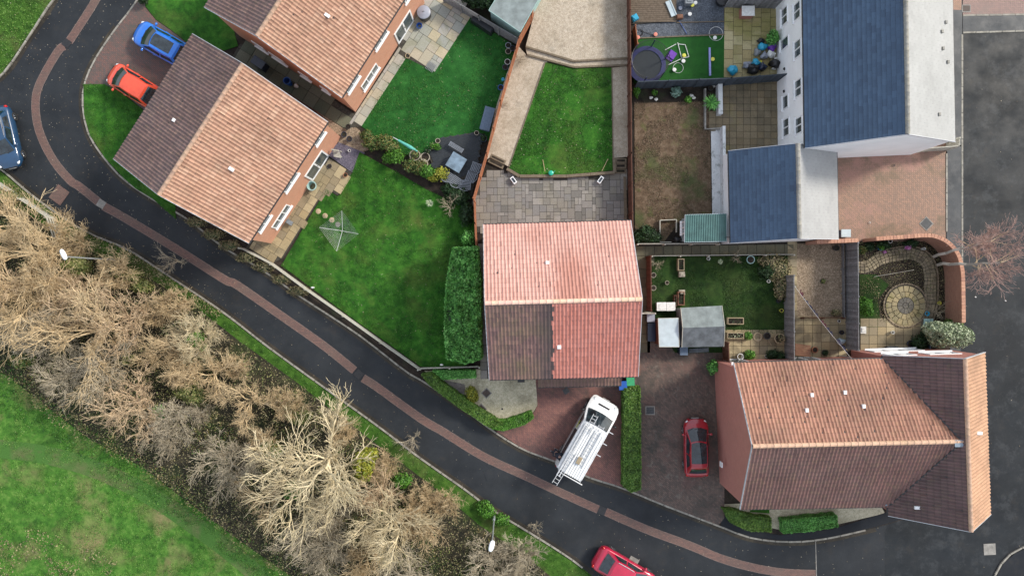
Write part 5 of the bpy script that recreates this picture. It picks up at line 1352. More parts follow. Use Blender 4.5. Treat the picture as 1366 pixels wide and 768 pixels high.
bush('flower_clump', 'magenta flowers under the curved brick wall', 'flowers', [(1211, 329, .3, .2, .2, .15)], 'flower_pink', .05, 900, None)
bush('flower_clump', 'purple flowers beside the small brick bed', 'flowers', [(1180, 336, .2, .12, .12, .1)], 'flower_pink', .04, 900, None)
# plants round the shrub border tubs etc
bush('potted_plant', 'small leafy plant in the gap beside decking edge', 'plant', [(583, 196, .3, .3, .25, .25)], 'leaf_green', .05)
# fence-side evergreen band along the top edge
bush('round_shrub', 'dark tree top behind the grey slat fence at the top edge', 'shrub', [(636, -6, 1.0, 1.2, .8, .8), (650, -2, 1.0, .8, .7, .7)], 'leaf_dark', .07)
bush('round_shrub', 'small dark shrub at the corner of the top front lawn', 'shrub', [(191, 0, .5, .35, .3, .4)], 'leaf_dark', .05)
# heather strip below the left house
bush('heather_border', 'purple brown heather strip between left house and road', 'shrub', [(x, y, .15, .8, .4, .22) for x, y in ((262, 296), (284, 312), (306, 327), (328, 343), (352, 356), (376, 372), (398, 388))], 'leaf_bramble', .045, 260)
# spiky plant
def spiky(label, x, y, z, L, n, m, cat='plant', name='spiky_plant'):
    c = P(x, y, z); r = thing(name, label, cat, (c.x, c.y, z - .4)); b = MB()
    for i in range(n):
        a = R.uniform(0, 2 * PI); e = R.uniform(.1, .95); l = L * R.uniform(.7, 1.1); w = .03
        d = Vector((math.cos(a), math.sin(a), 0)); s = Vector((-d.y, d.x, 0)) * w
        p0 = c; p1 = c + d * l * .5 + Vector((0, 0, l * e * .5)); p2 = c + d * l * (.85) + Vector((0, 0, l * e * .35))
        b.face([p0 - s, p0 + s, p1 + s, p1 - s]); b.face([p1 - s, p1 + s, p2])
    b.build('leaves', MAT[m], r, kind='stuff')
    b = MB(); b.tube((c.x, c.y, z - .4), (c.x, c.y, z), .05, .04); b.build('stem', MAT['bark_grey'], r)
spiky('dark green spiky plant in white planter by the grimy patio', 948.5, 138, .6, .75, 90, 'leaf_hedge')
spiky('pale small spiky plant above the dead branches', 574 - 1, 271, .4, .35, 40, 'leaf_silver')
spiky('tiny pale grass tuft in the front bed of shady lawn', 961, 349, .35, .25, 30, 'leaf_silver')

# ================================================================ BARE TREES
class TreeB:
    def __init__(s): s.seg = []   # (p0,p1,r0,r1)
def grow(T, rng, p, d, L, r, depth, spread, up, twig_r):
    n = 5 if depth > 1 else 3
    q = p.copy(); dd = d.normalized(); pts = [q.copy()]
    for i in range(n):
        dd = (dd + Vector((rng.gauss(0, .17), rng.gauss(0, .17), rng.gauss(0, .12) + up * .08))).normalized()
        q = q + dd * (L / n); pts.append(q.copy())
    for i in range(n):
        T.seg.append((pts[i], pts[i + 1], max(twig_r, r * (1 - .6 * i / n)), max(twig_r * .8, r * (1 - .6 * (i + 1) / n))))
    if depth <= 0: return
    k = {4: 6, 3: 7, 2: 7, 1: 7}.get(depth, 5) - (2 if depth == 1 else 0)
    for i in range(k):
        t = (.25 + .75 * (i + rng.random()) / k) * n; j = min(n - 1, int(t)); f = t - j
        o = pts[j].lerp(pts[j + 1], min(1, f)); bd = (pts[j + 1] - pts[j]).normalized()
        sd = Vector((rng.gauss(0, 1), rng.gauss(0, 1), rng.gauss(0, .75))); sd = (sd - bd * sd.dot(bd)).normalized()
        nd = (bd * rng.uniform(.75, 1.0) + sd * spread * rng.uniform(.5, 1.1) + Vector((0, 0, up * .25))).normalized()
        grow(T, rng, o, nd, L * rng.uniform(.42, .68), r * .5, depth - 1, spread, up, twig_r)
def seg_mesh(name, seg, m, sides=3):
    n = len(seg); P0 = np.array([tuple(s[0]) for s in seg]); P1 = np.array([tuple(s[1]) for s in seg]); r0 = np.array([s[2] for s in seg]); r1 = np.array([s[3] for s in seg])
    d = P1 - P0; d /= np.linalg.norm(d, axis=1)[:, None] + 1e-9
    up = np.where(np.abs(d[:, 2:3]) < .9, np.array([[0, 0, 1.0]]), np.array([[1.0, 0, 0]]))
    a = np.cross(d, up); a /= np.linalg.norm(a, axis=1)[:, None]; b = np.cross(d, a)
    vs = []
    for P_, r_ in ((P0, r0), (P1, r1)):
        for k in range(sides):
            t = 2 * PI * k / sides; vs.append(P_ + (a * math.cos(t) + b * math.sin(t)) * r_[:, None])
    V = np.stack(vs, 1).reshape(-1, 3); base = np.arange(n) * sides * 2; idx = []
    for k in range(sides):
        k2 = (k + 1) % sides; idx.append(np.stack([base + k, base + k2, base + sides + k2, base + sides + k], 1))
    I = np.stack(idx, 1).reshape(-1); nf = n * sides
    me = bpy.data.meshes.new(name); me.vertices.add(len(V)); me.vertices.foreach_set('co', V.ravel())
    me.loops.add(nf * 4); me.loops.foreach_set('vertex_index', I); me.polygons.add(nf)
    me.polygons.foreach_set('loop_start', np.arange(0, nf * 4, 4)); me.polygons.foreach_set('loop_total', np.full(nf, 4))
    me.polygons.foreach_set('use_smooth', np.ones(nf, bool)); me.update(calc_edges=True); me.materials.append(m); return me
def make_tree(seed, R_, H_, kind, m, limbs=6, spread=.8, twig=.011, depth=3):
    """kind: 'fan' spreads from a low fork, 'dome' is an upright rounded shrub-like crown"""
    rng = random.Random(seed); T = TreeB(); tr = []
    th = H_ * (.28 if kind == 'fan' else .12)
    tr.append((Vector((0, 0, 0)), Vector((.05, .03, th * .5)), .13 * R_ / 2.5, .11 * R_ / 2.5)); tr.append((Vector((.05, .03, th * .5)), Vector((.02, .08, th)), .11 * R_ / 2.5, .09 * R_ / 2.5))
    top = Vector((.02, .08, th))
    for i in range(limbs):
        a = 2 * PI * (i + rng.uniform(-.3, .3)) / limbs
        el = rng.uniform(.35, 1.0) if kind == 'fan' else rng.uniform(.5, 1.3)
        d = Vector((math.cos(a) * math.cos(el), math.sin(a) * math.cos(el), math.sin(el)))
        L = (R_ * .80 / max(.5, math.cos(el))) * rng.uniform(.6, .9)
        L = min(L, H_ * .62)
        grow(T, rng, top, d, L, .075 * R_ / 2.5, depth, spread, .35 if kind == 'fan' else .6, twig)
    big = [s for s in T.seg if s[2] > .028]; small = [s for s in T.seg if s[2] <= .028]
    return seg_mesh('trunk', tr, m, 8), seg_mesh('limbs', big, m, 5), seg_mesh('twigs', small, m, 3)
protos = {
 'fan_tan': make_tree(1, 2.7, 5.5, 'fan', MAT['bark_tan'], 7, .85),
 'fan_gold': make_tree(2, 3.4, 6.5, 'fan', MAT['bark_gold'], 8, .8),
 'fan_peach': make_tree(3, 2.8, 5.5, 'fan', MAT['bark_peach'], 7, .85),
 'dome_grey': make_tree(4, 2.2, 4.2, 'dome', MAT['bark_grey'], 9, .8, .012),
 'dome_tan': make_tree(5, 2.2, 4.5, 'dome', MAT['bark_tan'], 9, .85, .012),
 'fan_grey': make_tree(6, 2.7, 5.5, 'fan', MAT['bark_grey'], 7, .9),
 'wispy': make_tree(7, 1.6, 3.0, 'dome', MAT['bark_grey'], 5, .8, .009, 2),
}
def place_tree(kind, px, py, rad_px, label, zc=None, name='bare_tree', group='bare trees on the bank', base=None):
    t, l, w = protos[kind]; R0_ = {'fan_tan': 2.7, 'fan_gold': 3.4, 'fan_peach': 2.8, 'dome_grey': 2.2, 'dome_tan': 2.2, 'fan_grey': 2.7, 'wispy': 1.6}[kind]
    s = rad_px * .0495 / R0_ ; zc = zc if zc is not None else 2.6 * s
    c = P(px, py, zc); r = thing(name, label, 'tree' if name == 'bare_tree' else 'shrub', (c.x, c.y, .03), group, R.uniform(0, 2 * PI)); r['_local'] = 1
    r.scale = (s, s, s * R.uniform(.85, 1.1))
    for nm, me in (('trunk', t), ('limbs', l), ('twigs', w)):
        o = bpy.data.objects.new(nm, me); COL.objects.link(o); o.parent = r
        if nm != 'trunk': o['kind'] = 'stuff'
    return r
TREES = [
 ('fan_tan', 30, 335, 62, 'tan bare tree at the left edge below the rail fence'), ('fan_peach', -20, 390, 56, 'peach bare tree cut off by the left edge'),
 ('fan_tan', 38, 400, 52, 'tan bare tree left of the upper street lamp'), ('fan_peach', 95, 395, 50, 'bare tree just below the upper street lamp'),
 ('fan_grey', 62, 445, 46, 'pale grey bare tree over the meadow edge at left'), ('fan_tan', 118, 440, 62, 'sprawling bare tree in the middle of the left thicket'),
 ('fan_peach', 165, 425, 52, 'pinkish bare tree right of the left thicket'), ('fan_grey', 128, 495, 50, 'pale branching tree above the dark hollow'),
 ('fan_peach', 175, 538, 52, 'peach bare tree leaning over the dark meadow edge'), ('fan_grey', 82, 500, 36, 'grey bare tree at the edge of the meadow'),
 ('dome_tan', 210, 470, 28, 'small tan tree between the thicket and verge'), ('dome_tan', 232, 408, 30, 'small brownish tree near the kerb bend'),
 ('fan_gold', 268, 446, 40, 'golden twiggy tree by the verge with green clump'), ('fan_tan', 280, 500, 34, 'tan bare tree below the green clump'),
 ('dome_grey', 215, 590, 28, 'round grey bush tree hanging over the meadow'), ('dome_grey', 296, 628, 40, 'round silver grey tree beside the meadow track'),
 ('fan_gold', 430, 624, 92, 'largest golden bare tree with pale forked limbs'), ('fan_gold', 522, 700, 58, 'golden bare tree near the lower verge'),
 ('dome_grey', 345, 545, 34, 'grey twiggy tree in the middle of the bank'), ('dome_tan', 352, 590, 22, 'small tan tree above the largest tree'),
 ('fan_tan', 355, 668, 34, 'tan tree below left of the largest tree'), ('fan_grey', 412, 715, 38, 'greyish tree at the bottom beneath the largest tree'),
 ('dome_tan', 512, 625, 26, 'tan tree close to the verge right of the largest tree'), ('dome_tan', 562, 668, 26, 'tan tree beside the lower green verge'),
 ('dome_grey', 600, 728, 44, 'grey tree at the bottom left of the lower lamp'), ('dome_grey', 655, 765, 40, 'grey tree cut off by the bottom edge under the lamp'),
 ('dome_tan', 480, 750, 36, 'tan tree cut off by the bottom edge'), ('fan_grey', 545, 775, 46, 'grey tree half out of the bottom edge'),
 ('dome_grey', 700, 750, 36, 'low grey shrubby tree by the lower kerb'), ('dome_tan', 615, 700, 24, 'small brown tree left of the lower lamp'),
 ('fan_peach', 292, 550, 26, 'reddish bare tree above the silver grey tree'), ('dome_grey', 15, 452, 32, 'grey thicket tree at the left edge over grass'),
 ('fan_tan', 10, 300, 40, 'tan tree tucked under the left rail fence'), ('dome_tan', 150, 365, 34, 'olive tan tree right of the upper lamp'),
 ('dome_grey', 262, 552, 20, 'dull grey tree in the dark hollow'), ('dome_grey', 345, 612, 24, 'straw coloured tree left of the largest tree'),
 ('dome_tan', 312, 492, 24, 'tan tree beside the upper part of the green verge'), ('dome_tan', 372, 532, 22, 'tan tree between the grey tree and verge'),
 ('dome_tan', 95, 325, 30, 'tan tree crown touching the lamp lantern'), ('fan_tan', 70, 320, 34, 'tan tree in front of the rail fence end'), ('fan_peach', 40, 440, 40, 'peach tree low in the left thicket'), ('dome_tan', 205, 420, 26, 'tan tree between lamp column and green clump'),
 ('dome_tan', 458, 575, 26, 'tan tree crown reaching the verge near the drain'), ('dome_grey', 445, 700, 36, 'mauve grey tree below the largest tree'),
]
TREES += [('dome_grey', 318, 560, 30, 'grey tree standing between the peach tree and largest tree'), ('dome_tan', 245, 500, 30, 'tan tree in the middle of the dark hollow'), ('fan_grey', 235, 560, 36, 'grey branching tree low in the dark hollow'), ('fan_tan', 330, 535, 34, 'straw tree below the green verge bend'), ('dome_tan', 390, 545, 26, 'small straw tree at the edge of the long verge'), ('fan_peach', 505, 655, 40, 'peach tinted tree between the two golden trees'), ('dome_tan', 555, 705, 34, 'tan tree beside the lower golden tree'), ('fan_grey', 620, 745, 40, 'grey tree beneath the lower lamp lantern'), ('dome_tan', 590, 672, 26, 'straw tree touching the verge above the lower lamp'), ('dome_tan', 340, 640, 30, 'straw tree left of the largest tree limbs'), ('fan_tan', 240, 470, 34, 'tan tree above the dark hollow'), ('dome_grey', 300, 590, 32, 'grey tree above the silver grey tree'), ('fan_tan', 60, 370, 46, 'wide tan tree at the left of the lamp'), ('dome_grey', 430, 745, 34, 'grey tree at the bottom edge below the mauve tree')]
for k, x, y, rp_, lb in TREES[:]:
    if any(q in lb for q in ('above the silver grey tree', 'left of the largest tree limbs', 'beneath the lower lamp lantern', 'standing between the peach tree', 'left of the lower lamp', 'peach tree low in the left', 'grey twiggy tree in the middle')): TREES.remove((k, x, y, rp_, lb))
for k, x, y, rp_, lb in TREES: place_tree(k, x, y, rp_, lb)
place_tree('wispy', 222, 348, 24, 'sparse wispy shrub leaning over the road kerb', name='bare_shrub', group='wispy shrubs at the kerb')
place_tree('wispy', 714, 705, 13, 'tiny wispy shrub at the lower kerb', name='bare_shrub', group='wispy shrubs at the kerb')
place_tree('wispy', 548, 590, 20, 'wispy shrub poking over the kerb near the drain cover', name='bare_shrub', group='wispy shrubs at the kerb')
place_tree('wispy', 598, 275, 17, 'dead white branches at the edge of the large lawn', name='bare_shrub', group='wispy shrubs in gardens')
place_tree('wispy', 880, 352, 11, 'pinkish bare twigs in the corner of the shady lawn', name='bare_shrub', group='wispy shrubs in gardens')
place_tree('wispy', 985, 345, 10, 'dry twigs along the top of the shady lawn', name='bare_shrub', group='wispy shrubs in gardens')
place_tree('wispy', 694, 70, 12, 'pale bare twigs poking over the orange fence', name='bare_shrub', group='wispy shrubs in gardens', zc=1.9)
place_tree('wispy', 676, 140, 8, 'dark dry twig heap against the orange fence', name='bare_shrub', group='wispy shrubs in gardens', zc=.4)
place_tree('wispy', 1266, 416, 14, 'bare twigs on the inner side of the curved wall', name='bare_shrub', group='wispy shrubs in gardens', zc=1.8)
# two street-side trees growing inside the curved wall: tall trunk, russet crown
def tall_tree(label, bx, by, tx, ty, h, seed, crown):
    rng = random.Random(seed); c0 = P(bx, by, .05); c1 = P(tx, ty, h)
    r = thing('bare_tree', label, 'tree', (c0.x, c0.y, .05)); T = TreeB(); tr = []
    pts = [c0.lerp(c1, k / 8) + Vector((rng.gauss(0, .05), rng.gauss(0, .05), 0)) * (0 < k < 8) for k in range(9)]
    for k in range(8): tr.append((pts[k] - c0, pts[k + 1] - c0, .115 - .008 * k, .115 - .008 * (k + 1)))
    for k in range(11):
        t = 4.4 + 3.6 * k / 10; j = min(7, int(t)); o = pts[j].lerp(pts[j + 1], t - j) - c0
        a = rng.uniform(0, 2 * PI); d = Vector((math.cos(a), math.sin(a), rng.uniform(.3, 1.0)))
        grow(T, rng, o, d, crown * rng.uniform(.5, .95), .032, 3 if k % 4 == 0 else 2, .9, .4, .009)
    o = bpy.data.objects.new('trunk', seg_mesh('trunk', tr, MAT['bark_white'], 8)); COL.objects.link(o); o.parent = r
    big = [s for s in T.seg if s[2] > .02]; small = [s for s in T.seg if s[2] <= .02]
    for nm, sg, mm in (('limbs', big, 'bark_peach'), ('twigs', small, 'bark_red')):
        o = bpy.data.objects.new(nm, seg_mesh(nm, sg, MAT[mm], 3)); COL.objects.link(o); o.parent = r; o['kind'] = 'stuff'
tall_tree('upper bare tree with white trunk leaning over the curved brick wall', 1245, 342.5, 1322, 322, 6.6, 31, 1.9)
tall_tree('lower bare tree with white trunk leaning over the curved brick wall', 1250, 353.5, 1335, 350, 7.2, 32, 2.0)

# undergrowth between the trees, meadow tufts, verge tufts, litter: nobody could count these
scatter('undergrowth', 'olive and brown bramble undergrowth between the bare trees', UNDER, 150000, 'leaf_bramble', .045, .05, 1.3, 3)
scatter('undergrowth', 'patches of olive green undergrowth among the bare trees', UNDER, 90000, 'leaf_olive', .045, .1, 1.7, 13, clump=.35, thr=.5)
scatter('meadow_grass', 'tufty green meadow grass', MEADOW, 90000, 'blade_meadow', .035, .05, .14, 23, clump=1.4, thr=.42)
scatter('meadow_grass', 'longer grass darkened as tree shade along the foot of the bank', [(-260, 420), (-60, 455), (10, 480), (60, 525), (120, 570), (190, 612), (250, 655), (320, 705), (390, 755), (440, 815), (400, 831), (330, 760), (250, 700), (190, 655), (120, 615), (60, 575), (0, 545), (-260, 530)], 60000, 'blade_lawn', .05, .05, .3, 29, clump=.7, thr=.3)  # dark tufts stand in for tree shade as well as longer grass
scatter('undergrowth', 'green undergrowth patches among the bare trees', UNDER, 110000, 'leaf_mixed', .045, .1, 1.4, 17, clump=.5, thr=.52)
scatter('verge_grass', 'long grass along the kerb below the trees', BANK + [(760, 790), (640, 700), (520, 612), (440, 548), (380, 503), (300, 440), (225, 388), (120, 335), (40, 285), (-60, 240)], 60000, 'blade_meadow', .035, .05, .22, 33)
scatter('verge_grass', 'grass tufts on the top left verge', [(112, -70), (70, 0), (38, 48), (0, 102), (-60, 136), (-200, 148), (-200, -70)], 24000, 'blade_meadow', .035, .06, .16, 43)
scatter('dead_bracken', 'brown dead bracken in the bottom left corner of the meadow', [(-60, 690), (30, 700), (90, 715), (160, 745), (240, 800), (-60, 830)], 8000, 'leaf_bramble', .05, .06, .35, 71, clump=.8, thr=.5)
scatter('dry_grass', 'dry tan grass overgrowing the kerb at the left', [(20, 245), (41, 258), (84, 289), (125, 313), (171, 332), (233, 372), (299, 416), (290, 425), (225, 388), (120, 338), (40, 280), (0, 246)], 30000, 'leaf_bramble', .045, .06, .5, 63)
def grown(pl, k=1.5):
    cx = sum(p[0] for p in pl) / len(pl); cy = sum(p[1] for p in pl) / len(pl)
    return [(x + (x - cx) / math.hypot(x - cx, y - cy) * k, y + (y - cy) / math.hypot(x - cx, y - cy) * k) for x, y in pl]
for lb, pl, z, m_, n_ in (('small front lawn', [(112, 113), (140, 113), (165, 126), (230, 178), (235, 292), (204, 265), (166, 238), (121, 181)], .08, 'blade_lawn', 16000), ('large fenced lawn', L3, .08, 'blade_lawn', 60000), ('raised lawn', L4, .30, 'blade_lawn', 30000), ('deep green lawn', L2, .08, 'blade_lawn', 22000), ('shady lawn', [(869, 342), (1053, 342), (1050, 372), (1046, 444), (967, 444), (966, 470), (900, 470), (869, 415)], .08, 'blade_shade', 26000), ('worn brown lawn', [(846, 138), (946, 136), (947, 172), (949, 288), (905, 296), (884, 325), (847, 325)], .08, 'blade_dry', 26000)):
    scatter('lawn_grass', 'grass tufts of the ' + lb, grown(pl), n_, m_, .026, z + .005, z + .06, 53, clump=.9, thr=.40)
bush('leafy_clump', 'fresh green clump under the golden tree by the verge', 'shrub', [(262, 452, 1.6, .6, .6, .7), (268, 460, 1.5, .4, .4, .5)], 'leaf_green', .07, 260)
bush('leafy_clump', 'yellow green clump between the limbs of the largest tree', 'shrub', [(485, 618, 2.2, .7, .9, .8), (492, 606, 2.0, .6, .5, .6), (483, 635, 1.8, .5, .5, .5)], 'leaf_yellow', .075, 240)
bush('leafy_clump', 'olive scrub mound in the dark hollow of the bank', 'shrub', [(250, 520, .9, .9, .8, .7), (262, 530, .7, .7, .7, .6)], 'leaf_olive', .06, 220)
bush('leafy_clump', 'green scrub between straw tree and the largest tree', 'shrub', [(362, 600, .9, .8, .7, .7)], 'leaf_mixed', .06, 220)
bush('leafy_clump', 'olive scrub beside verge above the largest tree', 'shrub', [(400, 555, .8, .9, .6, .6), (385, 540, .7, .7, .6, .5)], 'leaf_olive', .06, 220)
bush('leafy_clump', 'green scrub under the left thicket edge by the meadow', 'shrub', [(30, 480, .8, .9, .6, .6)], 'leaf_mixed', .06, 220)
bush('leafy_clump', 'olive scrub beside the kerb below the lamp column', 'shrub', [(170, 368, .7, 1.1, .6, .6), (190, 382, .6, .8, .5, .5)], 'leaf_olive', .06, 220)
bush('leafy_clump', 'bright green clump right of the largest tree by the verge', 'shrub', [(537, 640, .9, .7, .5, .6)], 'leaf_green', .06, 220)
bush('leafy_clump', 'small green clump left inside the largest tree', 'shrub', [(391, 652, 1.2, .6, .7, .6)], 'leaf_green', .07, 200)
bush('leafy_clump', 'olive yellow bush under the upper street lamp', 'shrub', [(102, 356, 1.4, .9, .7, .8), (92, 366, 1.2, .6, .6, .6)], 'leaf_olive', .07, 260)
bush('leafy_clump', 'green bush at the left edge beneath the rail fence', 'shrub', [(12, 266, .9, .9, .6, .7), (-4, 262, .9, .8, .7, .7)], 'leaf_mixed', .07, 240)
bush('leafy_clump', 'bright green weeds beside the lower street lamp', 'shrub', [(650, 682, .4, .6, .5, .35), (668, 693, .4, .6, .45, .35), (644, 674, .3, .5, .4, .3)], 'leaf_green', .06, 300)
bush('leafy_clump', 'green ivy clump in the dark hollow of the bank', 'shrub', [(211, 552, .9, .5, .6, .5)], 'leaf_hedge', .06, 240)
bush('leafy_clump', 'green ivy clump below the pale branching tree', 'shrub', [(165, 478, 1.2, .7, .5, .5)], 'leaf_olive', .06, 240)
for lb, pl, z, n_ in (('large fenced lawn', L3, .12, 260), ('raised lawn', L4, .35, 160), ('deep green lawn', L2, .12, 200), ('top left verge', [(112, -70), (70, 0), (38, 48), (0, 102), (-60, 136), (-200, 148), (-200, -70)], .16, 200)):
    scatter('lawn_litter', 'pale fallen leaves and daisies on the ' + lb, pl, n_ * 2, 'leaf_litter', .028, z, z + .02, 83, up=3)
n = 900
xy = []
while len(xy) < n:
    x = R.uniform(0, 1366); y = R.uniform(0, 768); 
    if inside(K_LOW + [(1180, 825), (1180, 700)] + K_UP[::-1][7:] + [(112, -70), (72, 0), (40, 48), (2, 102), (-60, 138)], x, y) or (x > 1285 and y > 45 and R.random() < .25):
        if R.random() < (1.0 if x < 330 else .3): xy.append(P2(x, y))
A_ = np.array(xy); C = np.stack([A_[:, 0], A_[:, 1], np.full(n, .022)], 1); U, V = leaf_axes(np.tile([0, 0, 1.0], (n, 1)), .026, .25)
o = quads_mesh('fallen_leaves', C, U, V, MAT['leaf_litter'], (0, 0, 0), None, 'stuff'); o['label'] = 'small fallen leaves scattered over the tarmac'

# ================================================================ VEHICLES
def paint(name, c, flake=.1, rough=.28):
    t = NT(name, rough, .5)
    t.color(t.ramp(t.noise(3, 3), [(.3, tuple(x * (1 - flake) for x in c)), (.7, tuple(min(1, x * (1 + flake)) for x in c))]))
    t.b.inputs['Coat Weight'].default_value = 1.0; t.b.inputs['Coat Roughness'].default_value = .04
    return t.m
MAT['p_blue'] = paint('bright_blue_paint', (0.008, 0.15, 0.62)); MAT['p_orange'] = paint('orange_red_paint', (0.72, 0.075, 0.03)); MAT['p_red'] = paint('deep_red_paint', (0.33, 0.008, 0.02))
MAT['p_teal'] = paint('steel_blue_paint', (0.01, 0.05, 0.12)); MAT['p_pink'] = paint('crimson_paint', (0.42, 0.008, 0.045)); MAT['p_white'] = paint('white_van_paint', (0.78, 0.80, 0.82), .04)
MAT['rubber'] = plain('tyre_rubber', (0.02, 0.02, 0.02), .8); MAT['chrome'] = plain('bright_metal', (0.6, 0.62, 0.64), .25, .1, 4, 1.0); MAT['lamp_clear'] = plain('clear_headlamp', (0.7, 0.75, 0.78), .1, .1); MAT['lamp_red'] = plain('red_tail_lamp', (0.45, 0.01, 0.01), .15, .1)
MAT['alu'] = plain('aluminium', (0.62, 0.63, 0.64), .4, .12, 6, .3)

def wheel(parent, x, y, r=.32, w=.21):
    s = 1 if y > 0 else -1
    e = MB(); prof = [(r * .62, -w / 2), (r * .92, -w / 2), (r, -w * .3), (r, w * .3), (r * .92, w / 2), (r * .62, w / 2)]
    rows = [[(x + rr * math.cos(2 * PI * i / 18), y + yy * s, r + rr * math.sin(2 * PI * i / 18)) for i in range(18)] for rr, yy in prof]
    e.grid(rows, True); wh = e.build('wheel', MAT['rubber'], parent, org=(0, 0, 0), smooth=True)
    e = MB(); yy = y + s * w * .30
    c0 = Vector((x, yy, r)); e.tube(c0, c0 + Vector((0, s * .04, 0)), r * .2, r * .14, 10)
    rows = [[(x + rr * math.cos(2 * PI * i / 18), yy + dy * s, r + rr * math.sin(2 * PI * i / 18)) for i in range(18)] for rr, dy in ((r * .64, .04), (r * .56, .05), (r * .54, 0))]; e.grid(rows, True)
    for k in range(5):
        a = 2 * PI * k / 5; e.bar(c0 + Vector((0, s * .03, 0)), c0 + Vector((r * .6 * math.cos(a), s * .03, r * .6 * math.sin(a))), .05, .05)
    e.build('rim', MAT['chrome'], wh, org=(0, 0, 0))

def car(name, label, cat, px, py, heading, L, W, H, m, hood=.95, tail=.35, belt=.92, glass_roof=False, roof_bars=False, roof_end=None, rear_rake=.45, zref=.8, mirrors=True):
    c = P(px, py, zref)
    r = thing(name, label, cat, (c.x, c.y, 0.06), None, heading, True)
    hw = W / 2
    # lower body: stations front to rear
    def hwid(t):   # t 0 front .. 1 rear
        f = 1 - (1 - min(1, t / .16)) ** 2.6 * .34; b_ = 1 - (1 - min(1, (1 - t) / .12)) ** 2.6 * .22
        return hw * f * b_ * (1 - .03 * abs(t - .5))
    xw = L / 2 - hood            # windscreen base
    xe = -L / 2 + tail           # rear glass base
    def top(t):
        x = L / 2 - t * L
        if x > xw: u = (L / 2 - x) / hood; return .62 + (belt - .62) * (1 - (1 - u) ** 2.2)
        if x < xe: u = (x + L / 2) / tail; return .70 + (belt + .02 - .70) * (1 - (1 - min(1, u)) ** 2.5)
        return belt + .02 * (xw - x) / (xw - xe)
    rows = []
    N = 30
    for i in range(N + 1):
        t = i / N; t = t * t * (3 - 2 * t) * .35 + t * .65
        x = L / 2 - t * L; w = hwid(t); h = top(t); z0 = .22 + .12 * ((2 * t - 1) ** 8)
        half = [(0, z0), (w * .82, z0), (w * .95, z0 + .08), (w, .48), (w * .995, h - .22), (w * .965, h - .09), (w * .87, h - .02), (w * .6, h + .015), (0, h + .04)]
        row = [(x + (0.0), y, z) for y, z in half] + [(x, -y, z) for y, z in half[::-1][1:-1]]
        rows.append(row)
    b = MB(); b.grid(rows, True)
    # close the ends with rounded caps
    for rr, dx in ((rows[0], .05), (rows[-1], -.05)):
        cx = rr[0][0]; cz = sum(p[2] for p in rr) / len(rr)
        cap = [(cx + dx, p[1] * .8, cz + (p[2] - cz) * .75) for p in rr]; b.grid([rr, cap], True) if dx < 0 else b.grid([cap, rr], True)
        b.face(cap if dx > 0 else cap[::-1])
    body = b.build('body', m, r, org=(0, 0, 0), smooth=True)
    # cabin
    gb = hw * .86; gt = hw * .66; xr0 = xw - .78 * (H - belt) / .55; xr1 = (roof_end if roof_end is not None else xe + rear_rake); zt = H - .05
    def cab(u, v, side=0):
        """u 0..1 from front glass base to rear glass base around, v 0..1 up"""
        pass
    FB = lambda y, o=0: Vector((xw + .16 * (1 - (y / gb) ** 2) + o, y, belt + .015))
    FT = lambda y, o=0: Vector((xr0 + .10 * (1 - (y / gt) ** 2) + o, y, zt - .02 * (y / gt) ** 2))
    RB = lambda y: Vector((xe - .06 * (1 - (y / gb) ** 2), y, belt + .03))
    RT = lambda y: Vector((xr1 - .05 * (1 - (y / gt) ** 2), y, zt - .03 - .02 * (y / gt) ** 2))
    def patch(bot, topf, y0, y1, v0, v1, nm, mat, off, n=8, parent=r):
        rows = []
        for j in range(4):
            v = v0 + (v1 - v0) * j / 3; row = []
            for i in range(n + 1):
                s = y0 + (y1 - y0) * i / n; p = bot(s * gb).lerp(topf(s * gt), v); row.append(p + off * (1 + .0 * v) + Vector((0, 0, .03 * math.sin(PI * v))) * 1)
            rows.append(row)
        g = MB(); g.grid(rows); return g.build(nm, mat, parent, org=(0, 0, 0), smooth='all')
    # shell: front, rear, sides, roof in body colour
    s = MB(); K = 8
    def row_at(v):
        z = belt + (zt - belt) * v; fr = [FB(y * gb).lerp(FT(y * gt), v) for y in [1 - 2 * i / K for i in range(K + 1)]]
        re = [RB(y * gb).lerp(RT(y * gt), v) for y in [-1 + 2 * i / K for i in range(K + 1)]]
        L_ = fr[-1].lerp(re[0], .5) + Vector((0, -.05, .0)); R_ = re[-1].lerp(fr[0], .5) + Vector((0, .05, .0))
        return fr + [L_] + re + [R_]
    rws = [row_at(v) for v in (0, .33, .66, .93)]
    lastr = [Vector((p.x * 1.0 + (.05 if p.x < 0 else -.06), p.y * .93, p.z + .035)) for p in row_at(1.0)]
    s.grid(rws + [lastr], True)
    # roof: fan of strips between front edge and rear edge
    fe = lastr[:K + 1]; rr_ = lastr[K + 2:2 * K + 3][::-1]
    rows = []
    for j in range(7):
        u = j / 6; rows.append([fe[i].lerp(rr_[i], u) + Vector((0, (1 if i < K / 2 else -1) * .03 * math.sin(PI * u) * (abs(i - K / 2) / (K / 2)), .035 * math.sin(PI * u) + .03 * (1 - (2 * i / K - 1) ** 2) * (.3 + .7 * math.sin(PI * u)))) for i in range(K + 1)])
    s.grid(rows[::-1])
    cabin = s.build('roof', m, r, org=(0, 0, 0), smooth=True)
    patch(FB, FT, -.93, .93, .0, .97, 'windscreen', MAT['car_glass'], Vector((.012, 0, .012)))
    patch(RB, RT, -.84, .84, .10, .88, 'rear_window', MAT['car_glass'], Vector((-.014, 0, .012)))
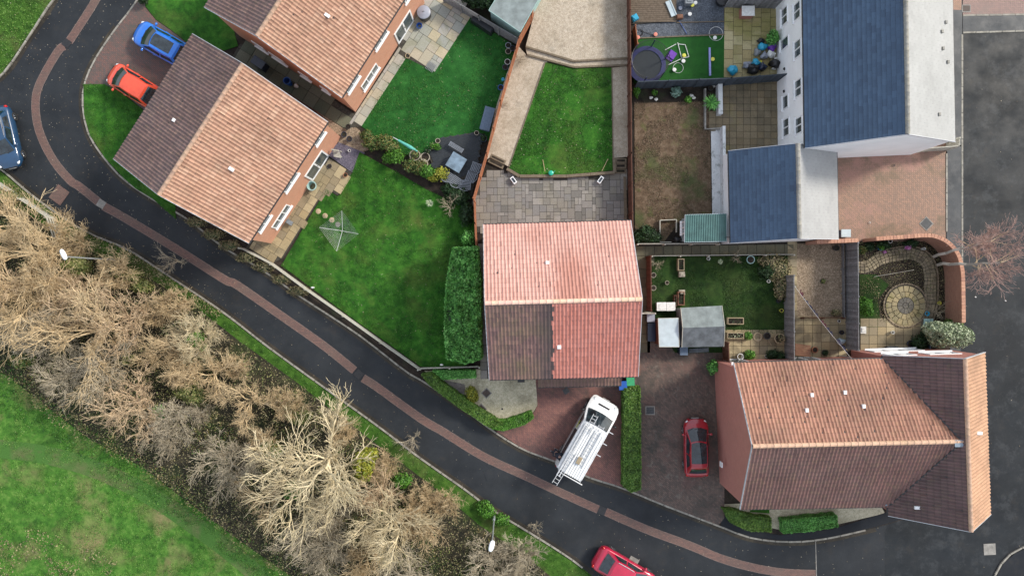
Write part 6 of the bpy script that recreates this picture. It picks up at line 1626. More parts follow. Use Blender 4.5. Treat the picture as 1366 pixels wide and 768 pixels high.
    for sd in (1, -1):
        a0 = FB(gb * sd); a1 = FT(gt * sd); e0 = RB(gb * sd); e1 = RT(gt * sd)
        for u0, u1 in ((.05, .50), (.54, .88)):
            q = []
            for j in range(3):
                v = .10 + .78 * j / 2; row = []
                for i in range(6):
                    u = u0 + (u1 - u0) * i / 5; p = a0.lerp(a1, v).lerp(e0.lerp(e1, v), u); row.append(p + Vector((0, sd * (.05 * (1 - abs(2 * u - 1)) + .016), .006)))
                q.append(row)
            g = MB(); g.grid(q if sd < 0 else q[::-1]); g.build('side_window', MAT['car_glass'], r, org=(0, 0, 0), smooth='all')
    if glass_roof:
        g = MB(); rw = []
        for j in range(0, 6):
            rw.append([Vector((p.x, p.y * .97, p.z + .008)) for p in (rows[j][1:-1] if glass_roof == 2 else rows[j])])
        g.grid([[p * 1.0 for p in q] for q in rw][::-1]); g.build('glass_roof', MAT['car_glass'], r, org=(0, 0, 0), smooth='all')
    if roof_bars:
        for sd in (1, -1):
            g = MB(); pts = [Vector((xr0 - .15, sd * gt * .97, zt + .05)), Vector(((xr0 + xr1) / 2, sd * (gt + .0), zt + .09)), Vector((xr1 + .1, sd * gt * .95, zt + .05))]; g.path(pts, .022, 6); g.build('roof_bar', MAT[roof_bars], r, org=(0, 0, 0), smooth=True)
    for x in (L / 2 - .82, -L / 2 + .78):
        for sd in (1, -1): wheel(r, x, sd * (hw - .10), .32 * H / 1.5 * .98, .21)
    for sd in (1, -1):
        g = MB(); g.blob((L / 2 - .30, sd * hw * .72, .69), (.24, .13, .055), R, 0, 10, 6); g.build('headlight', MAT['lamp_clear'], r, org=(0, 0, 0), smooth='all')
        g = MB(); g.blob((-L / 2 + .12, sd * hw * .78, .78), (.10, .13, .12), R, 0, 10, 6); g.build('tail_light', MAT['lamp_red'], r, org=(0, 0, 0), smooth='all')
        if mirrors:
            g = MB(); g.blob((xw - .28, sd * (hw + .10), belt + .08), (.09, .12, .08), R, 0, 8, 6); g.bar((xw - .27, sd * (gb - .02), belt + .04), (xw - .27, sd * (hw + .05), belt + .06), .06, .05); g.build('mirror', m, r, org=(0, 0, 0), smooth=True)
        g = MB(); g.bar((xw - .95, sd * (hw + .005), .78), (xw - 1.15, sd * (hw + .005), .78), .03, .03); g.build('door_handle', m, r, org=(0, 0, 0))
        g = MB()
        for x in (xw - .12, xw - 1.12, xe + .35): g.bar((x, sd * (hwid((L / 2 - x) / L) + .002), .34), (x - .03, sd * (hwid((L / 2 - x) / L) * .985), belt - .09), .008, .012)
        g.build('door_seam', MAT['black_plastic'], r, org=(0, 0, 0), kind='stuff')
    g = MB(); g.box((L / 2 + .045, 0, .42), (.03, .52, .11), 0); g.build('number_plate', MAT['upvc'], r, org=(0, 0, 0))
    g = MB(); g.box((L / 2 + .03, 0, .60), (.05, .9, .08), 0, .01); g.build('grille', MAT['black_plastic'], r, org=(0, 0, 0))
    for y in (-.3, .25):
        g = MB(); g.bar(FB(y, .03) + Vector((0, 0, .02)), FB(y + .5 if y < .2 else y + .42).lerp(FT(y + .3), .12) + Vector((.03, 0, .03)), .02, .015); g.build('wiper', MAT['black_plastic'], r, org=(0, 0, 0))
    return r
rad = math.radians
car('parked_car', 'bright blue car with dark glass roof nosing out from the left roof', 'car', 215, 58.5, rad(150.6), 4.35, 1.82, 1.55, MAT['p_blue'], 1.0, .3, .98, 2, zref=1.0)
car('parked_car', 'orange red hatchback with mirrors on the mottled driveway', 'car', 177, 114, rad(148.2), 4.0, 1.76, 1.5, MAT['p_orange'], .75, .3, .95, 0, rear_rake=.6, zref=1.0)
car('parked_car', 'deep red car with black glass roof on the dark driveway', 'car', 930, 598, rad(90.8), 4.0, 1.72, 1.5, MAT['p_red'], .72, .3, .95, 1, roof_bars='p_red', zref=1.0)
car('parked_car', 'steel blue car cut off by the left edge of the road', 'car', 3.5, 183, rad(-77), 4.3, 1.8, 1.48, MAT['p_teal'], 1.05, .45, .93, 0, roof_bars='chrome', zref=.8)
car('parked_car', 'crimson car cut off by the bottom edge of the road', 'car', 834, 764, rad(-30.8), 4.6, 1.86, 1.62, MAT['p_pink'], 1.0, .45, .98, 0, roof_bars='alu', rear_rake=.75, zref=.9)

# the van
def van():
    L, W, H = 5.45, 2.0, 2.05
    c = P(785, 584, 1.6); hd = rad(60.6)
    r = thing('ladder_van', 'white van with ladders and white racks on its roof in the red driveway', 'van', (c.x, c.y, .06), None, hd, True); r.scale = (1.03, 1.09, 1.0)
    xs = [(-L / 2, .93, 1.86, .55), (-L / 2 + .06, .98, 1.96, .4), (-L / 2 + .3, 1.0, 1.98, .3), (0, 1.0, 1.98, .28), (L / 2 - 1.95, 1.0, 1.98, .28), (L / 2 - 1.75, .99, 1.93, .28), (L / 2 - .98, .98, 1.22, .28), (L / 2 - .75, .975, 1.14, .28), (L / 2 - .35, .95, .98, .3), (L / 2 - .1, .86, .78, .34), (L / 2, .70, .62, .4)]
    rows = []
    for x, w, h, z0 in xs:
        k = max(0, h - 1.15) / .85; wt = w - .17 * k
        half = [(0, z0), (w * .9, z0), (w, z0 + .12), (w, min(1.0, h - .15)), (w - .02 * k, max(min(1.15, h - .1), min(1.15, h - .08))), (wt + .05, h - .1), (wt - .06, h - .02), (wt * .6, h + .01), (0, h + .02)]
        rows.append([(x, y, z) for y, z in half] + [(x, -y, z) for y, z in half[::-1][1:-1]])
    b = MB(); b.grid(rows[::-1], True); b.face(rows[0]); b.face(rows[-1][::-1]); b.build('body', MAT['p_white'], r, org=(0, 0, 0), smooth=True)
    # windscreen
    def pt(x, y):
        u = (x - (L / 2 - 1.75)) / .77; z = 1.94 + (1.22 - 1.93) * u
        return Vector((x + .10 * (1 - y * y), y * (.80 + .13 * u), z + .02 + .06 * (1 - y * y)))
    g = MB(); g.grid([[pt(L / 2 - 1.76 + .80 * j / 4, -0.95 + 1.90 * i / 8) for i in range(9)] for j in range(5)][::-1]); g.build('windscreen', MAT['car_glass'], r, org=(0, 0, 0), smooth='all')
    for sd in (1, -1):
        g = MB(); q = [Vector((L / 2 - 1.1, sd * .985, 1.18)), Vector((L / 2 - 2.2, sd * 1.005, 1.18)), Vector((L / 2 - 2.2, sd * .90, 1.72)), Vector((L / 2 - 1.65, sd * .90, 1.72))]
        g.face(q if sd < 0 else q[::-1]); g.build('side_window', MAT['car_glass'], r, org=(0, 0, 0))
        g = MB(); q = [Vector((L / 2 - 2.6, sd * 1.006, 1.15)), Vector((-L / 2 + .45, sd * 1.006, 1.15)), Vector((-L / 2 + .45, sd * .908, 1.74)), Vector((L / 2 - 2.6, sd * .908, 1.74))]
        g.face(q if sd < 0 else q[::-1]); g.build('dark_side_panel', MAT['car_glass'], r, org=(0, 0, 0))
        g = MB(); g.blob((L / 2 - .32, sd * .72, .86), (.24, .16, .12), R, 0, 10, 6); g.build('headlight', MAT['lamp_clear'], r, org=(0, 0, 0), smooth='all')
        g = MB(); g.blob((L / 2 - 1.25, sd * 1.16, 1.25), (.09, .14, .16), R, 0, 8, 6); g.bar((L / 2 - 1.25, sd * .95, 1.15), (L / 2 - 1.25, sd * 1.12, 1.2), .06, .06); g.build('mirror', MAT['black_plastic'], r, org=(0, 0, 0), smooth=True)
        for x in (L / 2 - .95, -L / 2 + 1.0): wheel(r, x, sd * .92, .34, .22)
        g = MB(); g.box((-L / 2 - .0, sd * .85, 1.1), (.06, .14, .6), 0, .01); g.build('tail_light', MAT['lamp_red'], r, org=(0, 0, 0))
    g = MB(); q = [pt(0, 0)]; g.box((L / 2 - .42, .02, 1.055), (.12, .8, .02), .0, .004); g.build('bonnet_slot', MAT['black_plastic'], r, org=(0, 0, 0))
    g = MB(); g.box((L / 2 + .0, 0, .5), (.05, .95, .16), 0, .01); g.build('grille', MAT['black_plastic'], r, org=(0, 0, 0))
    g = MB(); g.box((L / 2 + .03, 0, .36), (.03, .52, .11), 0); g.build('number_plate', MAT['upvc'], r, org=(0, 0, 0))
    # lettering on the yellow green stripe is too small to read: a plain lime decal patch
    g = MB(); q = [Vector((.75, 1.012, 1.35)), Vector((.2, 1.012, 1.35)), Vector((.2, .985, 1.52)), Vector((.75, .985, 1.52))]; g.face(q[::-1]); g.build('side_decal', plain('lime_decal', (.5, .55, .12), .5), r, org=(0, 0, 0))
    # roof rack: rails, cross bars and long slats
    zr = 2.14
    for y in (-.78, .78):
        g = MB(); g.bar((L / 2 - 2.0, y, zr), (-L / 2 - .02, y, zr), .05, .05); g.build('rack_rail', MAT['alu'], r, org=(0, 0, 0))
    for i in range(9):
        x = L / 2 - 2.05 - i * .40; g = MB(); g.bar((x, -.84, zr - .03), (x, .84, zr - .03), .04, .03); g.build('rack_crossbar', MAT['alu'], r, org=(0, 0, 0))
    MAT['rack_white'] = plain('white_rack_metal', (.74, .76, .77), .5, .12, 5)
    for i in range(8):
        y = -.68 + i * .156; g = MB(); g.box(((L / 2 - 1.95 - L / 2 - .0) / 2, y, zr + .012), (L - 2.0, .118, .025), 0, .004); g.build('rack_slat', MAT['rack_white'], r, org=(0, 0, 0))
    for y in (.55, .72):
        g = MB(); g.tube((L / 2 - 1.75, y, zr + .1), (-L / 2 - .35, y, zr + .1), .04, .04, 8); g.build('rack_tube', MAT['alu'], r, org=(0, 0, 0), smooth=True)
    for x in (-.6, .25, 1.1):
        g = MB(); g.bar((x, -.80, zr + .03), (x, -1.12, zr + .03), .05, .04); g.build('rack_outrigger', MAT['alu'], r, org=(0, 0, 0))
    g = MB(); g.tube((-L / 2 - .10, -.98, zr + .02), (-L / 2 - .10, .5, zr + .02), .035, .035, 8); g.build('rear_roller', MAT['alu'], r, org=(0, 0, 0), smooth=True)
    # things lying on the rack
    def w_(x, y, z): v = Vector((x * math.cos(hd) - y * math.sin(hd), x * math.sin(hd) + y * math.cos(hd), z)); return v + Vector((c.x, c.y, .06))
    def ladder(label, p0, p1, w, rungs):
        p0 = w_(*p0); p1 = w_(*p1); d = p1 - p0; u = d.normalized(); s = Vector((-u.y, u.x, 0)).normalized() * w / 2
        o = thing('ladder', label, 'ladder', tuple(p0), 'ladders on the van')
        for k in (1, -1): g = MB(); g.bar(p0 + s * k, p1 + s * k, .035, .07); g.build('stile', MAT['alu'], o)
        for i in range(rungs): g = MB(); q = p0 + d * ((i + .6) / rungs); g.tube(q + s, q - s, .018, .018, 6); g.build('rung', MAT['alu'], o)
    ladder('aluminium ladder sticking out behind the van roof', (-1.2, .50, 2.26), (-3.75, .62, 2.22), .36, 10)
    ladder('aluminium ladder on the roof reaching over the windscreen', (-1.9, -.28, 2.24), (1.25, -.25, 2.24), .40, 12)
    ladder('short ladder over the windscreen on the driver side', (.3, .42, 2.25), (1.7, .46, 2.25), .34, 6)
    g = MB(); p = w_(-1.55, -.05, 2.30); g.box(tuple(p), (.5, .28, .08), hd, .02); o = g.build('rusty_board', MAT['wood_tan'], org=p); tag(o, 'small stained board lying on the rear of the van rack', 'board')
van()

# ================================================================ PERSON
def person():
    p = P(741, 604, .9); fx, fy = p.x, p.y
    hd = rad(-22)   # faces the open side of the van
    r = thing('person', 'person in dark clothing bending in at the side of the white van', 'person', (fx, fy, .06), None, hd, True)
    def skin(name, pts, edges, mat, sub=2, par=r):
        me = bpy.data.meshes.new(name); me.from_pydata([q[0] for q in pts], edges, []); ob = bpy.data.objects.new(name, me); COL.objects.link(ob); ob.parent = par
        md = ob.modifiers.new('Skin', 'SKIN'); md.use_smooth_shade = True
        for i, q in enumerate(pts): me.skin_vertices[0].data[i].radius = (q[1], q[2] if len(q) > 2 else q[1]); me.skin_vertices[0].data[i].use_root = (i == 0)
        s = ob.modifiers.new('Subsurf', 'SUBSURF'); s.levels = sub; s.render_levels = sub
        me.materials.append(mat); return ob
    dark = plain('navy_jacket_cloth', (.018, .022, .035), .85, .3, 10); jeans = plain('dark_trousers', (.025, .03, .045), .9, .3, 10); skinm = plain('skin', (.45, .26, .19), .6, .08, 10); hair = plain('dark_hair', (.012, .01, .01), .7, .3, 20); shoe = plain('grey_shoes', (.35, .35, .37), .7)
    # pelvis root; torso bent forward 35 degrees, arms reaching in
    P_ = [((0, 0, .92), .14, .17), ((.10, 0, 1.10), .13, .16), ((.26, 0, 1.30), .13, .19), ((.33, 0, 1.40), .09, .13), ((.38, 0, 1.46), .055), ((.43, 0, 1.53), .065), ((.47, 0, 1.60), .085, .075), ((.48, 0, 1.67), .06),
          ((.28, .19, 1.37), .07), ((.42, .24, 1.16), .048), ((.66, .20, 1.10), .036), ((.28, -.19, 1.37), .07), ((.44, -.23, 1.17), .048), ((.68, -.16, 1.14), .036),
          ((.0, .10, .86), .10), ((.05, .12, .50), .065), ((-.03, .13, .12), .045), ((.0, -.10, .86), .10), ((-.08, -.11, .50), .065), ((-.22, -.12, .14), .045)]
    E = [(0, 1), (1, 2), (2, 3), (3, 4), (4, 5), (5, 6), (6, 7), (2, 8), (8, 9), (9, 10), (2, 11), (11, 12), (12, 13), (0, 14), (14, 15), (15, 16), (0, 17), (17, 18), (18, 19)]
    skin('body', P_, E, skinm)
    J = [((.0, 0, .93), .16, .19), ((.10, 0, 1.10), .15, .18), ((.26, 0, 1.30), .15, .21), ((.33, 0, 1.39), .10, .14), ((.28, .20, 1.37), .085), ((.42, .25, 1.16), .062), ((.62, .205, 1.105), .05), ((.28, -.20, 1.37), .085), ((.44, -.24, 1.17), .062), ((.64, -.165, 1.145), .05)]
    skin('jacket', J, [(0, 1), (1, 2), (2, 3), (2, 4), (4, 5), (5, 6), (2, 7), (7, 8), (8, 9)], dark)
    T_ = [((0, 0, .93), .155, .175), ((.0, .10, .84), .115), ((.05, .12, .50), .08), ((-.03, .13, .12), .065), ((.0, -.10, .84), .115), ((-.08, -.11, .50), .08), ((-.22, -.12, .14), .065)]
    skin('trousers', T_, [(0, 1), (1, 2), (2, 3), (0, 4), (4, 5), (5, 6)], jeans)
    g = MB(); g.blob((.455, 0, 1.645), (.105, .09, .095), R, .05, 12, 8); g.build('hair', hair, r, org=(0, 0, 0), smooth='all')
    for sd, x in ((.13, -.03), (-.12, -.22)):
        g = MB(); g.blob((x + .08, sd, .05), (.15, .05, .06), R, .03, 10, 6); g.build('shoe', shoe, r, org=(0, 0, 0), smooth='all')
    for sd, bx, by, bz in ((1, .66, .20, 1.10), (-1, .68, -.16, 1.14)):
        pts = [((bx, by, bz), .03), ((bx + .06, by, bz - .01), .036, .02)]; ed = [(0, 1)]
        for k, dy in enumerate((-.03, -.01, .01, .03)):
            i = len(pts); pts += [((bx + .10, by + dy, bz - .015), .009), ((bx + .135 + (.01 if k in (1, 2) else 0), by + dy * 1.1, bz - .035), .008)]; ed += [(1, i), (i, i + 1)]
        i = len(pts); pts += [((bx + .05, by - sd * .045, bz - .01), .011), ((bx + .085, by - sd * .055, bz - .03), .009)]; ed += [(1, i), (i, i + 1)]
        skin('hand', pts, ed, skinm, 1)
    # face
    g = MB(); g.blob((.555, 0, 1.60), (.018, .014, .022), R, 0, 6, 4); g.build('nose', skinm, r, org=(0, 0, 0), smooth='all')
    for sd in (1, -1):
        g = MB(); g.blob((.545, sd * .03, 1.625), (.008, .012, .008), R, 0, 6, 4); g.build('eye', MAT['black_plastic'], r, org=(0, 0, 0))
        g = MB(); g.blob((.46, sd * .082, 1.61), (.02, .01, .03), R, 0, 6, 4); g.build('ear', skinm, r, org=(0, 0, 0), smooth='all')
    g = MB(); g.bar((.545, -.022, 1.56), (.545, .022, 1.56), .008, .008); g.build('mouth', plain('lips', (.3, .1, .09), .6), r, org=(0, 0, 0))
person()

# ================================================================ STREET LAMPS
def lamp(label, bx, by, hx, hy, h=6.0):
    b0 = P(bx, by, 0); hd = P(hx, hy, h); r = thing('street_lamp', label, 'street lamp', (b0.x, b0.y, 0), 'street lamps on the bank')
    g = MB(); g.tube((b0.x, b0.y, 0), (b0.x, b0.y, 1.2), .09, .085, 10); g.tube((b0.x, b0.y, 1.2), (b0.x, b0.y, h - .05), .055, .04, 10); g.build('column', MAT['galv'], r, smooth=True)
    d = Vector((hd.x - b0.x, hd.y - b0.y, 0)); l = max(.4, d.length); d.normalize()
    g = MB(); g.tube((b0.x, b0.y, h - .06), (hd.x - d.x * .2, hd.y - d.y * .2, h), .035, .03, 8); g.build('arm', MAT['galv'], r, smooth=True)
    g = MB(); s = Vector((-d.y, d.x, 0)); pr = [(-.32, .06), (-.26, .13), (-.05, .17), (.2, .16), (.34, .12), (.40, .04)]
    rows = [[hd + d * x + s * (w * math.cos(2 * PI * k / 12)) + Vector((0, 0, .07 * math.sin(2 * PI * k / 12) * (w / .17))) for k in range(12)] for x, w in pr]
    g.grid(rows, True); g.face(rows[0][::-1]); g.face(rows[-1]); g.build('lantern', MAT['lamp_white'], r, smooth='all')
    return r
MAT['galv'] = plain('galvanised_steel', (.45, .48, .5), .4, .1, 5, .4); MAT['lamp_white'] = plain('white_lamp_housing', (.8, .82, .83), .4, .04)
lamp('upper white headed street lamp standing in the left thicket', 155, 347, 85, 340)
lamp('lower white headed street lamp by the bottom verge', 659.5, 686, 656, 727)

# ================================================================ GARDEN THINGS
def C3(x, y, z=0): return P(x, y, z)
def simple(name, label, cat, x, y, fn, m, zb=.08, group=None, smooth=False):
    """one-mesh thing; fn(mb, cx, cy, zb) adds its shape"""
    c = P(x, y, zb); b = MB(); fn(b, c.x, c.y, zb); o = b.build(name, MAT[m] if isinstance(m, str) else m, org=c, smooth=smooth); return tag(o, label, cat, group)
MAT['teal_plastic'] = plain('teal_plastic', (.02, .22, .24), .4); MAT['green_plastic'] = plain('green_plastic', (.03, .30, .12), .45); MAT['blue_plastic'] = plain('blue_plastic', (.01, .09, .38), .4); MAT['sky_plastic'] = plain('sky_blue_plastic', (.03, .35, .55), .4)
MAT['lid_grey'] = plain('grey_lid', (.28, .30, .36), .35, .1, 5); MAT['terracotta'] = plain('terracotta_pot', (.34, .13, .07), .8); MAT['stone_pot'] = plain('stone_pot', (.38, .34, .27), .85, .25, 8); MAT['dark_pot'] = plain('dark_glazed_pot', (.02, .03, .06), .25); MAT['white_stone'] = plain('white_stone', (.65, .65, .62), .8, .15, 8)
MAT['bluegrey_paint'] = wood('blue_grey_painted_timber', (.12, .17, .24), (.18, .24, .33)); MAT['felt'] = plain('grey_green_roofing_felt', (.20, .235, .235), .85, .2, 2); MAT['felt_dark'] = plain('dark_roofing_felt', (.11, .125, .14), .85, .3, 2); MAT['mint'] = plain('mint_painted_board', (.33, .5, .48), .6, .15, 4)
MAT['green_metal'] = plain('green_profiled_metal', (.065, .15, .14), .4, .15, 2); MAT['pale_roof'] = plain('pale_grey_sheet', (.42, .50, .54), .5, .12, 1.5); MAT['purple'] = plain('purple_plastic', (.13, .03, .35), .5); MAT['tramp_blue'] = plain('trampoline_blue_pad', (.01, .013, .085), .5, .25); MAT['mesh_black'] = plain('trampoline_mat', (.012, .018, .024), .7)
MAT['white_plastic'] = plain('white_plastic', (.72, .72, .70), .4); MAT['yellow'] = plain('yellow_plastic', (.65, .62, .08), .5); MAT['pinkp'] = plain('salmon_plastic', (.65, .22, .16), .5); MAT['lilac'] = plain('lilac_plastic', (.28, .3, .62), .5); MAT['cloth_dark'] = plain('dark_laundry', (.02, .02, .05), .9, .3); MAT['cloth_wine'] = plain('wine_laundry', (.07, .015, .025), .9, .3); MAT['parasol'] = plain('aqua_parasol_cloth', (.10, .42, .36), .7); MAT['grey_metal'] = plain('grey_metal', (.22, .24, .26), .45, .15)

def pot(label, x, y, r, h, m, plant=None, zb=.09, soil=True, name='plant_pot', cat='plant pot', group=None):
    c = P(x, y, zb); t = thing(name, label, cat, (c.x, c.y, zb), group)
    b = MB(); b.lathe((c.x, c.y, zb), [(r * .7, 0), (r * .95, h * .85), (r * 1.05, h * .86), (r * 1.05, h), (r * .88, h), (r * .85, h * .8)], 16); b.build('pot', MAT[m], t, smooth=True)
    if soil: b = MB(); b.lathe((c.x, c.y, zb), [(r * .86, h * .84), (0.001, h * .87)], 16); b.build('compost', MAT['soil'], t)
    if plant:
        n = 160; d = rand_dirs(n, .8); k = NR.uniform(.4, 1.1, n)[:, None]; C = np.array([[c.x, c.y, zb + h + r * .4]]) + d * k * r * 1.15; U, V = leaf_axes(d, .045, .6); quads_mesh('foliage', C, U, V, MAT[plant], (c.x, c.y, zb), t, 'stuff')
    return t

# house 2 garden
c = P(566, 19, .5)
t = thing('drum_barbecue', 'round black barbecue with domed grey lid on the sandstone patio', 'barbecue', (c.x, c.y, .09))
b = MB(); b.lathe((c.x, c.y, .09), [(.40, 0), (.44, .1), (.46, .7), (.46, .75)], 24); b.build('drum', MAT['black_plastic'], t, smooth=True)
b = MB(); b.lathe((c.x, c.y, .09), [(.48, .75), (.47, .8), (.3, .88), (.001, .91)], 24); b.build('lid', MAT['lid_grey'], t, smooth=True)
b = MB(); b.tube((c.x - .08, c.y, 1.02), (c.x + .08, c.y, 1.02), .02, .02, 6); b.build('handle', MAT['chrome'], t)
pot('blue bucket beside the round barbecue', 560, 36, .20, .28, 'blue_plastic', soil=False, name='bucket', cat='bucket')
simple('ring_ornament', 'small tan ring lying at the inner patio corner', 'ornament', 544, 75, lambda b, x, y, z: [b.tube((x + .17 * math.cos(a * PI / 8), y + .17 * math.sin(a * PI / 8), z + .05), (x + .17 * math.cos((a + 1) * PI / 8), y + .17 * math.sin((a + 1) * PI / 8), z + .05), .03, .03, 6, False) for a in range(16)], 'wood_tan', .1)
t = thing('boot_scraper', 'slatted metal grid on the patio corner by the lawn', 'rack', tuple(P(573, 92, .1)))
c = P(575, 90); ang = wang((573, 95), (582, 80))
for k in range(6):
    b = MB(); o = (k - 2.5) * .11; b.bar((c.x - math.sin(ang) * o - .32 * math.cos(ang), c.y + math.cos(ang) * o - .32 * math.sin(ang), .16), (c.x - math.sin(ang) * o + .32 * math.cos(ang), c.y + math.cos(ang) * o + .32 * math.sin(ang), .16), .04, .03); b.build('slat', MAT['grey_metal'], t)
c = P(644.5, 33, .4); ang = wang((630, 24), (658, 43))
t = thing('covered_lounger', 'black covered table leaning by the grey slat fence', 'covered furniture', (c.x, c.y, .08))
b = MB(); b.box((c.x, c.y, .42), (1.75, .62, .7), ang, .10); b.build('cover', plain('black_cover', (.015, .018, .024), .45, .3, 3), t)
b = MB(); b.box((c.x, c.y, .10), (1.65, .52, .06), ang, .01); b.build('base', MAT['grey_metal'], t)
# big shed roof at top
def shed(label, corners_px, z0, z1, roofm, wallm, overh=.08, name='shed', pitch=0.0, boards=0, fas=None):
    pts = [P(x, y, z1) for x, y in corners_px]; cx = sum(p.x for p in pts) / len(pts); cy = sum(p.y for p in pts) / len(pts)
    t = thing(name, label, 'shed', (cx, cy, z0)); k = 1 - overh / 1.5
    w = [(cx + (p.x - cx) * k, cy + (p.y - cy) * k) for p in pts]
    for i in range(len(w)):
        j = (i + 1) % len(w); b = MB(); q = [Vector((*w[i], z0)), Vector((*w[j], z0)), Vector((*w[j], z1 - .06)), Vector((*w[i], z1 - .06))]
        n = (q[1] - q[0]).cross(q[2] - q[1])
        if n.dot((q[0] + q[1]) / 2 - Vector((cx, cy, z0))) < 0: q = q[::-1]
        slab3(b, q, .04); b.build('wall', MAT[wallm], t)
    b = MB(); b.prism([(p.x, p.y) for p in pts], z1 - .05, z1, True, True); o = b.build('roof', MAT[roofm], t)
    for i in range(len(pts)):
        j = (i + 1) % len(pts); b = MB(); b.bar((pts[i].x, pts[i].y, z1 - .05), (pts[j].x, pts[j].y, z1 - .05), .03, .12); b.build('trim', MAT[fas or wallm], t)
    return t
shed('shed with blue grey felt roof and mint edge at the top of the slat fence', [(652, 14), (687, -44), (729, -20), (694, 43)], .05, 2.1, 'felt', 'mint')
c = P(650, 158, .7)
t = thing('storage_box', 'blue grey painted storage box beside the orange fence', 'storage box', (c.x, c.y, .06)); ang = wang((644, 172), (652, 142))
b = MB(); b.box((c.x, c.y, .33), (1.55, .66, .54), ang, .015); b.build('box', MAT['bluegrey_paint'], t)
for k in range(5): b = MB(); o = (k - 2) * .145; b.box((c.x - math.sin(ang) * o, c.y + math.cos(ang) * o, .635), (1.65, .138, .04), ang, .006); b.build('lid_board', MAT['bluegrey_paint'], t)
# decking
dk = pix([(571, 206), (587, 185), (633, 177), (644, 180), (629, 266), (584, 238)]); o = sheet('decking', dk, .12, MAT['mortar'], 'charcoal decking corner with garden furniture')
ang = wang((571, 206), (633, 177)); og = P2(565, 250)
k = 0
for j in range(40):
    y0 = j * .15 - .5
    xs_ = [x * .25 for x in range(0, 30) if inside(dk, og[0] + x * .25 * math.cos(ang) - (y0 + .07) * math.sin(ang), og[1] + x * .25 * math.sin(ang) + (y0 + .07) * math.cos(ang))]
    if len(xs_) < 2: continue
    b = MB(); x0, x1 = xs_[0], xs_[-1]; mx = (x0 + x1) / 2; b.box((og[0] + mx * math.cos(ang) - (y0 + .07) * math.sin(ang), og[1] + mx * math.sin(ang) + (y0 + .07) * math.cos(ang), .14), (x1 - x0 + .2, .138, .03), ang, .004); b.build('deck_board', MAT['deck_dark'], o)
MAT['furn_grey'] = plain('grey_garden_furniture', (.17, .19, .22), .5, .15, 6); MAT['table_top'] = plain('slate_blue_table_top', (.17, .24, .31), .35, .25, 3)
ang = wang((595, 225), (608, 202 + 0)); ang = wang((593.5, 220), (605, 201)); c = P(608.5, 216.5, .75)
t = thing('garden_table', 'square slate blue garden table on the dark decking', 'table', (c.x, c.y, .155))
b = MB(); b.box((c.x, c.y, .73), (1.12, 1.12, .05), ang, .01); b.build('tabletop', MAT['table_top'], t)
for sx in (-1, 1):
    for sy in (-1, 1):
        b = MB(); lx = c.x + .47 * (sx * math.cos(ang) - sy * math.sin(ang)); ly = c.y + .47 * (sx * math.sin(ang) + sy * math.cos(ang)); b.box((lx, ly, .43), (.07, .07, .55), ang); b.build('leg', MAT['furn_grey'], t)
def slat_seat(label, x, y, w, d, ang, back, n=6, group='slatted seats round the garden table'):
    c = P(x, y, .45); ca, sa = math.cos(ang), math.sin(ang)
    t = thing('garden_chair' if back else 'garden_bench', label, 'chair' if back else 'bench', (c.x, c.y, .155), group)
    def w_(a, b_, z): return (c.x + a * ca - b_ * sa, c.y + a * sa + b_ * ca, z)
    for k in range(n):
        o = -d / 2 + d * (k + .5) / n; b = MB(); b.bar(w_(-w / 2, o, .50), w_(w / 2, o, .50), d / n * .62, .025); b.build('slat', MAT['furn_grey'], t)
    for sx in (-1, 1):
        b = MB(); b.bar(w_(sx * w / 2, -d / 2, .49), w_(sx * w / 2, d / 2, .49), .045, .05); b.build('side_frame', MAT['furn_grey'], t)
        for sy in (-1, 1): b = MB(); b.bar(w_(sx * (w / 2 - .02), sy * (d / 2 - .02), .16), w_(sx * (w / 2 - .02), sy * (d / 2 - .02), .48), .04, .04); b.build('leg', MAT['furn_grey'], t)
    if back:
        b = MB(); pts = [Vector(w_(-w / 2 + w * i / 8, -d / 2 - .02 - .14 * math.sin(PI * i / 8), .86 + .06 * math.sin(PI * i / 8))) for i in range(9)]; b.path(pts, .025, 6); b.build('back_rail', MAT['furn_grey'], t, smooth=True)
        for i in range(5): q = pts[1 + int(i * 1.5)]; b = MB(); b.bar(w_(-w / 2 + w * (i + .8) / 5.6, -d / 2 + .02, .5), q, .03, .02); b.build('back_slat', MAT['furn_grey'], t)
    return t
an = wang((592, 232), (612, 246))
slat_seat('slatted garden chair at the lower left of the slate blue table', 597.5, 235, .72, .66, an, True)
slat_seat('slatted garden chair at the bottom corner of the slate blue table', 609.5, 242.5, .72, .66, an, True)
slat_seat('slatted corner chair against the orange fence', 621, 246.5, .72, .66, an + .5, True)
slat_seat('slatted garden chair right of the slate blue table beside orange fence', 628, 236, .7, .66, an + PI / 2 + .25, True)
slat_seat('slatted garden chair at the upper right of the decking seats', 634, 224, .7, .66, an + PI / 2 + .25, True)
slat_seat('low slatted bench above the slate blue table', 608.5, 196.5, 1.05, .34, wang((600, 192), (618, 203)), False, 4)
pot('grey pot at the top right corner of the decking', 636, 178.5, .16, .3, 'stone_pot'); pot('dark pot with ring of pebbles by the storage box', 645, 186, .25, .35, 'dark_pot', 'leaf_dark')
pot('pale round stone pot at the left end of the decking', 568, 211, .32, .4, 'stone_pot'); pot('stone pot under the green parasol tip', 554.5, 208.5, .38, .42, 'stone_pot', 'leaf_mixed')
pot('small pale pot beside the decking edge', 584.5, 189, .17, .3, 'stone_pot'); pot('small plant pot with leafy plant on decking edge', 578, 196, .2, .3, 'stone_pot', 'leaf_green'); pot('dark mossy pot left of the decking', 571, 204, .2, .3, 'dark_pot', 'leaf_dark'); pot('straw coloured planter at the left decking corner', 565, 220, .35, .35, 'stone_pot', 'leaf_olive')
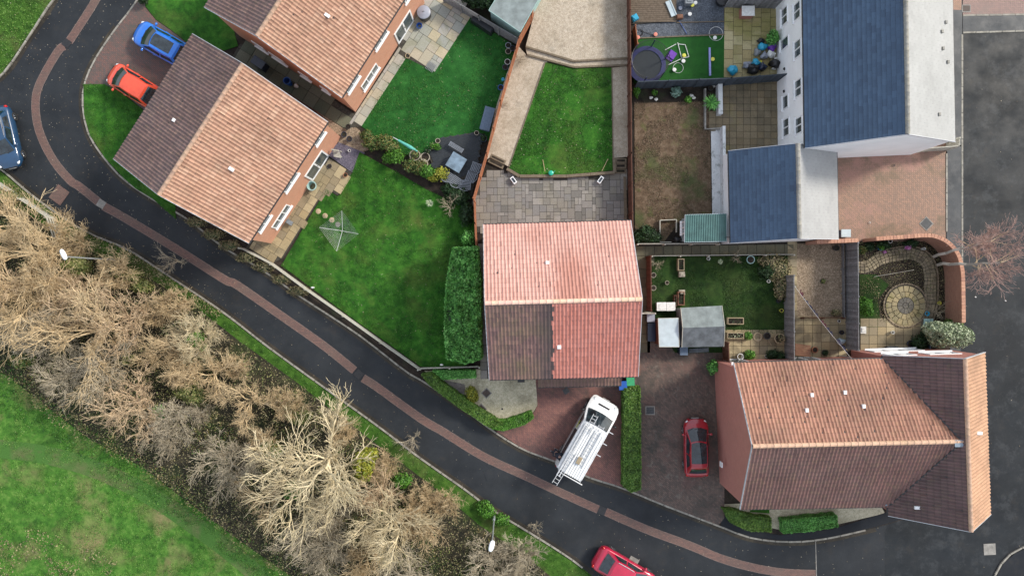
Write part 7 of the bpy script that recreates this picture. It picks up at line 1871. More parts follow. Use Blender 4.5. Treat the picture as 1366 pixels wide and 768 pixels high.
for i, (x, y, m, lb) in enumerate(((678, 62, 'lid_grey', 'grey pot heap in the lawn corner'), (684, 66, 'dark_pot', 'dark pot beside the orange fence top'), (678, 70, 'stone_pot', 'ring shaped pot by the orange fence'), (677, 84, 'white_stone', 'white pot by the orange fence'), (674, 91, 'dark_pot', 'dark low pot by the orange fence'), (668, 118, 'blue_plastic', 'blue round tub by the orange fence'))):
    pot(lb, x, y, .2, .25, m)
simple('watering_can', 'turquoise watering can by the orange fence', 'watering can', 671, 107, lambda b, x, y, z: (b.tube((x, y, z), (x, y, z + .25), .12, .11, 12), b.tube((x + .1, y, z + .1), (x + .32, y - .05, z + .28), .02, .035, 6), b.path([Vector((x - .1, y, z + .25)), Vector((x - .05, y, z + .36)), Vector((x + .1, y, z + .25))], .015)), 'sky_plastic')
# folded parasol
a0 = P(524, 183, .9); a1 = P(557, 202, .9); t = thing('folded_parasol', 'folded aqua parasol lying over the border shrubs', 'parasol', tuple(a0))
b = MB(); m_ = a0.lerp(a1, .22); b.tube(a0, m_, .02, .04, 8); b.build('pole', MAT['alu'], t, smooth=True)
b = MB(); b.tube(m_, a0.lerp(a1, .7), .07, .13, 10); b.tube(a0.lerp(a1, .7), a1, .13, .05, 10); b.build('canopy', MAT['parasol'], t, smooth=True)

# rotary drier
c0 = P(463, 310, .08); t = thing('rotary_drier', 'rotary clothes drier standing open on the large lawn', 'clothes drier', (c0.x, c0.y, .08))
cor = [P(456, 281, 1.85), P(478, 312, 1.85), P(449, 335, 1.85), P(426, 303.5, 1.85)]; ct = sum(cor, Vector()) / 4; ct.z = 1.55
b = MB(); b.tube(c0, (c0.x, c0.y, 1.75), .025, .022, 8); b.build('pole', MAT['galv'], t, smooth=True)
hub = Vector((c0.x, c0.y, 1.5))
for q in cor: b = MB(); b.tube(hub, q, .018, .014, 6); b.build('arm', MAT['alu'], t, smooth=True)
b = MB()
for k in range(3, 13):
    f = k / 12; 
    for i in range(4): b.tube(hub.lerp(cor[i], f), hub.lerp(cor[(i + 1) % 4], f), .0035, .0035, 3, False)
b.build('lines', MAT['alu'], t, kind='stuff')
# house 1 patio things
pot('sage green dome topped table by the left house wall', 418, 249, .33, .5, 'mint', soil=False, name='patio_table', cat='table')
pot('small rust red pot on the buff patio', 461.5, 234, .15, .2, 'terracotta'); pot('dark red pot against the left house wall', 407, 241.5, .12, .25, 'terracotta', zb=.1); pot('blue dark pot by the slate corner', 467, 186.5, .19, .3, 'dark_pot'); pot('second dark pot by the gravel passage', 460, 180.5, .19, .3, 'dark_pot'); pot('black pot beside the grey bag in the passage', 465.5, 170, .16, .3, 'black_plastic'); pot('white mushroom ornament on purple slate', 466.5, 201.5, .1, .16, 'white_stone', soil=False, name='garden_ornament', cat='ornament'); pot('small dark drain pot on buff patio', 440, 222, .15, .1, 'dark_pot')
c = P(450, 205, .45); t = thing('garden_chair', 'pale wooden slatted seat beside the left house wall', 'chair', (c.x, c.y, .06))
for k in range(5): b = MB(); b.box((c.x - .02 * k, c.y - .22 + .1 * k, .45 if k < 4 else .75), (.52, .085, .03 if k < 4 else .3), -.2, .004); b.build('slat', MAT['rail'], t)
for sx in (-1, 1):
    for sy in (-1, 1): b = MB(); b.box((c.x + sx * .22, c.y + sy * .18, .25), (.05, .05, .38), 0); b.build('leg', MAT['rail'], t)
simple('garden_tool_heap', 'small metal trolley beside the kitchen window of left house', 'trolley', 388, 297, lambda b, x, y, z: (b.box((x, y, z + .3), (.3, .45, .05), 1, .01), b.tube((x - .1, y - .2, z), (x - .05, y + .2, z + .9), .02), b.tube((x + .1, y - .15, z), (x + .1, y + .25, z + .9), .02), b.box((x, y, z + .6), (.25, .35, .04), 1, .01)), 'grey_metal')
# alley bits
pot('blue bin beside the passage wall', 387, 112, .25, .8, 'blue_plastic', soil=False, name='bin', cat='bin'); simple('white_sack', 'white tied sack in the dark passage', 'sack', 396.5, 116, lambda b, x, y, z: b.blob((x, y, z + .25), (.16, .16, .28), R, .12), 'white_plastic', smooth='all')
c = P(345, 84, .9); t = thing('wheelie_bin', 'dark wheelie bin in the passage between the left houses', 'bin', (c.x, c.y, .09)); b = MB(); b.box((c.x, c.y, .55), (.9, .55, .9), -.6, .02); b.build('body', MAT['dark_pot'], t); b = MB(); b.box((c.x, c.y, 1.03), (.95, .6, .07), -.6, .02); b.build('lid', MAT['dark_pot'], t)

# centre garden
def solar(label, x, y, ang):
    c = P(x, y, .3); t = thing('solar_box', label, 'lamp', (c.x, c.y, .09), 'white boxes with black panels')
    b = MB(); b.box((c.x, c.y, .24), (.52, .27, .3), ang, .02); b.build('case', MAT['upvc'], t); b = MB(); b.box((c.x, c.y, .395), (.38, .16, .012), ang, .002); b.build('panel', MAT['car_glass'], t)
solar('white box with dark panel under the left end of raised lawn', 685, 240.5, -.95); solar('white box with dark panel under the right end of raised lawn', 801, 240, .95)
c = P(735, 231, .5); t = thing('frog_planter', 'small teal watering ornament on the lawn sleeper', 'ornament', (c.x, c.y, .42)); b = MB(); b.lathe((c.x, c.y, .42), [(.14, 0), (.19, .1), (.17, .2), (.1, .24), (.001, .25)], 14); b.tube((c.x + .12, c.y, .55), (c.x + .28, c.y + .12, .66), .03, .02); b.build('body', plain('teal_glaze', (.02, .4, .28), .3), t, smooth=True)
for i, (x0, y0, x1, y1) in enumerate(((724, 213, 727, 229), (811, 212, 803, 228))):
    a0 = P(x0, y0, .34); a1 = P(x1, y1, .45); b = MB(); b.tube(a0, a1, .02, .02, 5); o = b.build('stick', MAT['bark_tan'], org=a0); tag(o, ['thin stick leaning over sleeper left of the teal ornament', 'thin stick at the right end of the lawn sleeper'][i], 'stick')
# trampoline garden
c = P(863, 87, .7)
t = thing('trampoline', 'round trampoline with blue pad and dark net beside the brown fence', 'trampoline', (c.x, c.y, .08))
def ring(r0, z0, r1, z1, nm, m, n=36):
    b = MB(); b.lathe((c.x, c.y, 0), [(r0, z0), (r1, z1), (r1, z1 - .03), (r0, z0 - .03)], n); b.build(nm, m if not isinstance(m, str) else MAT[m], t, smooth=True)
b = MB(); b.lathe((c.x, c.y, 0), [(1.02, .74), (.5, .72), (.001, .72)], 36); b.build('jumping_mat', MAT['mesh_black'], t, smooth=True)
ring(1.02, .78, 1.32, .77, 'safety_pad', 'tramp_blue'); 
for k in range(6):
    a = 2 * PI * k / 6 + .3; x, y = c.x + 1.3 * math.cos(a), c.y + 1.3 * math.sin(a)
    b = MB(); b.tube((x, y, .09), (x, y, .74), .025); b.build('leg', MAT['galv'], t); b = MB(); b.tube((x, y, .74), (x * 1.0, y, 2.15), .03, .03, 8); b.build('net_pole', MAT['tramp_blue'], t, smooth=True)
b = MB(); pts = [Vector((c.x + 1.3 * math.cos(2 * PI * k / 36), c.y + 1.3 * math.sin(2 * PI * k / 36), 2.1)) for k in range(37)]; b.path(pts, .018, 5)
for k in range(72):
    a = 2 * PI * k / 72; x, y = c.x + 1.3 * math.cos(a), c.y + 1.3 * math.sin(a); b.tube((x, y, .78), (x, y, 2.1), .004, .004, 3, False)
for z in np.arange(.9, 2.1, .12):
    for k in range(36): a, a2 = 2 * PI * k / 36, 2 * PI * (k + 1) / 36; b.tube((c.x + 1.3 * math.cos(a), c.y + 1.3 * math.sin(a), z), (c.x + 1.3 * math.cos(a2), c.y + 1.3 * math.sin(a2), z), .004, .004, 3, False)
b.build('net', MAT['black_plastic'], t, kind='stuff')
c2 = P(895, 74, .25); simple('slide_mat', 'purple folded play mat beside the trampoline', 'play mat', 895, 75, lambda b, x, y, z: (b.box((x, y, z + .06), (.72, .55, .1), .95, .02), b.box((x + .05, y + .02, z + .16), (.5, .5, .08), .95, .02)), 'purple')
t = thing('goal_frame', 'white tubular play goal lying on artificial grass', 'goal', tuple(P(908, 70, .1)))
for (x0, y0), (x1, y1) in (((887, 67), (902, 59)), ((904, 57), (909, 77)), ((904, 59), (914, 60)), ((914, 60), (919, 76)), ((909, 78), (919, 76)), ((891, 87), (908, 79))): b = MB(); b.tube(P(x0, y0, .15), P(x1, y1, .15), .025, .025, 6); b.build('tube', MAT['white_plastic'], t, smooth=True)
def hoop(label, x, y, r, m='white_plastic'):
    simple('hoop', label, 'hoop', x, y, lambda b, cx, cy, z: [b.tube((cx + r * math.cos(a * PI / 12), cy + r * math.sin(a * PI / 12), z + .03), (cx + r * math.cos((a + 1) * PI / 12), cy + r * math.sin((a + 1) * PI / 12), z + .03), .014, .014, 5, False) for a in range(24)], m, .09)
hoop('white hoop under the play goal', 904.5, 91, .36); hoop('large white hoop across slate and artificial grass', 955, 45.5, .49)
simple('foam_beam', 'lilac narrow foam beam on the artificial grass', 'foam beam', 946.5, 83, lambda b, x, y, z: b.box((x, y, z + .06), (.13, 2.0, .12), .02, .02), 'lilac')
for x, y, m, nm, lb in ((950, 80, 'yellow', 'toy_spade', 'yellow green toy beside the lilac beam'), (912, 75, 'yellow', 'toy_bucket', 'yellow toy at the corner of the play goal'), (899, 94, 'white_plastic', 'toy_cup', 'small white toy on the hoop'), (911, 82.5, 'white_plastic', 'toy_cup', 'small white toy beside yellow toy'), (953, 51.5, 'white_plastic', 'toy_cup', 'white toy inside the large hoop'), (874, 47, 'pinkp', 'toy_bucket', 'salmon toy bucket on the slate chippings'), (850.5, 51, 'pinkp', 'toy_bucket', 'salmon toy beside orange gate panel'), (923, 8, 'yellow', 'toy_bucket', 'lime toy on slate by the dark box'), (919.5, 20, 'white_plastic', 'toy_cup', 'white toy on the upper slate chippings'), (927, 5, 'white_plastic', 'toy_cup', 'white toy at the top of the slate'), (907, 12, 'lid_grey', 'toy_cup', 'small grey toy left of dark box')):
    simple(nm, lb, 'toy', x, y, lambda b, cx, cy, z: b.lathe((cx, cy, z), [(.10, 0), (.14, .16), (.12, .17), (.001, .15)], 10), m, .09, smooth=True)
simple('turquoise_crate', 'turquoise plastic box at the left end of the decking', 'toy', 846, 26, lambda b, x, y, z: (b.box((x, y, z + .25), (.42, .42, .35), .5, .03), b.box((x, y, z + .45), (.3, .3, .06), .9, .02)), 'sky_plastic')
dk = pix([(841, -30), (901, -30), (902, 29.5), (846, 33), (841, 33)]); o = sheet('decking', dk, .14, MAT['mortar'], 'brown weathered decking beside slate chippings')
for j in range(24):
    y = -28 + j * 2.75; a = P(841, y); cc_ = P(901.5, y - .5)
    if y < 32: b = MB(); m_ = (a + cc_) / 2; b.box((m_.x, m_.y, .165), ((cc_ - a).length, .135, .035), .008 + R.uniform(-.003, .003), .004); b.build('deck_board', MAT['deck'], o)
simple('grey_plank', 'grey plastic slide panel lying across the decking', 'panel', 895, 12, lambda b, x, y, z: (b.box((x, y, z + .06), (.42, 1.15, .07), .4, .015), b.box((x + .12, y + .05, z + .1), (.03, 1.1, .06), .4)), 'pale_roof', .19)
simple('wooden_crate', 'small reddish crate at the decking corner', 'crate', 906, 24, lambda b, x, y, z: (b.box((x, y, z + .15), (.42, .28, .3), .05, .01), b.box((x, y, z + .31), (.36, .2, .02), .05)), 'wood_red', .08)
simple('dark_box', 'dark metal fire box on the slate chippings', 'fire pit', 917, 4, lambda b, x, y, z: (b.box((x, y, z + .3), (.5, .5, .5), 0, .02), b.box((x, y, z + .57), (.56, .56, .05), 0, .01), b.box((x, y, z + .62), (.3, .3, .05), 0, .01)), 'grey_metal', .08)
simple('black_tub', 'black covered tub in the corner of the slate chippings', 'tub', 961, 3, lambda b, x, y, z: b.lathe((x, y, z), [(.36, 0), (.42, .5), (.43, .55), (.3, .66), (.001, .7)], 18), 'black_plastic', .08, smooth=True)
simple('garden_hose', 'black hose pile on slate beside the brown fence', 'hose', 853, 44, lambda b, x, y, z: [b.tube((x + (.25 + .05 * math.sin(a)) * math.cos(a * .7), y + .22 * math.sin(a * .7), z + .02 * (a % 3)), (x + (.25 + .05 * math.sin(a + 1)) * math.cos((a + 1) * .7), y + .22 * math.sin((a + 1) * .7), z + .02 * ((a + 1) % 3)), .02, .02, 5) for a in range(18)], 'black_plastic', .08)
for (x0, y0, x1, y1, m, lb) in ((856, 42, 872, 47, 'black_plastic', 'black pole on slate beside the salmon bucket'), (906, 28, 916, 45, 'blue_plastic', 'thin blue cord across the slate chippings')):
    a0 = P(x0, y0, .1); a1 = P(x1, y1, .1); b = MB(); b.tube(a0, a1, .018, .018, 5); o = b.build('garden_pole', MAT[m], org=a0); tag(o, lb, 'pole')
sleepers('thin board between slate chippings and artificial grass', [(848, 52), (966, 47)], .14, .08); sleepers('thin red edging across the slate chippings', [(902, 31), (966, 29.5)], .12, .05)
c = P(998, 15, .8); t = thing('brick_planter', 'white topped brick cupboard on the yellow patio', 'cupboard', (c.x, c.y, .09)); b = MB(); b.box((c.x, c.y, .45), (.82, .62, .7), 0, .01); b.build('case', MAT['wall_red'], t); b = MB(); b.box((c.x, c.y, .83), (.9, .7, .05), 0, .01); b.build('lid', MAT['white_plastic'], t)
pot('small green plant beside the white topped cupboard', 990, 15, .12, .2, 'green_plastic', 'leaf_green')
def bag(label, x, y, m, s=.25, z=.3, nm='bag', cat='bag'):
    c = P(x, y, z); t = thing(nm, label, cat, (c.x, c.y, .09), 'heap of bags by the white house'); b = MB(); b.blob((c.x, c.y, .09 + s * .9), (s * R.uniform(.9, 1.3), s * R.uniform(.8, 1.2), s), R, .28, 12, 8); b.build('sack', MAT[m] if isinstance(m, str) else m, t, smooth='all'); b = MB(); b.tube((c.x, c.y, .09 + s * 1.7), (c.x + .04, c.y + .03, .09 + s * 2.1), .03, .06, 6); b.build('knot', MAT[m] if isinstance(m, str) else m, t)
for a in (('blue shiny bag on top of the rubbish heap', 1017, 63, 'sky_plastic', .3), ('dark purple bag beside the leafy wall shrub', 1029, 63, 'purple', .3), ('white bag in the middle of the heap', 1028, 73, 'white_plastic', .28), ('patterned grey bag left of the white bag', 1019, 75, 'lid_grey', .28), ('black bag in the corner by the dark fence', 1034, 86, 'black_plastic', .38), ('long black bag along the slate grey fence', 1004, 93, 'black_plastic', .36), ('second black bag along the slate grey fence', 1016, 90, 'dark_pot', .34), ('pale blue bag at the left end of the heap', 996, 87, 'lid_grey', .28), ('turquoise bag on the black bags', 1008, 84, 'sky_plastic', .24), ('lime green bag on the black bags', 1014, 84, 'yellow', .17), ('pink bag on the black bags', 1014, 91, 'pinkp', .12), ('dark round bag at the top of the heap', 1015, 55, 'black_plastic', .24), ('white bag by the wall corner', 1036, 79, 'white_plastic', .15), ('grey bag at the left of the heap', 1010, 70, 'grey_metal', .24), ('white bag below the black corner bag', 1033, 91, 'white_plastic', .12)): bag(*a)
simple('paddling_toy', 'bright blue bundled sheet on the yellow patio corner', 'sheet', 976, 95, lambda b, x, y, z: b.blob((x, y, z + .25), (.36, .34, .28), R, .22, 12, 8), 'sky_plastic', .09, smooth='all')
for x, y, lb in ((868, 131, 'white stones at the left of the planting bed'), (922, 128, 'white stone in the middle of the planting bed'), (925, 131, 'white stone next to the green bed shrub'), (951, 116, 'white stone beside the planter wall'), (875, 133, 'pale stone at the edge of the planting bed')):
    simple('white_rock', lb, 'rock', x, y, lambda b, cx, cy, z: b.blob((cx, cy, z + .08), (.14, .11, .1), R, .25, 8, 6), 'white_stone', .06)
pot('black pot beside the white planter wall', 947, 119, .18, .3, 'black_plastic')

# green shed beneath the brown lawn
zr = 2.0
t = shed('green metal roofed shed with white window beside the slate garage', [(914, 286.5), (969, 285), (969.5, 322), (913, 323)], .05, 2.0, 'green_metal', 'pale_roof', .2)
A = P(914, 286.5, 2.0); B = P(969, 285, 2.0); D = P(913, 323, 2.0)
for k in range(18):
    f = (k + .5) / 18; q0 = A.lerp(B, f) + Vector((0, 0, .02)); q1 = q0 + (D - A) * .995; b = MB(); b.bar(q0, q1, .06, .045); b.build('roof_rib', MAT['green_metal'], t)
w0 = P(903.5, 323, .05); w1 = P(903.5, 290, .05)
opening(t, (A.x + .05, D.y + .5), (A.x + .05, A.y - .3), .1, .9, .9, 1.8, 'window', 2, (-1, 0), .06)
simple('black_sack', 'black sacks on the ground before the green shed', 'sack', 902, 320, lambda b, x, y, z: (b.blob((x, y, z + .2), (.25, .22, .22), R, .2), b.blob((x + .3, y - .05, z + .15), (.2, .2, .18), R, .2)), 'black_plastic', .08, smooth='all')
t = thing('vegetable_bed', 'thin timber frame of a vegetable bed by the green shed', 'bed frame', tuple(P(890, 308, .1)))
for (x0, y0), (x1, y1) in (((880, 294), (902, 293)), ((880, 294), (880, 323)), ((902, 293), (902, 310)), ((880, 323), (895, 323))): b = MB(); b.bar(P(x0, y0, .25), P(x1, y1, .25), .05, .3); b.build('board', MAT['rail'], t)
b = MB(); x = P(973, 316.5, 2.2); b.tube((x.x - .3, x.y, 2.2), (x.x + .05, x.y, 2.3), .03); o = b.build('downpipe', MAT['black_plastic'], org=x); tag(o, 'black rainwater pipe crossing from shed to garage', 'pipe')

# shady garden: sheds, planters
def gable_shed():
    A = [P(908, 410.5, 1.9), P(963, 407.5, 1.9), P(965.5, 462, 1.9), P(909.5, 463, 1.9)]; cx = sum(p.x for p in A) / 4; cy = sum(p.y for p in A) / 4
    t = thing('shed', 'timber shed with two tone grey felt roof in the shady garden', 'shed', (cx, cy, .05)); k = .94
    for i in range(4):
        p, q = A[i], A[(i + 1) % 4]; w0 = Vector((cx + (p.x - cx) * k, cy + (p.y - cy) * k, .05)); w1 = Vector((cx + (q.x - cx) * k, cy + (q.y - cy) * k, .05)); pts = [w0, w1, Vector((w1.x, w1.y, 1.86)), Vector((w0.x, w0.y, 1.86))]
        if i in (1, 3): m_ = (w0 + w1) / 2; pts = [w0, w1, Vector((w1.x, w1.y, 1.86)), Vector((m_.x, m_.y, 2.28)), Vector((w0.x, w0.y, 1.86))]
        if (pts[1] - pts[0]).cross(pts[2] - pts[1]).dot((w0 + w1) / 2 - Vector((cx, cy, .05))) < 0: pts = pts[::-1]
        b = MB(); slab3(b, pts, .04); b.build('wall', MAT['fence_grey'], t)
    r0 = (A[0] + A[3]) / 2; r1 = (A[1] + A[2]) / 2; r0.z = r1.z = 2.35
    for (p, q, m) in ((A[0], A[1], 'felt'), (A[3], A[2], 'felt_dark')):
        n = 5
        for i in range(n):
            a = p.lerp(q, i / n); c = p.lerp(q, (i + 1) / n); e = r0.lerp(r1, i / n); f = r0.lerp(r1, (i + 1) / n); o = Vector((0, 0, .004 * (i % 2)))
            pts = [a + o, c + o, f + o, e + o]
            if (pts[1] - pts[0]).cross(pts[2] - pts[1]).z < 0: pts = pts[::-1]
            b = MB(); slab3(b, pts, .03); b.build('felt_strip', MAT[m], t)
    for p, q in ((A[0], r0), (A[3], r0), (A[1], r1), (A[2], r1)): b = MB(); b.bar(p + Vector((0, 0, -.02)), q + Vector((0, 0, -.02)), .03, .1); b.build('trim', MAT['rail'], t)
gable_shed()
shed('low shed with pale blue flat roof beside the felt roofed shed', [(878, 424.5), (905, 424), (906, 462.5), (879.5, 462.5)], .05, 2.0, 'pale_roof', 'fence_brown', .15, fas='rail')
simple('cold_frame', 'whitish greenhouse box at the corner of the shady lawn', 'cold frame', 886.5, 408.5, lambda b, x, y, z: (b.box((x - .33, y, z + .55), (.66, .6, .03), .02, .004), b.box((x + .33, y, z + .56), (.62, .6, .03), .02, .004), b.box((x, y, z + .27), (1.25, .56, .5), .02, .01), b.box((x - .3, y, z + .58), (.4, .4, .02), .02)), 'white_plastic')
c = P(868, 423.5, .9); t = thing('wheelie_bin', 'slate grey wheelie bin by the side gate', 'bin', (c.x, c.y, .06)); b = MB(); b.box((c.x, c.y, .5), (.5, .55, .85), 0, .02); b.build('body', MAT['dark_pot'], t); b = MB(); b.box((c.x, c.y, .97), (.55, .6, .07), 0, .02); b.build('lid', MAT['lid_grey'], t)
c = P(867, 442, .6); simple('covered_bench', 'long dark storage chest below the grey wheelie bin', 'storage chest', 867, 442, lambda b, x, y, z: (b.box((x, y, z + .3), (.5, 1.25, .55), 0, .02), b.box((x, y, z + .61), (.55, 1.3, .06), 0, .015)), 'dark_pot')
c = P(912, 468, .9); t = thing('wheelie_bin', 'blue lidded wheelie bin below the felt roofed shed', 'bin', (c.x, c.y, .06)); b = MB(); b.box((c.x, c.y, .5), (.5, .5, .88), 0, .02); b.build('body', MAT['dark_pot'], t); b = MB(); b.box((c.x, c.y, .98), (.56, .58, .07), 0, .02); b.build('lid', MAT['bluegrey_paint'], t)
simple('green_panel', 'dull green panel lying below the felt roofed shed', 'panel', 932, 467, lambda b, x, y, z: (b.box((x, y, z + .05), (1.4, .3, .06), .05, .01), b.box((x, y, z + .1), (.06, .3, .05), .05)), 'felt_dark')
def planter(label, x, y, w, h, ang=0, m='wood_tan', plants='leaf_dark', hh=.42):
    c = P(x, y, hh); t = thing('planter', label, 'planter', (c.x, c.y, .08), 'timber planters round the shady lawn'); ca, sa = math.cos(ang), math.sin(ang)
    for dx, dy, ww, dd in ((0, h / 2 - .03, w, .06), (0, -h / 2 + .03, w, .06), (w / 2 - .03, 0, .06, h - .125), (-w / 2 + .03, 0, .06, h - .125)): b = MB(); b.box((c.x + dx * ca - dy * sa, c.y + dx * sa + dy * ca, .08 + hh / 2), (ww, dd, hh), ang, .006); b.build('side_board', MAT[m], t)
    b = MB(); b.box((c.x, c.y, .08 + hh / 2 - .04), (w - .13, h - .13, hh - .08), ang); b.build('compost', MAT['soil'], t)
    n = 50; X = np.stack([c.x + NR.uniform(-.4, .4, n) * w, c.y + NR.uniform(-.4, .4, n) * h, .08 + hh + NR.uniform(-.05, .08, n)], 1); U, V = leaf_axes(rand_dirs(n, .5), .04, .5); quads_mesh('plants', X, U, V, MAT[plants], (c.x, c.y, .08), t, 'stuff')
planter('tall timber planter at the top of the shady lawn', 908.5, 353, .45, .85); planter('timber planter above the felt roofed shed', 908.5, 398, .48, .95, m='wood_red'); planter('narrow dark planter beside the cold frame', 901, 401, .2, .8, m='fence_brown')
planter('upper timber planter on the right part of shady lawn', 981, 428, 1.15, .48); planter('lower timber planter beside the bright bush', 981, 447.5, 1.18, .45, plants='leaf_silver')
for x, y, r_, lb in ((908.5, 366, .22, 'square stone block below the tall planter'), (908.5, 390, .22, 'stone block above the timber planter')): simple('stone_block', lb, 'stone block', x, y, lambda b, cx, cy, z: (b.box((cx, cy, z + .17), (.42, .38, .34), .05, .03), b.box((cx, cy, z + .36), (.25, .22, .05), .05, .01)), 'stone_pot')
for x, y, r_, m, lb in ((871, 367, .18, 'stone_pot', 'pale round pot upper left of the shady lawn'), (871, 384, .18, 'stone_pot', 'pale round pot lower left of the shady lawn'), (889, 377, .14, 'stone_pot', 'small stone ornament on the shady lawn'), (944, 345, .12, 'white_stone', 'white pot at the top edge of the shady lawn'), (1000, 346.5, .28, 'mint', 'mint green round tub in the top bed'), (1024, 375, .12, 'white_stone', 'white ball in the right bed of shady lawn'), (1041, 414, .13, 'yellow', 'cream solar ball by the weathered fence'), (1037, 401, .14, 'dark_pot', 'dark box by the weathered fence')): pot(lb, x, y, r_, .25, m, soil=(m != 'white_stone'))
pot('round brown basket pot on the buff patio', 1037.5, 451, .36, .4, 'wood_tan', 'leaf_bramble'); pot('black kettle pot beside the brown basket', 1021, 447.5, .24, .4, 'black_plastic'); pot('flat round tan stone on patio edge', 1010.5, 449, .3, .06, 'wood_tan', soil=False, name='round_slab', cat='slab'); pot('white round bucket against corner house wall', 986, 475, .22, .35, 'white_plastic', soil=False, name='bucket', cat='bucket'); pot('white ornament beside dark bush at the corner house', 1021, 474.5, .12, .25, 'white_stone', soil=False, name='garden_ornament', cat='ornament')
simple('driftwood', 'weathered driftwood branch in the top bed of shady lawn', 'driftwood', 1024, 352, lambda b, x, y, z: b.path([Vector((x - .3, y + .5, z + .1)), Vector((x - .15, y + .15, z + .2)), Vector((x + .1, y - .25, z + .18)), Vector((x + .4, y - .55, z + .1))], .05, 7), 'bark_grey', .08, smooth=True)
simple('small_trowel', 'small tan wooden offcut on the buff patio', 'offcut', 1027, 457, lambda b, x, y, z: (b.bar((x - .12, y + .15, z + .03), (x + .1, y - .2, z + .03), .06, .04), b.bar((x - .2, y + .05, z + .05), (x, y - .02, z + .05), .04, .03)), 'wood_tan', .1)
# yard with washing line
a0 = P(1060.5, 382, 1.9); a1 = P(1135, 477, 1.9)
t = thing('washing_line', 'washing line with post slung across the pea gravel yard', 'washing line', (a0.x, a0.y, .05))
b = MB(); b.tube((a0.x, a0.y, .05), (a0.x, a0.y, 1.95), .035, .03, 8); b.build('post', MAT['galv'], t, smooth=True); b = MB(); b.tube((a1.x, a1.y, .05), (a1.x, a1.y, 1.95), .035, .03, 8); b.build('post', MAT['galv'], t, smooth=True); b = MB(); b.path([a0.lerp(a1, k / 10) - Vector((0, 0, .25 * math.sin(PI * k / 10))) for k in range(11)], .01, 4); b.build('line', MAT['white_plastic'], t)
d = (a1 - a0).normalized(); sd = Vector((-d.y, d.x, 0))
for i, (f0, f1, drop, m, lb) in enumerate(((.09, .15, .5, 'cloth_wine', 'small wine sock pair nearest the washing line post'), (.18, .33, .85, 'cloth_dark', 'navy shirt hanging at upper part of washing line'), (.34, .45, .8, 'cloth_dark', 'dark trousers next to navy shirt on the line'), (.50, .60, .7, 'cloth_wine', 'wine red top in the middle of the washing line'), (.61, .72, .75, 'cloth_dark', 'black top on the lower half of the washing line'), (.78, .95, .6, 'cloth_dark', 'dark bundle at the lower end of the washing line'))):
    rows = []
    for j in range(5):
        row = []
        for k in range(9):
            f = f0 + (f1 - f0) * k / 8; base = a0.lerp(a1, f) - Vector((0, 0, .25 * math.sin(PI * f) + .01)); wv = .09 * math.sin(k * 1.7 + i) * (j / 4) + .32 * j / 4
            row.append(base + sd * wv + d * (.03 * math.sin(j + k)) * (j / 4) - Vector((0, 0, drop * j / 4)))
        rows.append(row)
    b = MB(); b.grid(rows); bk = [[p + sd * .012 for p in rw] for rw in rows]; b.grid(bk[::-1]); b.grid([rows[0], bk[0]]); b.grid([bk[-1], rows[-1]])
    o = b.build('hanging_garment', MAT[m], org=a0.lerp(a1, (f0 + f1) / 2), smooth='all'); tag(o, lb, 'laundry', 'laundry on the line')
c = P(1071, 467, .4); t = thing('garden_bench', 'reddish slatted timber lounger by the corner house', 'bench', (c.x, c.y, .09))
for k in range(7): b = MB(); b.box((c.x, c.y - .36 + k * .12, .42), (1.1, .095, .03), -.12, .004); b.build('slat', MAT['wood_red'], t)
for sx in (-1, 1):
    for sy in (-1, 1): b = MB(); b.box((c.x + sx * .5, c.y + sy * .3, .24), (.05, .05, .3), 0); b.build('leg', MAT['wood_red'], t)
pot('round terracotta tub beside the slatted lounger', 1085, 466, .21, .3, 'terracotta'); pot('black pot near the slate garage corner', 1113, 331, .2, .35, 'black_plastic'); pot('green edged grid pot on buff slabs', 1099, 470, .2, .15, 'dark_pot', 'leaf_dark'); pot('grass clump in the pea gravel', 1097, 375, .16, .05, 'dark_pot', 'leaf_olive', .05)
simple('white_sack', 'pale blue white bag beside the tall dark fence', 'sack', 1120, 455, lambda b, x, y, z: b.blob((x, y, z + .22), (.32, .24, .24), R, .2), 'pale_roof', smooth='all'); pot('dark pot beside the tall dark fence', 1121, 443, .16, .25, 'dark_pot'); pot('white pot by the dividing board', 1118, 428, .1, .2, 'white_stone'); bush('ground_plants', 'small reddish plant pots cluster at the gravel corner', 'plant', [(1115, 417, .25, .35, .25, .2)], 'leaf_bramble', .05, 300)
# circle garden bits
simple('shed_mat', 'slatted teal cold frame beside the silver shrub', 'crate', 1236, 431, lambda b, x, y, z: [b.box((x - .27 + k * .11, y, z + .2), (.08, .66, .04), -.12, .004) for k in range(6)] + [b.box((x, y + .25, z + .16), (.62, .05, .05), -.12), b.box((x, y - .25, z + .16), (.62, .05, .05), -.12), b.box((x, y, z + .08), (.5, .5, .14), -.12)], 'mint')
pot('turquoise bowl by the crazy paving', 1235.5, 418, .16, .15, 'sky_plastic', soil=False); pot('yellow lamp ball in the dark bed', 1251, 404, .12, .25, 'yellow', soil=False); pot('white ornament on the buff slabs below the circle', 1189, 443, .12, .25, 'white_stone', soil=False, name='garden_ornament', cat='ornament'); pot('white ornament near the corner house wall', 1213, 456.5, .12, .25, 'white_stone', soil=False, name='garden_ornament', cat='ornament'); pot('blue grey tub under the corner house wall', 1212, 458, .24, .3, 'dark_pot'); pot('white flower ornament beneath curved wall', 1229, 332, .1, .4, 'white_stone', soil=False); pot('blue pot under the brick wall', 1172, 331, .17, .3, 'blue_plastic', 'leaf_green'); pot('white pot on the wall line above the crazy paving', 1185, 322, .14, .3, 'white_stone', zb=.1)
pot('blue round table beside silver shrub', 1241, 462, .35, .6, 'bluegrey_paint', soil=False, name='patio_table', cat='table'); bush('round_shrub', 'dark bush between blue table and buff slabs', 'shrub', [(1226, 457, .5, .6, .6, .5), (1236, 449, .5, .5, .5, .5)], 'leaf_dark', .055)
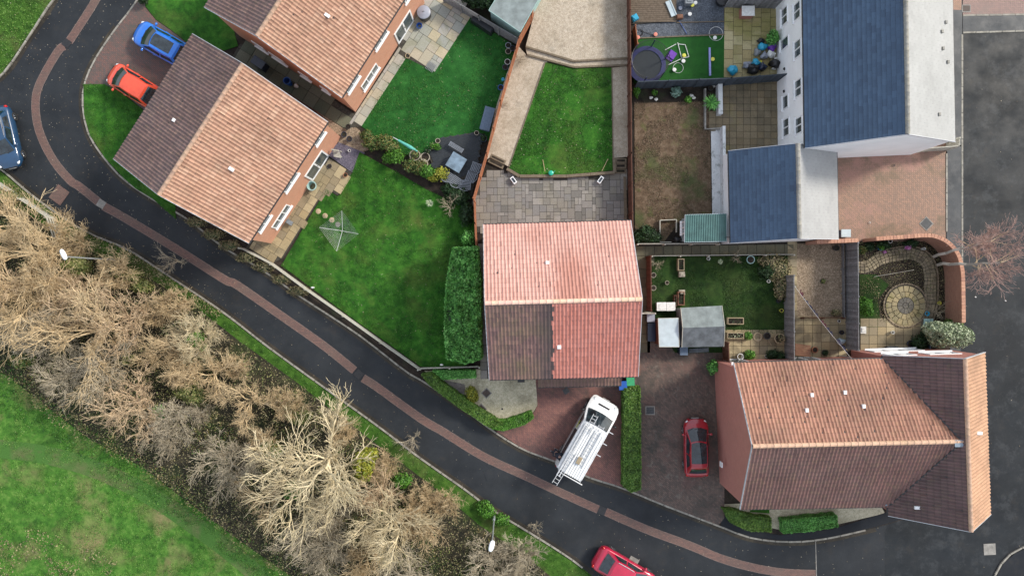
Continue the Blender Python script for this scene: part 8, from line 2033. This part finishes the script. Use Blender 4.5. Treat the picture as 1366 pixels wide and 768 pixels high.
simple('pale_stone_slab', 'pale grey stone slab by the fence below the grass patch', 'slab', 1151, 440, lambda b, x, y, z: (b.box((x, y, z + .06), (.4, .5, .08), 0, .01), b.box((x, y, z + .12), (.25, .3, .05), 0, .01)), 'white_stone', .09)
simple('dark_mat', 'dark low planter box against the corner house', 'planter', 1188, 465, lambda b, x, y, z: (b.box((x, y, z + .15), (.8, .35, .3), 0, .02), b.box((x, y, z + .31), (.7, .25, .03), 0)), 'felt_dark', .09)
a0 = P(1166, 369, .5); a1 = P(1219, 360, .6); b = MB(); b.tube(a0, a1, .015, .012, 5); o = b.build('garden_cane', MAT['bark_white'], org=a0); tag(o, 'pale cane across the inner bed of the circle garden', 'cane')
c = P(1129, 311, .7); t = thing('recycling_box', 'pale blue topped box beside the slate garage', 'box', (c.x, c.y, .06)); b = MB(); b.box((c.x, c.y, .35), (.62, .5, .55), 0, .02); b.build('body', MAT['dark_pot'], t); b = MB(); b.box((c.x, c.y, .65), (.68, .55, .05), 0, .02); b.build('lid', MAT['pale_roof'], t)
for x, y, lb in ((1160, 297, 'small white object on the orange driveway'), (1192, 221, 'dark drain spot on the orange driveway')): pot(lb, x, y, .07, .04, 'white_stone' if x < 1170 else 'dark_pot', soil=False, name='drain', cat='drain')
for x, y, lb in ((1301, 396, 'white litter scrap on the right road'), (1341, 401, 'tiny white litter scrap on the right road')): simple('litter', lb, 'litter', x, y, lambda b, cx, cy, z: b.blob((cx, cy, z + .03), (.07, .05, .03), R, .3, 7, 4), 'white_plastic', .0)
# wheelie bins by the front hedge
for x, y, m, lb in ((841, 508.5, 'green_plastic', 'green lidded bin at the end of the straight hedge'), (831, 514, 'blue_plastic', 'blue lidded box beside the green bin')):
    c = P(x, y, 1.0); t = thing('wheelie_bin', lb, 'bin', (c.x, c.y, .06)); b = MB(); b.box((c.x, c.y, .52), (.5, .55, .9), .05, .02); b.build('body', MAT['dark_pot'], t); b = MB(); b.box((c.x, c.y, 1.0), (.56, .62, .07), .05, .02); b.build('lid', MAT[m], t)
c = P(695, 505, 1.0); simple('wall_box', 'small black meter box under the middle house eave', 'box', 695, 506, lambda b, x, y, z: (b.box((x, y, z + .3), (.45, .2, .5), 0, .01), b.box((x, y, z + .56), (.5, .25, .04), 0, .01)), 'black_plastic')
simple('white_bird', 'white bird figure perched on the roadside rail fence', 'ornament', 417.5, 383.5, lambda b, x, y, z: (b.blob((x, y, z + .1), (.13, .07, .08), R, .1, 8, 6), b.blob((x + .12, y, z + .18), (.05, .04, .05), R, 0, 6, 5)), 'white_plastic', 1.1, smooth='all')
simple('white_bird', 'white bird figure perched on the low rail fence', 'ornament', 589, 486, lambda b, x, y, z: (b.blob((x, y, z + .1), (.11, .07, .08), R, .1, 8, 6), b.blob((x + .1, y, z + .18), (.05, .04, .05), R, 0, 6, 5)), 'white_plastic', .8, smooth='all')
for o in LOCALS:
    if '_local' in o: del o['_local']
for o in bpy.data.objects:
    if '_local' in o: del o['_local']
